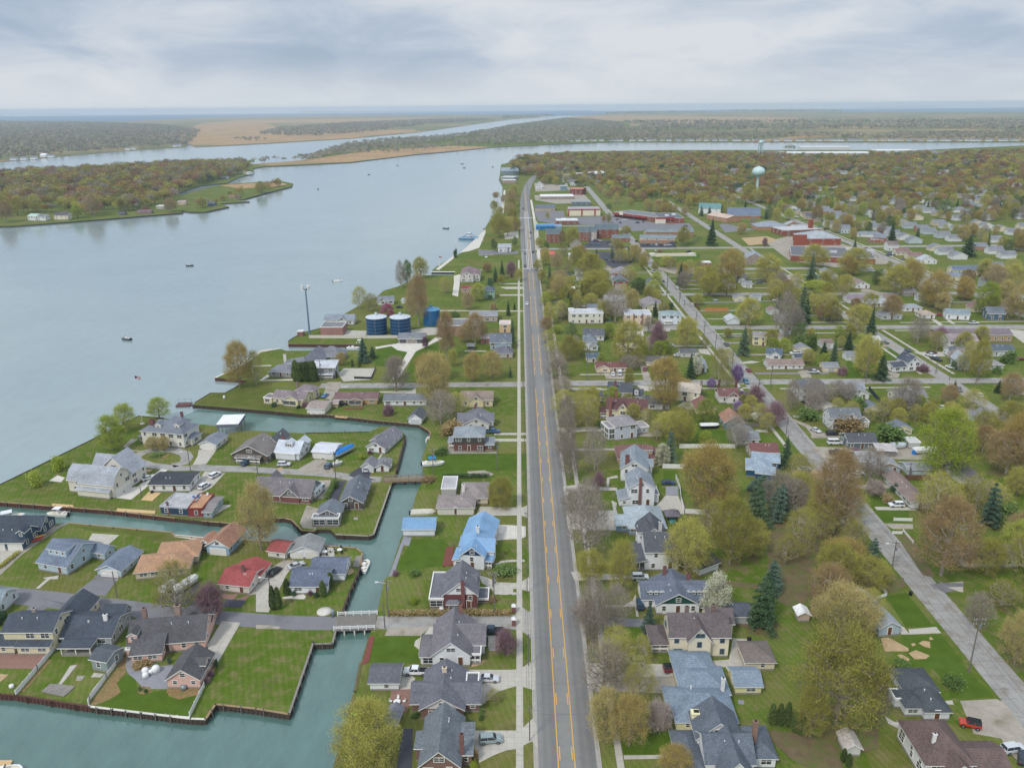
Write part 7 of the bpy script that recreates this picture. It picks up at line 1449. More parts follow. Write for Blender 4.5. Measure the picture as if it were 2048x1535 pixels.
# ---------------------------------------------------------------- labels for every tree from what it stands beside
def label_trees():
    seen = {}
    for t, kind, p, hh, rad in TREES:
        x, y = PROJ(p+Vector((0, 0, hh*.4))); x0, y0 = PROJ(p)
        if x < -60 or x > 2110 or y > 1600: cands = sorted(NMS, key=lambda n: (n[1]-x)**2+((n[2]-y)*1.3)**2)
        cands = sorted(NMS, key=lambda n: (n[1]-x0)**2+((n[2]-y0)*1.3)**2)
        done = False
        size = ''
        for sz in ('', 'T'):
            for nm, nx, ny, s in cands[:7]:
                dx, dy = x0-nx, y0-ny
                rel = ('right of' if dx > 0 else 'left of') if abs(dx) > abs(dy)*1.2 else ('in front of' if dy > 0 else 'behind')
                far_ = math.hypot(dx, dy) > 60
                base = PHR[kind]
                if sz: base = ('tall ' if hh > 11 else 'small ' if hh < 7 else 'middling ')+base
                lab = f"{base} {rel} the {nm}"
                if lab not in seen and len(lab.split()) <= 16: seen[lab] = t; t['label'] = lab; done = True; break
            if done: break
        if not done:
            lab = f"{PHR[kind]} in the leafy blocks near the {cands[0][0]}"
            t['label'] = ' '.join(lab.split()[:16]); seen.setdefault(lab, t)
            t['group'] = PHR[kind]+'s near the '+cands[0][0]
        if 'group' not in t: t['group'] = PHR[kind]+'s about the town'
# ---------------------------------------------------------------- vehicles
CARP = {}
def car_proto(kind, col):
    if (kind, col) in CARP: return CARP[(kind, col)]
    paint = mat('paint_'+col, col, .35, .04, .8, spec=.6); dark = M['glass']
    Lc, Wc, Hc = dict(sedan=(4.7,1.85,1.45), suv=(4.7,1.9,1.75), pickup=(5.6,2.0,1.85), van=(5.4,2.0,2.1), jeep=(4.2,1.85,1.85), camper=(7.5,2.4,3.0))[kind]
    # side outlines along y (front at +): lower body and cabin
    if kind == 'sedan': low = [(-2.3,.35),(2.3,.35),(2.35,.6),(2.2,.82),(1.0,.95),(-1.5,1.0),(-2.25,.95),(-2.35,.6)]; cab = [(-1.75,.97),(1.05,.93),(.3,1.38),(-.95,1.4)]
    elif kind == 'suv': low = [(-2.3,.4),(2.3,.4),(2.35,.7),(2.2,1.0),(1.1,1.1),(-2.2,1.12),(-2.33,.7)]; cab = [(-2.2,1.1),(1.2,1.08),(.5,1.66),(-1.95,1.68)]
    elif kind == 'pickup': low = [(-2.75,.5),(2.7,.5),(2.75,.9),(2.6,1.12),(1.4,1.2),(-.7,1.22),(-.7,1.2),(-2.75,1.2)]; cab = [(-.75,1.2),(1.5,1.18),(.8,1.78),(-.6,1.8)]
    elif kind == 'van': low = [(-2.7,.4),(2.65,.4),(2.7,.9),(2.0,1.3),(-2.7,1.35)]; cab = [(-2.68,1.33),(2.0,1.28),(1.2,2.02),(-2.6,2.08)]
    elif kind == 'jeep': low = [(-2.0,.55),(2.0,.55),(2.0,1.1),(.8,1.2),(-2.0,1.2)]; cab = [(-1.95,1.2),(.75,1.18),(.45,1.8),(-1.9,1.82)]
    else: low = [(-3.7,.6),(3.2,.6),(3.6,1.6),(3.2,2.85),(-3.6,2.95),(-3.75,1.2)]; cab = None
    root = bpy.data.objects.new({'sedan':'car','suv':'car','jeep':'jeep'}.get(kind, kind), None); kids = []
    def loft(prof, w0, w1, z0, z1, m, nm):
        mb = MB(); A, B_ = [], []
        for y, z in prof:
            f = (z-z0)/(z1-z0+1e-6); w_ = w0+(w1-w0)*min(max(f, 0), 1); A.append((-w_/2, y, z)); B_.append((w_/2, y, z))
        n = len(prof); mb.poly(A[::-1]); mb.poly(B_)
        for i in range(n): j = (i+1) % n; mb.poly([A[i], A[j], B_[j], B_[i]])
        me = mb.mesh(nm, m); bm = bmesh.new(); bm.from_mesh(me); bmesh.ops.remove_doubles(bm, verts=bm.verts, dist=1e-4); bmesh.ops.recalc_face_normals(bm, faces=bm.faces)
        bmesh.ops.bevel(bm, geom=list(bm.edges), offset=.045, segments=2, affect='EDGES', profile=.6); bm.to_mesh(me); bm.free()
        me.polygons.foreach_set('use_smooth', [True]*len(me.polygons)); kids.append((nm, me, (0,0,0))); return me
    loft(low, Wc, Wc*.97, low[0][1], 1.2, paint, 'body')
    if cab:
        z0, z1 = cab[0][1], cab[-1][1]; loft(cab, Wc*.94, Wc*.74, z0, z1, dark, 'window_glass')
        zt = cab[-1][1]; mb = MB(); y0, y1 = cab[-1][0]-.02, cab[-2][0]+.04; w_ = Wc*.74/2+.02; mb.box(-w_, y0, zt-.02, w_, y1, zt+.05); kids.append(('roof', mb.mesh('roof', paint if kind != 'jeep' else M['black']), (0,0,0)))
        # pillars
        mb = MB()
        for f in (.0, .5, 1.0):
            ya = cab[0][0]*(1-f)+cab[1][0]*f; yb_ = cab[-1][0]*(1-f)+cab[-2][0]*f
            for s in (-1, 1): mb.tube((s*Wc*.475, ya, z0), (s*Wc*.375, yb_, zt), .045, .045, 4)
        kids.append(('pillars', mb.mesh('pillars', paint), (0,0,0)))
    if kind == 'pickup': mb = MB(); mb.box(-.85,-2.65,1.15,.85,-.8,1.225); kids.append(('bed', mb.mesh('bed', M['black']), (0,0,0)))
    if kind == 'camper':
        mb = MB(); mb.box(-1.22,1.6,1.7,1.22,3.0,2.4); [mb.box(-1.22,y,1.6,1.22,y+.9,2.2) for y in (-2.8,-1.2)]; kids.append(('window_glass', mb.mesh('window_glass', dark), (0,0,0)))
        mb = MB(); mb.box(-1.23,-3.5,1.15,1.23,3.1,1.3); kids.append(('stripe', mb.mesh('stripe', mat('stripe','8d949c')), (0,0,0)))
        mb = MB(); mb.box(-.4,-1.5,2.95,.4,-.5,3.2); kids.append(('roof_vent', mb.mesh('roof_vent', M['white']), (0,0,0)))
    wr = .36 if kind in ('sedan','suv') else .42; yw = Lc*.31
    tm = MB(); tm.tube((-.12,0,0),(.12,0,0),wr,wr,14); tme = tm.mesh('tyre', M['rubber']); hm = MB(); hm.tube((-.135,0,0),(.135,0,0),wr*.55,wr*.55,10); hme = hm.mesh('rim', M['steel'])
    for sx in (-1, 1):
        for sy in (-1, 1): kids.append(('wheel', tme, (sx*(Wc/2-.1), sy*yw, wr), hme))
    hl = MB(); hl.box(-.2,-.03,-.08,.2,.03,.08); hl_ = hl.mesh('headlight', mat('lamp_glass','dfe3e6',.2,0)); tl_ = hl.mesh('tail_light', mat('lamp_red','8d1f1f',.3,0))
    zz_ = .75 if kind in ('sedan','suv') else .95; yf = max(p[0] for p in low)-.02; yr = min(p[0] for p in low)+.02
    for s in (-1, 1): kids.append(('headlight', hl_, (s*Wc*.36, yf, zz_))); kids.append(('tail_light', tl_, (s*Wc*.38, yr, zz_)))
    CARP[(kind, col)] = kids; bpy.data.objects.remove(root); return kids
def V(kind, col, fr, u, v, ang, label, grp=None, z=.05, tiny=False):
    """ang: heading in the picture plan, degrees, 0 = away from the camera, 90 = to the left"""
    p = GF(fr, u, v) if fr else Vector((u, v, 0)); p.z = z
    t = thing({'sedan':'car','suv':'car'}.get(kind, kind), p, math.radians(ang), label, {'sedan':'car','suv':'car','pickup':'pickup truck','camper':'motorhome'}.get(kind, kind), grp)
    for k in car_proto(kind, col):
        if tiny and k[0] in ('headlight', 'pillars'): continue
        c = link(k[0], k[1], t); c.location = k[2]
        if len(k) > 3: link('rim', k[3], c)
    FOOT_V.append((p.x, p.y)); return t
FOOT_V = []
for a in [
 ('sedan','c9ccd0','b',1855,838,-92,'silver sedan on the drive beside the brown-brick bungalow'),('suv','8d9a9c','b',1870,1325,-84,'pale green-grey estate car on the drive at the bottom edge'),('pickup','e4e6e8','b',1275,785,88,'white pickup truck between the shuttered garage and the grey-roofed bungalow'),
 ('pickup','27384a','b',1880,460,88,'dark blue pickup truck behind the white bungalow'),('sedan','1d2126','f',148,1385,-22,'black car beside the red-roofed cream house'),('sedan','b9bcc1','f',325,1335,-50,'silver car nosed into the drive of the navy-roofed cottage'),
 ('suv','e1e3e6','e',1720,612,-22,'white off-roader nearest the lane beside the black-roofed white house'),('suv','dcdfe3','e',1635,700,-20,'white estate car parked at the corner of the black-roofed white house'),('sedan','d6d9dc','e',1188,632,-40,'white sedan on the drive left of the black-roofed house'),
 ('suv','3f5b70','e',1975,512,-25,'dark teal car in front of the brown shingle bungalow'),('suv','c9cdd3','f',225,525,-88,'silver car at the steps of the silver-roofed white house'),('suv','566677','f',582,535,-10,'slate blue car beside the blue-covered boat'),
 ('suv','c3c7cc','f',890,562,-5,'grey car parked under the open carport'),('camper','e2e4e5','f',492,755,-14,'white motorhome beside the red-brick house'),('sedan','5f8fc0','i',1320,1012,-10,'pale blue car left of the maroon-roofed ranch'),
 ('suv','2f3137','i',1455,1078,-85,'dark car under the eave of the maroon-roofed ranch'),('sedan','1f2a3d','j',355,695,-88,'dark blue car by the pink flowering tree'),('pickup','37618c','f',1895,262,-90,'blue pickup truck beside the brick foursquare'),
 ('suv','e1e4e7','g',1022,1428,-90,'white car with roof rack in front of the turret house'),('suv','d9dce0','c',975,705,88,'white car on the drive opposite the cream victorian'),('jeep','7d2430','c',1275,765,-85,'dark red pickup with open bed beside the cream victorian'),
 ('sedan','24405c','g',1250,672,-90,'dark car by the white fence behind the red chimney house'),('suv','2d4a66','c',1020,245,-5,'dark blue car beside the green-gabled bungalow'),
 ('jeep','b8402e','d',1605,1205,70,'orange-red jeep with black top on the gravel lot'),('suv','2c3844','d',2030,1470,-30,'dark car behind the brown-roofed house at the right edge'),('suv','c7ccd1','d',1950,1400,-80,'silver car beside the brown-roofed house'),
 ('van','e3e5e7','h',532,352,-90,'white delivery van on the gravel drive'),('pickup','3c4c54','h',550,430,-90,'dark green pickup truck south of the white van'),('sedan','c9cbce','h',380,250,-155,'silver car on the curved gravel drive'),
 ('suv','e1e3e6','h',1025,850,90,'white car on the drive of the brown-roofed ranch'),('sedan','e0e2e4','h',715,595,-90,'white car near the street end of the cottage drive'),('sedan','c9ccd0','h',290,560,-80,'light car half hidden by the rust-coloured tree'),
 ('suv','9da2a8','h',1330,70,-90,'grey car left of a pair behind the cream building'),('suv','dfe1e4','h',1400,75,-90,'white car right of a pair behind the cream building'),
 ('suv','2a2c31','h',510,280,-90,'black car on the gravel by the flowering house'),('sedan','e1e3e5','k',745,760,-5,'white sedan in front of the dark red ranch'),('van','dadde0','k',797,755,-5,'white van beside the sedan at the dark red ranch'),
 ('sedan','dcdee0','k',1265,608,-80,'white car left of the small dark-roofed garage'),('suv','d9dcdf','k',960,610,-20,'pale car in the drive between two ranch houses'),('sedan','8d3b43','k',1000,720,-10,'dark red car at the foot of the drive'),
 ('sedan','5d2c3a','l',1310,668,-90,'dark red car beside the white duplex drive'),('pickup','e0e2e4','l',1300,690,-145,'white pickup truck parked on the third street'),('pickup','35404c','l',1345,722,-145,'dark pickup parked behind the white one on the third street'),
 ('sedan','dfe1e4','l',1460,785,-145,'white sedan parked at the kerb of the third street'),('pickup','d3d6da','l',1640,432,-90,'silver pickup truck on the cross street'),('sedan','a42f45','l',1370,365,-90,'crimson car between two cottages'),('suv','e1e3e5','l',755,140,-80,'white car outside the long gabled hall'),
 ('suv','5f6b73','l',930,592,-90,'grey car at the white cabin drive'),('sedan','7d2a35','l',2020,720,-90,'red car at the right edge'),
 ('sedan','e3e4e6','q',1054,609,180,'white car driving toward the camera on the highway'),('sedan','5d6670','q',1050.5,508,180,'grey car waiting at the crossing in the left lane'),('suv','22252a','q',1066,505,0,'black car passing the crossing on the right'),('suv','b9bec4','q',1060,477,0,'silver car on the highway beyond the crossing'),
 ('sedan','26292e','q',1061,466,0,'dark car ahead of the silver one on the highway'),('sedan','3c4046','q',1050,533,180,'dark car stopped at the white line'),('suv','25282d','q',1068,533,0,'dark car at the right of the stop line'),('sedan','33363b','q',1046,418,180,'dark car far along the highway before the bend'),
 ('suv','dfe1e4','q',1067,538.5,-90,'white car turning into the highway near the stop line'),('pickup','c5c9ce','q',1306,545,35,'pale pickup truck at the second street junction'),
]: V(*a)
pk = random.Random(9); cols = ['c9ccd0','2a2d32','8d2f35','3c5068','dfe1e3','6b7076','4f7f9a']
for nm, row in (('outside the red-canopied store', [(1420+k*34,548+(k%2)*8) for k in range(4)]+[(1430,577),(1505,568),(1535,600),(1585,592),(1925,628)]),
                ('in the apartment lot', [(1165+k*22,745+k*3) for k in range(3)]+[(1150,775),(1205,776),(1305,765),(1310,778),(1225,748)]),
                ('outside the townhouses', [(1580+k*36,783) for k in range(8)]),
                ('in the dark parking lot', [(1285,897),(1300,910),(1335,918),(1380,915)])):
    for u, v in row: V('sedan' if pk.random() < .6 else 'suv', pk.choice(cols), 'm', u, v, pk.choice([0, -90, 90]), 'small parked car '+nm, 'parked cars '+nm, tiny=True)
for k, (u, v) in enumerate([(30,472),(210,478),(55,475),(118,430),(140,395),(1310,487),(1325,492),(1020,415),(1110,470),(1180,460),(540,192),(560,195),(196,335)]):
    V('suv' if k % 2 else 'sedan', cols[k % 7], 'n', u, v, pk.choice([0, 90, 60]), 'small parked car in the blocks around the school', 'parked cars around the school', tiny=True)
pc_ = random.Random(2)
for c_, w_ in ((EC, EW), (FC, FW)):
    for k in range(16): x = c_+(w_/2-1.1)*(1 if k % 2 else -1); V('suv' if k % 3 else 'sedan', cols[(k*3) % 7], None, x, pc_.uniform(Y0(820), Y0(440)), 0 if k % 2 else 180, 'car parked at the kerb of a side street', 'cars parked along the side streets')
for k, (x, y) in enumerate(YC):
    if pc_.random() < .75: V(pc_.choice(['suv', 'sedan', 'pickup']), cols[(k*4) % 7], None, x, y, 90 if k % 2 else -90, 'car on the drive of a back-garden garage', 'cars on the drives of the mid-town blocks')
for k, (x, y) in enumerate(FCARS): V('suv' if k % 3 else 'sedan', cols[(k*5) % 7], None, x, y, 90 if k % 2 else -90, 'small car parked beside a house of the far suburb', 'cars parked at the houses of the far suburb', tiny=True)
# ---------------------------------------------------------------- boats
def boat(fr, u, v, ang, Lb, Wb, label, hull='e6e7e8', cover=None, top=None, name='boat', z=None, motor=True, cat='boat', inner='d8cfb8', hh=1.0):
    p = GF(fr, u, v); p.z = (WZ if z is None else z); t = thing(name, p, math.radians(ang), label, cat)
    R0 = []
    for zf, wf, lf in ((-.35, .5, .8), (.15, .86, .95), (hh, 1, 1)):
        ring = []
        for s, f in ((1,-.5),(1,-.1),(1,.2),(.72,.38),(0,.5)): ring.append((s*Wb/2*wf, f*Lb*lf, zf))
        for s, f in ((-.72,.38),(-1,.2),(-1,-.1),(-1,-.5)): ring.append((s*Wb/2*wf, f*Lb*lf, zf))
        R0.append(ring)
    mb = MB(); mb.rings(R0); mb.obj('hull', mat('hull_'+hull, hull, .4, .06, .8, spec=.5), t)
    if cover:
        top_ = [(x*.98, y*.98, hh+.04) for x, y, _ in R0[2]]; mid = [(x*.6, y*.85, hh+.65) for x, y, _ in R0[2]]; mb = MB(); mb.rings([top_, mid]); mb.obj('cover', mat('cover_'+cover, cover, .7, .2, 1.5), t)
    else:
        mb = MB(); mb.poly([(x*.84, y*.86, hh+.02) for x, y, _ in R0[2]]); mb.obj('cockpit', mat('deck_'+inner, inner, .7, .1, 2), t)
        mb = MB(); mb.box(-Wb*.2, -Lb*.12, hh, Wb*.2, Lb*.06, hh+.8); mb.obj('console', M['white'], t)
        mb = MB(); mb.box(-Wb*.3, -Lb*.36, hh, Wb*.3, -Lb*.26, hh+.45); mb.obj('seat', M['white'], t)
        mb = MB(); mb.box(-Wb*.2, Lb*.06, hh+.6, Wb*.2, Lb*.075, hh+1.1); mb.obj('windscreen', M['glass'], t)
        if top:
            mb = MB(); mb.box(-Wb*.42, -Lb*.22, hh+1.75, Wb*.42, Lb*.12, hh+1.85); tp = mb.obj('canopy', mat('top_'+top, top, .7, .08), t)
            mb = MB(); [mb.tube((sx*Wb*.36, sy*Lb, hh), (sx*Wb*.36, sy*Lb, hh+1.8), .04, .04, 4) for sx in (-1,1) for sy in (-.18,.08)]; mb.obj('frame', M['steel'], t)
    if motor: mb = MB(); mb.box(-.2, -Lb*.5-.5, .1, .2, -Lb*.5, hh+.45); mb.obj('outboard_motor', M['black'], t)
    return t
boat('e',455,895,86,7,2.5,'white centre-console boat with turquoise waterline moored at the middle canal wall','d9dcd6',top='e6e7e8')
boat('f',868,1310,-4,6.4,2.4,'white open boat moored beside the small grey dock','e2e4e5')
boat('f',710,430,-32,10.5,3,'long boat under a bright blue tarpaulin on the lawn','c9ccd0',cover='2379c4',z=.9,motor=False)
boat('f',1420,520,-80,8,2.8,'white cruiser on a lift with dark skirt beside the footbridge','e2e4e6',z=0.2,top='2f7fb5'); boat('f',1340,905,-86,8,2.6,'pale boat under a tan cover on the dock behind the blue-roofed garage','d6d2ca',cover='c9c3b6',z=-.4)
boat('f',1382,300,-5,4.6,2,'small white boat tied at the bend of the upper canal','d3d6d8'); boat('f',655,520,-50,4,1.6,'little grey skiff on the grass near the covered boat','b9bdc2',z=.2,motor=False)
boat('e',70,925,-60,9,3,'white cruiser moored behind the dark blue house, left one','e2e4e6',top='dfe2e6'); boat('e',270,990,-58,9,3,'white cruiser with canopy in the slip beside the dark blue house','e2e4e6',top='e6e8ea')
boat('i',1545,612,-85,7,2.4,'white boat in the narrow slip north of the slate-roofed house','dfe1e4'); boat('i',1600,580,-85,6,2.2,'small white boat on a lift by the slip','dfe1e4',top='e6e8ea')
boat('h',1255,425,-85,9,2.8,'white motorboat on a trailer beside a blue tarpaulin','e4e5e6',cover='d9d9d4',z=.8,motor=False); boat('h',1040,385,-88,6,2.2,'pale boat stored beside the small pale shed','cfd3d6',cover='b9c4cc',z=.6,motor=False)
boat('h',1180,430,-60,2.6,1.5,'small boat hidden under a bright blue tarpaulin','2379c4',cover='2379c4',z=.1,motor=False)
boat('g',1580,225,-88,8,2.4,'dark boat with white foredeck parked on the green','24262b',cover='dfe1e3',z=.5,motor=False)
boat('a',1490,95,-28,8,2.6,'white covered boat under shrink wrap beside the budding tree, right one','e3e4e6',cover='d9dadb',z=.6,motor=False); boat('a',1345,110,-20,5,2.2,'smaller wrapped boat left of the big wrapped one','e3e4e6',cover='cfd1d3',z=.4,motor=False)
boat('j',175,650,-88,6,2.2,'small white boat beside the pink flowering tree','dfe1e4',z=.3,cover='dfe1e4',motor=False); boat('l',420,300,-88,9,2.8,'white camper-like boat below the spruces','e3e5e7',cover='e0e2e4',z=.6,motor=False)
boat('a',20,1545,-75,7,2.6,'boat moored at the plank dock in the bottom left corner','e2e4e6')
boat('q',252,675,70,6.5,2.4,'dark fishing boat with people on the open river','3c434a',inner='6b6f74'); boat('q',380,529,-80,5.5,2.2,'small dark fishing boat in mid river','3f464d',inner='6b6f74'); boat('q',676,560,-78,7,2.4,'white speedboat trailing a long wake','e6e8ea')
for k, (x, y) in enumerate([(737,348),(891,455),(924,327),(928,335),(985,333),(636,377),(795,330)]): boat('q',x,y,40+k*30,6+k%3,2.4,'tiny dark boat far out on the river','3f464d',inner='5b6068')['group'] = 'tiny far boats on the river'
# jetty pontoon on the point
t_ = thing('swim_platform', GF('i',190,1060), .1, 'small floating platform with railings moored off the grassy point', 'platform')
mb = MB(); mb.box(-3,-2,WZ+.1,3,2,WZ+.7); mb.obj('deck', mat('maroon_deck','6b4a4a',.8,.2), t_); mb = MB()
for x in (-2.8,0,2.8):
    for y in (-1.8,1.8): mb.tube((x,y,WZ+.7),(x,y,1),.06,.06,4)
mb.box(-2.9,-1.9,.9,2.9,-1.8,1.0); mb.box(-2.9,1.8,.9,2.9,1.9,1.0); mb.obj('railing', M['steel'], t_)
mb = MB(); mb.box(3,-.5,WZ+.3,9,.5,WZ+.6); mb.obj('gangway', M['grey_timber'], t_)
# wake
def wake_mat():
    m = mat('foam','b9c8d0',.6,.15,.4); return m
p0, p1 = G(676,560,WZ+.04), G(590,568,WZ+.04); d = (p1-p0); n = Vector((-d.y, d.x, 0)).normalized(); mb = MB()
P_ = [p0+d*(i/12)+n*(.8*math.sin(i*1.3)) for i in range(13)]
for i in range(12):
    w0, w1 = .12+i*.02, .12+(i+1)*.02
    if i % 5 == 4: continue
    mb.poly([P_[i]-n*w0, P_[i+1]-n*w1, P_[i+1]+n*w1, P_[i]+n*w0])
o = mb.obj('wake', wake_mat()); o['kind'] = 'structure'
# ferry
t_ = thing('ferry', G(938,476,0), math.radians(80), 'small blue and white car ferry with a peaked gantry arriving at the landing', 'ferry'); t_.location.z = WZ; t_.scale = (.6, .6, .6)
mb = MB(); mb.rings([[(-6,-14,0),(6,-14,0),(6,14,0),(-6,14,0)],[(-7,-17,2.2),(7,-17,2.2),(7,17,2.2),(-7,17,2.2)]]); mb.obj('hull', mat('ferry_hull','4f84a8',.5,.1), t_)
mb = MB(); mb.box(-6.6,-16,2.2,6.6,16,2.35); mb.obj('car_deck', mat('ferry_deck','b9c3ca',.8,.1), t_)
for s in (-1,1):
    mb = MB(); mb.tube((s*6.4,-11,2.3),(s*5,0,11),.5,.4,6); mb.tube((s*6.4,11,2.3),(s*5,0,11),.5,.4,6); mb.box(s*6.4-.15,-15,2.3,s*6.4+.15,15,3.5); mb.obj('gantry_frame', mat('ferry_blue','6f97b5',.5,.1), t_)
mb = MB(); mb.box(-5,-2.5,8,5,2.5,10.6); mb.obj('wheelhouse', M['white'], t_); mb = MB(); mb.box(-5.05,-2.55,9.1,5.05,2.55,10); mb.obj('window', M['glass'], t_)
V('suv','dfe1e4',None,t_.location.x+1,t_.location.y,10,'white car riding on the ferry deck',z=WZ+1.42)
# ---------------------------------------------------------------- poles and wires
def pole(fr, u, vb, vt, label, arms=1, lamp=False, dx=0, light=False, wires=None):
    x, y = PX(fr, u, vb); _, yt = PX(fr, u, vt); p = G(x, y); h = (y-yt)/abs(PROJ(p+Vector((0,0,1)))[1]-PROJ(p)[1])
    t = thing('street_lamp' if light else 'utility_pole', p, 0, label, 'street lamp' if light else 'utility pole', 'poles along the lanes')
    mb = MB(); mb.tube((0,0,-.2),(0,0,h),.17,.12,8); mb.obj('post', M['pole_wood'] if not light else M['steel'], t)
    for k in range(arms):
        z = h-.5-k*1.1; mb = MB(); mb.box(-1.3,-.07,z-.07,1.3,.07,z+.07); a = mb.obj('crossarm', M['pole_wood'], t)
        for q in (-1.2,-.6,.6,1.2): mb = MB(); mb.tube((q,0,z+.07),(q,0,z+.32),.06,.04,6); mb.obj('insulator', M['white'], a)
    if lamp: mb = MB(); mb.tube((0,0,h-1),(-2,0,h-.6),.05,.05,5); mb.box(-2.7,-.15,h-.75,-1.9,.15,h-.55); mb.obj('lamp', M['white'], t)
    if arms: mb = MB(); mb.tube((.35,0,h-2.8),(.35,0,h-1.9),.25,.25,10); mb.obj('transformer', M['steel'], t)
    return p, h
PS = []
for a in [('b',1055,330,40,'wooden pole with a street lamp at the canal bank by the hedge',1,True),('b',1028,420,210,'leaning wooden pole by the white railed bridge',0),('b',1900,320,-10,'wooden pole in the hedge north of the white bungalow',1),
 ('a',935,175,-30,'wooden pole beside the light blue garage drive',0,True),('f',640,640,410,'wooden pole beside the pale metal garage',1),('f',1420,600,390,'wooden pole by the cruiser lift',1),('f',15,600,440,'wooden pole with lamp beside the brown shingle bungalow',0,True),('e',1525,568,400,'thin pole with lamp at the turning circle',0,True),
 ('e',1135,780,690,'short wooden post at the deck of the black-roofed house',0),('f',115,1540,1400,'pole with white lamp beside the arborvitae pair',0,True),('f',1930,560,330,'wooden pole on the lawn right of the brick foursquare',1),('f',1895,1490,1370,'wooden pole near the white-gabled bungalow',1),
 ('h',990,1350,1130,'wooden pole with crossarms on the second street near the dark pine',1,True),('d',1598,775,350,'tall wooden pole with double crossarm at the second street',2),('h',145,270,130,'wooden pole above the small spruce on the second street',2),('h',1125,620,500,'wooden pole behind the pale grey garage',1),
 ('h',765,660,500,'thin pole beside the light blue cottage',0),('h',1885,0,-10,'pole far right',0)][:17]+[
 ('k',1172,130,-60,'wooden pole at the head of the second street',1),('k',1272,210,95,'wooden pole beyond the peach block',1),('k',1310,260,160,'second wooden pole beyond the peach block',1),('k',1403,390,250,'wooden pole right of the white blue-hipped house',1),('k',1470,475,330,'wooden pole beside the budding elm',1),
 ('k',1560,580,430,'wooden pole where the grass corner meets the second street',1),('k',1690,760,560,'wooden pole by the violet flowering trees',2),('k',1900,960,790,'wooden pole with wide crossarm near the lilac shrubs',2),('k',535,800,550,'wooden pole in front of the dark red ranch',1),('k',2005,850,700,'wooden pole on the corner opposite the white ranch',0,True),
 ('l',20,920,770,'wooden pole left of the white two-storey corner house',0),('l',780,900,640,'tall pole on the back lawn',0),('l',1340,830,740,'wooden pole at the third street corner',1),('l',1660,910,760,'wooden pole near the pale blue gabled house',1),('l',1450,880,800,'thin pole at the third street junction',0),
 ('j',1005,1400,1230,'wooden pole behind the long grey-roofed garage',1),('j',1510,740,560,'wooden pole on the riverside lawns',1),('i',1290,900,720,'wooden pole by the tall evergreen hedge',1),
 ('n',92,720,620,'wooden pole near the pyramid spruce',1),('n',165,735,690,'short wooden pole beyond the pyramid spruce',0),('n',1765,530,455,'wooden pole among the trees right of the school',2)]: PS.append(pole(*a))
hw = []
for py in (1480,1330,1185,1075,985,915,860,815,775,735,700):
    p = G(1037+(py-212)*(2.0/127*HC/HC), py); p.x = HL-1.6; x, y = PROJ(p); h = 8.5
    t = thing('utility_pole', p, 0, 'slim wooden pole along the left kerb of the highway', 'utility pole', 'slim poles on the highway kerb'); mb = MB(); mb.tube((0,0,-.2),(0,0,h),.13,.1,8); mb.obj('post', M['pole_wood'], t)
    mb = MB(); mb.box(-.6,-.05,h-.4,.6,.05,h-.3); mb.obj('crossarm', M['pole_wood'], t); mb = MB(); mb.tube((0,0,h-1.2),(1.9,0,h-.8),.04,.04,5); mb.box(1.6,-.12,h-.85,2.2,.12,h-.72); mb.obj('lamp', M['steel'], t); hw.append((p, h))
def wire(P, label, name='power_line', r=.03):
    mb = MB()
    for dx in (-.5, 0, .5):
        for a, b in zip(P, P[1:]):
            q = None
            for i in range(9):
                f = i/8; c = a.lerp(b, f); c = Vector((c.x+dx, c.y, c.z-1.1*math.sin(math.pi*f)))
                if q is not None: mb.tube(q, c, r, r, 3, cap=False)
                q = c
    o = mb.obj(name, M['black']); tag(o, label, 'power line')
wire([p+Vector((0,0,h-.25)) for p, h in sorted(hw, key=lambda t: t[0].y)], 'power lines strung along the left kerb of the highway')
e_ = sorted([(p, h) for p, h in PS if abs(p.x-E0) < 9], key=lambda t: t[0].y)
if len(e_) > 2: wire([p+Vector((0,0,h-.3)) for p, h in [(e_[0][0]+Vector((0,-60,0)), e_[0][1])]+e_], 'power lines strung along the second street')
# flagpoles
def flagpole(fr, u, vb, vt, label, flag=True, sc=1):
    x, y = PX(fr, u, vb); _, yt = PX(fr, u, vt); p = G(x, y); h = (y-yt)/abs(PROJ(p+Vector((0,0,1)))[1]-PROJ(p)[1]); t = thing('flagpole', p, 0, label, 'flagpole')
    mb = MB(); mb.tube((0,0,-.1),(0,0,h),.09*sc,.05*sc,8); mb.obj('pole', M['white'], t); mb = MB(); mb.tube((0,0,0),(0,0,.2),.9,.9,14); mb.obj('base', M['concrete_new'], t)
    if flag:
        mb = MB(); fw, fh = 2.2*sc, 1.3*sc; n = 7
        for k in range(n):
            for i in range(6):
                xa, xb = .08+fw*i/6, .08+fw*(i+1)/6; f = lambda xx: .25*math.sin(xx*3.2); z1 = h-.2-fh*k/n; z0 = h-.2-fh*(k+1)/n
                mi = 2 if (i < 3 and k < 4) else (k % 2); mb.poly([(xa,f(xa),z0-xa*.12),(xb,f(xb),z0-xb*.12),(xb,f(xb),z1-xb*.12),(xa,f(xa),z1-xa*.12)], mi)
        mb.obj('flag', [mat('flag_red','a52f38',.8,.1), M['white'], mat('flag_blue','2a3a66',.8,.1)], t)
flagpole('e',1140,190,-190,'tall white flagpole with a flag on the western lawn'); flagpole('i',720,670,520,'thin bare flagpole at the riverside house',False); flagpole('j',835,185,70,'thin riverside mast with red flag',True); flagpole('m',270,740,640,'flagpole with red flag at the ferry landing',True)
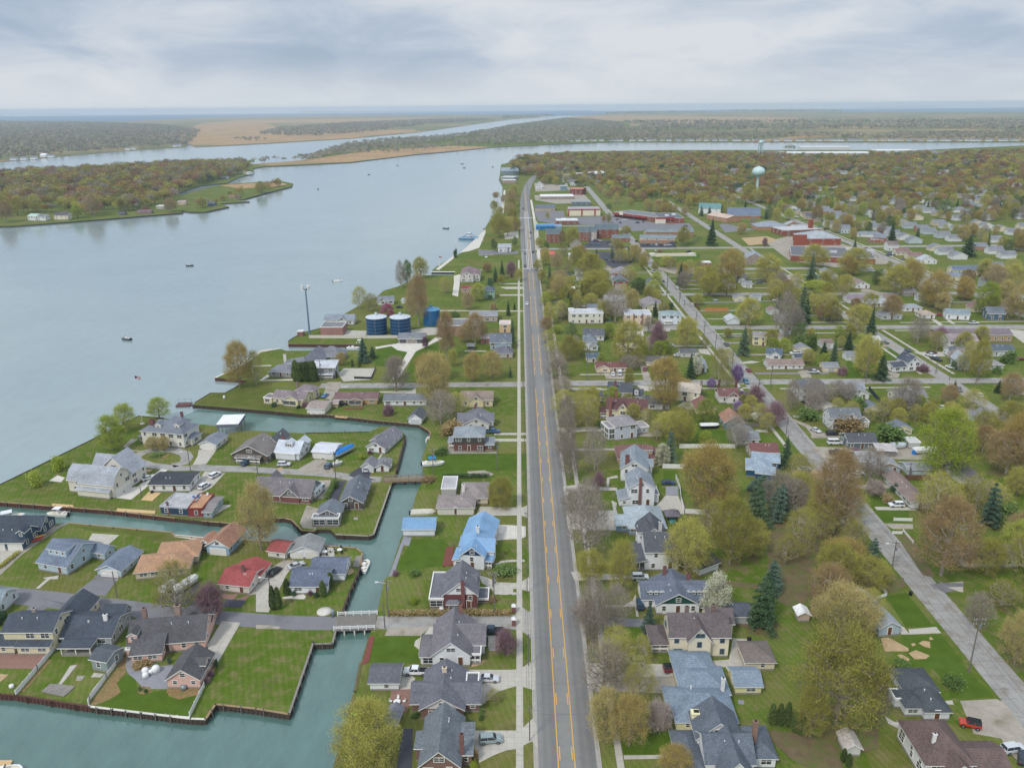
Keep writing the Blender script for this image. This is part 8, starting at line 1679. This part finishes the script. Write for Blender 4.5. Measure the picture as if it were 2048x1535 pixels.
# ---------------------------------------------------------------- fences
def fence(fr, P, label, h=1.1, m='white', post=True, th=.06, name='fence', gap=2.4, z=0.0):
    W_ = [GF(fr, u, v) for u, v in P]; t = thing(name, W_[0], 0, label, 'fence'); o = W_[0]; pb = MB(); cnt_ = 0
    for a, b in zip(W_, W_[1:]):
        d = b-a; ln = d.length; X = Matrix.Translation(a-o) @ Matrix.Rotation(math.atan2(d.y, d.x), 4, 'Z'); pb.box(0, -th/2, .1, ln, th/2, h, 0, X)
        if post:
            n = max(1, int(ln/gap))
            for i in range(n+1):
                if cnt_ > 40: break
                c = a-o+d*(i/n); q = MB(); q.box(c.x-.08, c.y-.08, -.1, c.x+.08, c.y+.08, h+.14); q.obj('post', M[m], t); cnt_ += 1
    pb.obj('panel', M[m], t)
mat('brown_board','6b4f3e',.9,.25,1.2); mat('orange_board','c2804a',.85,.15,1.2); mat('navy_board','36424f',.8,.12,1); mat('grey_board','77716b',.9,.2,1)
for a in [('a',[(130,955),(300,755),(465,565)],'long white fence between the brick patio lot and the grey house',1.3),('a',[(708,1030),(715,1000),(850,820),(1000,620)],'long white fence between the grey house lawn and the pink house garden',1.3),('a',[(1515,1130),(1630,890)],'white fence from the pink garage down to the seawall',1.3),
 ('a',[(712,1045),(900,1075),(1130,1105),(1510,1135)],'low white rail on top of the seawall below the pink house',.35),('g',[(1205,545),(1380,550)],'white board fence behind the brown-roofed bungalow',1.8),('g',[(1340,385),(1780,385)],'long white fence across the back gardens',1.8),
 ('g',[(1310,630),(1345,720),(1350,800),(1380,905),(1540,915)],'white board fence round the concrete yard of the tall white house',1.7),('h',[(1005,965),(1150,968)],'short white picket fence beside the rust-coloured tree',1.1),('h',[(995,1070),(1070,1072)],'short white rail fence at the second street verge',1.0),('h',[(1080,1050),(1160,1145)],'white rail fence running back from the verge',.9),
 ('d',[(845,35),(950,165),(850,195)],'white rail fence round the yard of the grey-roofed house',1.0),('h',[(890,605),(1100,640),(1430,640)],'brown board fence behind the light blue cottage',1.8,'brown_board'),('l',[(1490,240),(1665,240)],'orange timber fence at the end of the far lawn',1.8,'orange_board'),
 ('k',[(1480,245),(1668,245)],'bright orange timber fence on the green beyond the white barn',1.9,'orange_board'),('l',[(805,960),(905,1080),(1050,1170),(750,1170)],'navy board fence round the lawn behind the white house',2,'navy_board'),('l',[(290,800),(520,800),(430,730)],'dark fence behind the white shed with navy roof',1.6,'grey_board'),
 ('k',[(1340,140),(1440,245)],'dark timber fence along the trampoline garden',1.3,'brown_board'),('i',[(1195,545),(1650,548),(1900,545)],'long pale wall south of the navy tanks',1.8,'offwhite'),('i',[(1555,868),(1690,872),(1725,790)],'black railing round the concrete court',1.1,'black'),('b',[(1300,650),(1320,480)],'thin pale fence beside the white bungalow',1.1,'offwhite'),
 ('g',[(1800,215),(1990,215)],'dark board fence by the white tanks',1.6,'grey_board'),('m',[(100,985),(270,985)],'pale sea wall rail north of the apartments',.8,'offwhite'),('n',[(0,480),(255,478)],'white wall along the far green',1.0,'offwhite'),('h',[(1560,695),(1430,590)],'white fence beside the dark-roofed workshop',1.8)]:
    fr, P, lab, h = a[:4]
    if fr in 'n' or lab.startswith('orange timber'): continue
    fence(fr, P, lab, h, a[4] if len(a) > 4 else 'white', gap=2.4 if fr in 'ab' else 3.6)
# ---------------------------------------------------------------- seawalls with piles
def seawall(P, label, m='rust_steel', cap='grey_timber', piles=3.0, ph=1.0, side=1, capw=.5, zc=.12):
    W_ = [G(x, y) for x, y in P]; o = W_[0]; t = thing('seawall', o, 0, label, 'seawall'); wb, cb = MB(), MB(); k = 0
    for a, b in zip(W_, W_[1:]):
        d = b-a; ln = d.length; X = Matrix.Translation(a-o) @ Matrix.Rotation(math.atan2(d.y, d.x), 4, 'Z')
        wb.box(-.05, -.12, -3, ln+.05, .12, zc-.02, 0, X); cb.box(-.15, -capw/2, zc-.02, ln+.15, capw/2, zc+.06, 0, X)
        n_ = int(ln/1.0); 
        for i in range(n_): wb.box(i+.1, -.25*1, -3, i+.5, .25, zc-.25, 0, X)
        if piles:
            n = int(ln/piles)
            for i in range(n):
                if k > 60: break
                c = X @ Vector(((i+.5)*piles, -.45*side, 0)); q = MB(); q.tube((c.x, c.y, -3), (c.x, c.y, ph), .13, .12, 7); q.obj('pile', M['pole_wood' if ph > .5 else 'dark_timber'], t); k += 1
    wb.obj('wall_face', M[m], t); cb.obj('cap', M[cap], t)
seawall([(-120,1368),(0,1388),(33,1390),(181,1413)],'rusty steel seawall below the brick patio and grey house','rust_steel','rust_steel',6,.5)
seawall([(181,1413),(381,1437),(411,1438)],'dark steel seawall with pale posts below the pink house','dark_timber','offwhite',3.4,.7)
seawall([(411,1438),(431,1408),(512,1417),(578,1428)],'timber-capped seawall with tall piles round the grass point','dark_timber','timber',4,1.1)
seawall([(578,1428),(627,1284),(630,1288),(665,1287),(672,1258)],'long dark timber seawall along the east side of the empty lawn','dark_timber','grey_timber',3.6,.6)
seawall([(683,1228),(700,1182),(722,1132)],'dark timber seawall north of the railed bridge, west bank','dark_timber','dark_timber',3,.6); seawall([(722,1132),(724,1105),(712,1096),(647,1091)],'timber seawall at the corner of the grey-roofed garage yard','dark_timber','timber',4,.9)
seawall([(545,1084),(512,1081),(410,1077),(347,1071),(345,1065),(300,1061),(137,1046)],'thin dark seawall on the south side of the middle canal','dark_timber','timber',8,.5,-1)
seawall([(-60,998),(0,1004),(100,1012),(212,1020),(350,1036)],'heavy timber seawall on the north side of the middle canal','rust_steel','timber',5,.9); seawall([(405,1042),(467,1047),(512,1037),(569,1036),(584,1040),(604,1061),(629,1062)],'curving timber seawall under the gold tree','dark_timber','timber',4,.5)
seawall([(672,1069),(737,1072),(747,1069)],'stone-capped wall at the tip of the charcoal house lawn','dark_timber','stone',5,.4); seawall([(747,1069),(781,972)],'stone and timber wall beside the charcoal house lawn','dark_timber','stone',3,.5); seawall([(792,943),(811,872)],'dark piled wall south-east of the waterside cottage','dark_timber','dark_timber',2.5,.6)
seawall([(0,969),(182,880),(240,851),(277,832),(327,836)],'long straight steel river wall along the western lawns','dark_timber','dark_timber',0,.5); seawall([(385,810),(460,816),(535,822),(605,829)],'dark wall on the north bank of the upper canal, western half','dark_timber','dark_timber',9,.6)
seawall([(622,829),(652,829),(762,842),(817,847)],'timber wall with a row of pale posts on the upper canal','dark_timber','timber',2.6,.9); seawall([(839,850),(857,861),(861,867),(855,880)],'curved timber wall at the head of the upper canal','dark_timber','timber',4,.8)
seawall([(390,805),(421,786),(450,786),(495,761)],'brown steel wall on the point facing the river','rust_steel','rust_steel',0); seawall([(430,756),(495,761)],'rusty wall below the riverside lawn','rust_steel','rust_steel',0); seawall([(430,756),(480,732),(500,712),(520,704),(560,697)],'pale concrete river edge round the slate-roofed house','offwhite','offwhite',0,capw=1.2)
seawall([(577,689),(722,690)],'maroon steel wall of the narrow slip','rust_steel','dark_timber',0); seawall([(577,682),(587,675),(607,665),(642,656)],'rusty wall at the pump building corner','rust_steel','rust_steel',0)
seawall([(612,866),(737,864)],'thin dark wall behind the silver-roofed house','dark_timber','dark_timber',6,.5,-1); seawall([(0,453),(137,444),(239,436),(366,425.5)],'dark island seawall across the river','dark_timber','dark_timber',0); seawall([(379,424),(410,424),(458,413.6)],'dark seawall at the lagoon mouth','dark_timber','dark_timber',0); seawall([(499,403),(468,400)],'short jetty on the island point','dark_timber','grey_timber',0,capw=3)
seawall([(489,398),(533,386),(584,373)],'curved dark seawall of the island point','dark_timber','dark_timber',0); seawall([(863,544),(910,544)],'white-capped pier wall of the boat notch','dark_timber','offwhite',0,capw=3)
seawall([(669,1535),(688,1474),(699,1423),(710,1383),(721,1326)],'low brown bank edging along the east side of the canal','dark_timber','soil',0,capw=.6,zc=.05)
# ---------------------------------------------------------------- bridges and docks
def bridge(P0, P1, wd, label, railc='white', rail=True, deck='grey_timber', z0=.15):
    a, b = G(*P0), G(*P1); d = b-a; ln = d.length; t = thing('bridge', a, math.atan2(d.y, d.x), label, 'bridge')
    mb = MB(); n = 40
    for i in range(n): mb.box(ln*i/n, -wd/2, z0-.2, ln*(i+1)/n-.05, wd/2, z0+(i % 3)*.008)
    mb.obj('deck', M[deck], t); mb = MB(); mb.box(0,-wd/2+.2,z0-.6,ln,-wd/2+.5,z0-.21); mb.box(0,wd/2-.5,z0-.6,ln,wd/2-.2,z0-.21); mb.obj('beam', M['dark_timber'], t)
    for k in range(1, 4):
        for s in (-1, 1): mb = MB(); mb.tube((ln*k/4, s*(wd/2-.1), -3.5), (ln*k/4, s*(wd/2-.1), z0-.2), .2, .2, 8); mb.obj('pile', M['dark_timber' if railc != 'white' else 'offwhite'], t)
    if rail:
        for s in (-1, 1):
            r = MB(); y = s*(wd/2-.12)
            for z in (.55, 1.0): r.box(0, y-.06, z0+z-.12, ln, y+.06, z0+z+.06)
            for k in range(6): r.box(ln*k/5-.12, y-.12, z0-.2, ln*k/5+.12, y+.12, z0+1.15)
            r.obj('railing', M[railc], t)
bridge((672,1246),(752,1243),6.2,'white-railed timber bridge over the canal','white'); bridge((768,960),(850,957),3.4,'grey timber footbridge over the canal with thin rails','grey_timber',deck='timber')
def dock(fr, P, label, m='grey_timber', z=.1, name='dock'):
    W_ = pts(fr, P, z); t = link(name, trimesh(name, W_, M[m], skirt=.35)); tag(t, label, 'dock')
dock('b',[(905,480),(945,485),(900,690),(840,712)],'weathered maroon dock along the canal below the bridge','red_timber'); dock('a',[(-40,1470),(100,1470),(75,1525),(-40,1500)],'tan plank dock at the bottom left corner','fresh_timber',WZ+.5)
dock('f',[(1255,870),(1430,880),(1430,925),(1255,920)],'grey dock behind the blue-roofed garage','grey_timber',-.3); dock('i',[(1300,585),(1600,592),(1600,600),(1300,596)],'narrow dock inside the slip','offwhite',-.4); dock('i',[(1400,1160),(1500,1168),(1498,1180),(1400,1172)],'small yellow timber dock on the upper canal','fresh_timber')
dock('f',[(780,938),(815,935),(815,955),(780,952)],'little stone landing on the canal','stone')
# ---------------------------------------------------------------- garden things and the person
def chairset(fr, u, v, label, col='white', tablecol='white'):
    o = GF(fr, u, v); t = thing('garden_table', o, 0, label, 'table'); mb = MB(); mb.tube((0,0,.68),(0,0,.74),.75,.75,16); mb.obj('table_top', M[tablecol], t); mb = MB(); mb.tube((0,0,0),(0,0,.68),.06,.06,6); mb.obj('pedestal', M['steel'], t)
    for k in range(5):
        a = k*1.257+.3; c = thing('garden_chair', o+Vector((1.5*math.cos(a),1.5*math.sin(a),0)), a+math.pi/2, label.replace('table', 'chair beside the table', 1), 'chair', label+' chairs')
        mb = MB(); mb.box(-.25,-.25,.4,.25,.25,.46); mb.obj('seat', M[col], c); mb = MB(); mb.box(-.25,-.29,.46,.25,-.24,1.0); mb.obj('backrest', M[col], c)
        for s in ((-.22,-.22),(.22,-.22),(-.22,.22),(.22,.22)): mb = MB(); mb.box(s[0]-.03,s[1]-.03,0,s[0]+.03,s[1]+.03,.4); mb.obj('leg', M[col], c)
chairset('b',1125,1025,'white garden table on the brick terrace'); chairset('f',550,1225,'white garden table behind the grey-roofed garage','black'); chairset('f',670,1210,'pale garden table at the canal corner','black')
for k, (u, v, s, lab) in enumerate([(1160,775,1.5,'square white-covered'),(1205,780,1.1,'small white-covered'),(1245,765,1.8,'tall white-covered'),(1162,810,1.4,'round white-covered')]):
    mb = MB(); n = 12; mb.rings([[(s*.5*q*math.cos(6.283*i/n), s*.5*q*math.sin(6.283*i/n), z) for i in range(n)] for q, z in ((1,0),(.98,.6*s),(.7,.8*s),(.2,.85*s))]); o = mb.obj('covered_furniture', M['white'], None, True); o.location = GF('a', u, v, .07); tag(o, lab+' garden furniture on the flagstone terrace', 'covered furniture')
def barrel(fr, u, v, r, h, label, m='white', name='tank', cat='tank', hor=False):
    mb = MB(); n = 14
    if hor: mb.rings([[(x, r*q*math.cos(6.283*i/n), r+r*q*math.sin(6.283*i/n)) for i in range(n)] for x, q in ((-h/2,.2),(-h/2+.2,1),(h/2-.2,1),(h/2,.2))])
    else: mb.rings([[(r*q*math.cos(6.283*i/n), r*q*math.sin(6.283*i/n), z) for i in range(n)] for z, q in ((0,1),(h*.85,1),(h,.3))])
    o = mb.obj(name, M[m], None, True); o.location = GF(fr, u, v); tag(o, label, cat)
barrel('g',1890,150,1.6,2.4,'left white round tank by the lilac shrubs'); barrel('g',1952,155,1.7,3,'right white round tank by the lilac shrubs'); barrel('b',545,290,1.9,.25,'white concrete disc with a small statue on the lawn','concrete_new','well_cover','well cover'); barrel('b',1480,280,.6,.9,'white utility box by the brick bay of the bungalow','white','utility_box','box')
barrel('i',1320,865,.6,2.4,'white propane tank near the tall evergreen hedge','white','propane_tank','tank',True); barrel('a',1468,905,.7,1.2,'green-grey bin against the pink garage','steel','bin','bin'); barrel('e',1218,745,.5,1.1,'dark grill on the timber deck','black','grill','grill')
barrel('d',1885,520-500+500,.5,1,'dark round grill on the concrete yard behind the victorian','black','grill','grill') if False else None
barrel('c',1890,520,.5,1,'dark round grill on the concrete yard behind the cream victorian','black','grill','grill'); barrel('h',700,1010,.45,1.1,'black wheeled bin at the roadside','black','wheeled_bin','bin'); barrel('d',1135,155,.45,1.1,'dark wheeled bin beside the second street','black','wheeled_bin','bin')
barrel('k',1565,165,1.9,.9,'green trampoline on the far lawn','steel','trampoline','trampoline'); barrel('i',515,1030,.5,1.6,'white statue on the grassy point','white','statue','statue'); barrel('b',615,325,.45,1.9,'pale green standing statue on the lawn by the bridge','steel','statue','statue')
barrel('a',95,895,.5,.9,'white planter on the seawall lawn','white','planter','planter'); barrel('m',297,880,1.2,1,'white marker box on the riverside lawn','white','marker_box','box')
# gazebo
t_ = thing('gazebo', GF('g',1235,985), 0, 'purple-grey hipped gazebo over a hot tub', 'gazebo'); wb, rb = MB(), MB(); prof_roof(wb, rb, 0, 0, 4, 3.6, 0, 2.5, 'P', 1.4, .4); rb.obj('roof', [roofmat('5f5763'), M['black']], t_)
for x, y in ((.2,.2),(3.8,.2),(.2,3.4),(3.8,3.4)): mb = MB(); mb.box(x-.08,y-.08,0,x+.08,y+.08,2.5); mb.obj('post', M['dark_timber'], t_)
mb = MB(); mb.tube((2,1.2,0),(2,1.2,.9),1.1,1.1,16); mb.obj('tub', mat('teal_tub','5fa3a0',.5,.1), t_)
# entrance pillars of the lane
for v, lab in ((290,'brick pillar with white cap north of the lane entrance'),(395,'brick pillar with white cap south of the lane entrance')):
    t_ = thing('gate_pillar', GF('c',15,v), 0, lab, 'pillar'); mb = MB(); mb.box(-.5,-.5,-.1,.5,.5,1.7); mb.obj('shaft', wallmat('8d4a40','brick'), t_); mb = MB(); mb.box(-.6,-.6,1.7,.6,.6,1.85); mb.rings([[(-.6,-.6,1.85),(.6,-.6,1.85),(.6,.6,1.85),(-.6,.6,1.85)],[(-.1,-.1,2.4),(.1,-.1,2.4),(.1,.1,2.4),(-.1,.1,2.4)]]); mb.obj('cap', M['white'], t_)
# kayaks
for k, (u, v, c, lab) in enumerate([(300,1120,'c93a35','red kayak leaning beside the dark blue house'),(315,1095,'e0a92c','yellow kayak beside the dark blue house')]):
    mb = MB(); n = 8; mb.rings([[(x, .38*q*math.cos(6.283*i/n), .3+.28*q*math.sin(6.283*i/n)) for i in range(n)] for x, q in ((-1.9,.05),(-1.2,.8),(0,1),(1.2,.8),(1.9,.05))]); o = mb.obj('kayak', mat('kayak_'+c, c, .4, .05), None, True); o.location = GF('e', u, v, .4); o.rotation_euler = (0,0,.7); tag(o, lab, 'kayak')
# roof deck furniture
for k, (u, v, c) in enumerate([(1565,790,'3b6fb0'),(1585,812,'d6d9dc'),(1560,825,'a8473f'),(1668,772,'d6d9dc'),(1600,790,'3b6fb0')]):
    o_ = GF('e', u, v+60, 0); c_ = thing('deck_chair', (o_.x, o_.y, 3.05), k, ['blue chair on the orange roof deck, nearest its left rail','grey chair in the middle of the orange roof deck','red chair at the front of the orange roof deck','grey chair at the far right of the orange roof deck','blue chair behind the grey one on the orange roof deck'][k], 'chair')
    m_ = mat('chair_'+c, c, .7, .05); mb = MB(); mb.box(-.35,-.35,.35,.35,.35,.42); mb.obj('seat', m_, c_); mb = MB(); mb.box(-.35,-.4,.42,.35,-.33,1.0); mb.obj('backrest', m_, c_)
    for s in ((-.3,-.3),(.3,-.3),(-.3,.3),(.3,.3)): mb = MB(); mb.box(s[0]-.03,s[1]-.03,0,s[0]+.03,s[1]+.03,.35); mb.obj('leg', m_, c_)
# person bending at the canal edge (a skinned figure)
def person(p, rz, pose, top, pants, label, sc=1.0):
    J = pose; me = bpy.data.meshes.new('person'); names = list(J); E = [('pelvis','waist'),('waist','chest'),('chest','neck'),('neck','head'),('head','crown'),('chest','lsh'),('lsh','lel'),('lel','lwr'),('lwr','lha'),('chest','rsh'),('rsh','rel'),('rel','rwr'),('rwr','rha'),
        ('pelvis','lhip'),('lhip','lkn'),('lkn','lan'),('lan','lto'),('pelvis','rhip'),('rhip','rkn'),('rkn','ran'),('ran','rto')]
    rad = dict(pelvis=.15,waist=.135,chest=.165,neck=.06,head=.1,crown=.085,lsh=.075,lel=.048,lwr=.034,lha=.04,rsh=.075,rel=.048,rwr=.034,rha=.04,lhip=.095,lkn=.065,lan=.045,lto=.04,rhip=.095,rkn=.065,ran=.045,rto=.04)
    me.from_pydata([J[n] for n in names], [(names.index(a), names.index(b)) for a, b in E], []); o = link('person', me); o.location = p; o.rotation_euler = (0,0,rz)
    md = o.modifiers.new('skin', 'SKIN'); sv = me.skin_vertices[0].data
    for i, n in enumerate(names): sv[i].radius = (rad[n], rad[n]); sv[i].use_root = (n == 'pelvis')
    o.modifiers.new('sub', 'SUBSURF').levels = 1; dg = bpy.context.evaluated_depsgraph_get(); m2 = bpy.data.meshes.new_from_object(o.evaluated_get(dg)); o.modifiers.clear(); o.data = m2
    m2.materials.clear()
    for m_ in (mat('skin','b98a6f',.6,0), mat('cloth_'+top, top, .8, .05), mat('cloth_'+pants, pants, .8, .05), mat('hair','3a2c22',.8,0)): m2.materials.append(m_)
    hp, hd, nk = Vector(J['pelvis']), Vector(J['head']), Vector(J['neck'])
    for f in m2.polygons:
        c = f.center; dn = {n: (c-Vector(J[n])).length for n in names}; n = min(dn, key=dn.get)
        f.material_index = 3 if n == 'crown' else 0 if n in ('head','lha','rha','neck','lwr','rwr') else 2 if n in ('lhip','rhip','lkn','rkn','lan','ran','pelvis') else 3 if n in ('lto','rto') else 1
        f.use_smooth = True
    tag(o, label, 'person')
bend = dict(pelvis=(0,0,.85),waist=(0,.14,1.0),chest=(0,.36,1.12),neck=(0,.55,1.14),head=(0,.66,1.1),crown=(0,.76,1.02),lsh=(-.19,.4,1.1),lel=(-.24,.5,.84),lwr=(-.16,.62,.64),lha=(-.12,.66,.55),rsh=(.19,.4,1.1),rel=(.24,.52,.84),rwr=(.16,.66,.66),rha=(.12,.7,.57),
    lhip=(-.1,0,.8),lkn=(-.13,.14,.45),lan=(-.13,.02,.08),lto=(-.14,.2,.04),rhip=(.1,0,.8),rkn=(.13,.14,.45),ran=(.13,.02,.08),rto=(.14,.2,.04))
person(GF('b',757,1092,0), .6, bend, '22252b', '2b2f38', 'person in dark clothes bending over at the canal edge')
mb = MB(); n = 10; mb.rings([[(x, .45*q*math.cos(6.283*i/n), .2+.18*q*math.sin(6.283*i/n)) for i in range(n)] for x, q in ((-.8,.1),(-.5,.9),(.5,.9),(.8,.1))]); o = mb.obj('float_toy', mat('lime_toy','a6d64a',.5,.05), None, True); o.location = GF('b', 782, 1108, 0); o.rotation_euler = (0,0,-.5); tag(o, 'lime green float lying at the feet of the person by the canal', 'float')
# cross-river markers and pier pile
for u, v in ((1515,590),(430,410)): mb = MB(); mb.tube((0,0,-3),(0,0,2),.5,.5,8); o = mb.obj('channel_marker', M['black']); o.location = GF('o', u, v, WZ); tag(o, 'dark channel marker post off the island point' if u > 1000 else 'dark pile near the island shore', 'marker')
label_trees()
# ---------------------------------------------------------------- the air
HAZE = 0.00007
hm = bpy.data.materials.new('haze'); hm.use_nodes = True; ht = hm.node_tree; ht.nodes.clear(); ho = N(ht, 'ShaderNodeOutputMaterial'); hv = N(ht, 'ShaderNodeVolumePrincipled')
hv.inputs['Color'].default_value = (.74, .87, 1, 1); hv.inputs['Density'].default_value = HAZE; hv.inputs['Anisotropy'].default_value = .2; L(ht, hv.outputs[0], ho.inputs['Volume'])
mb = MB(); mb.box(-22500,-22500,-8,22500,22500,132); o = mb.obj('haze', hm); o['kind'] = 'stuff'
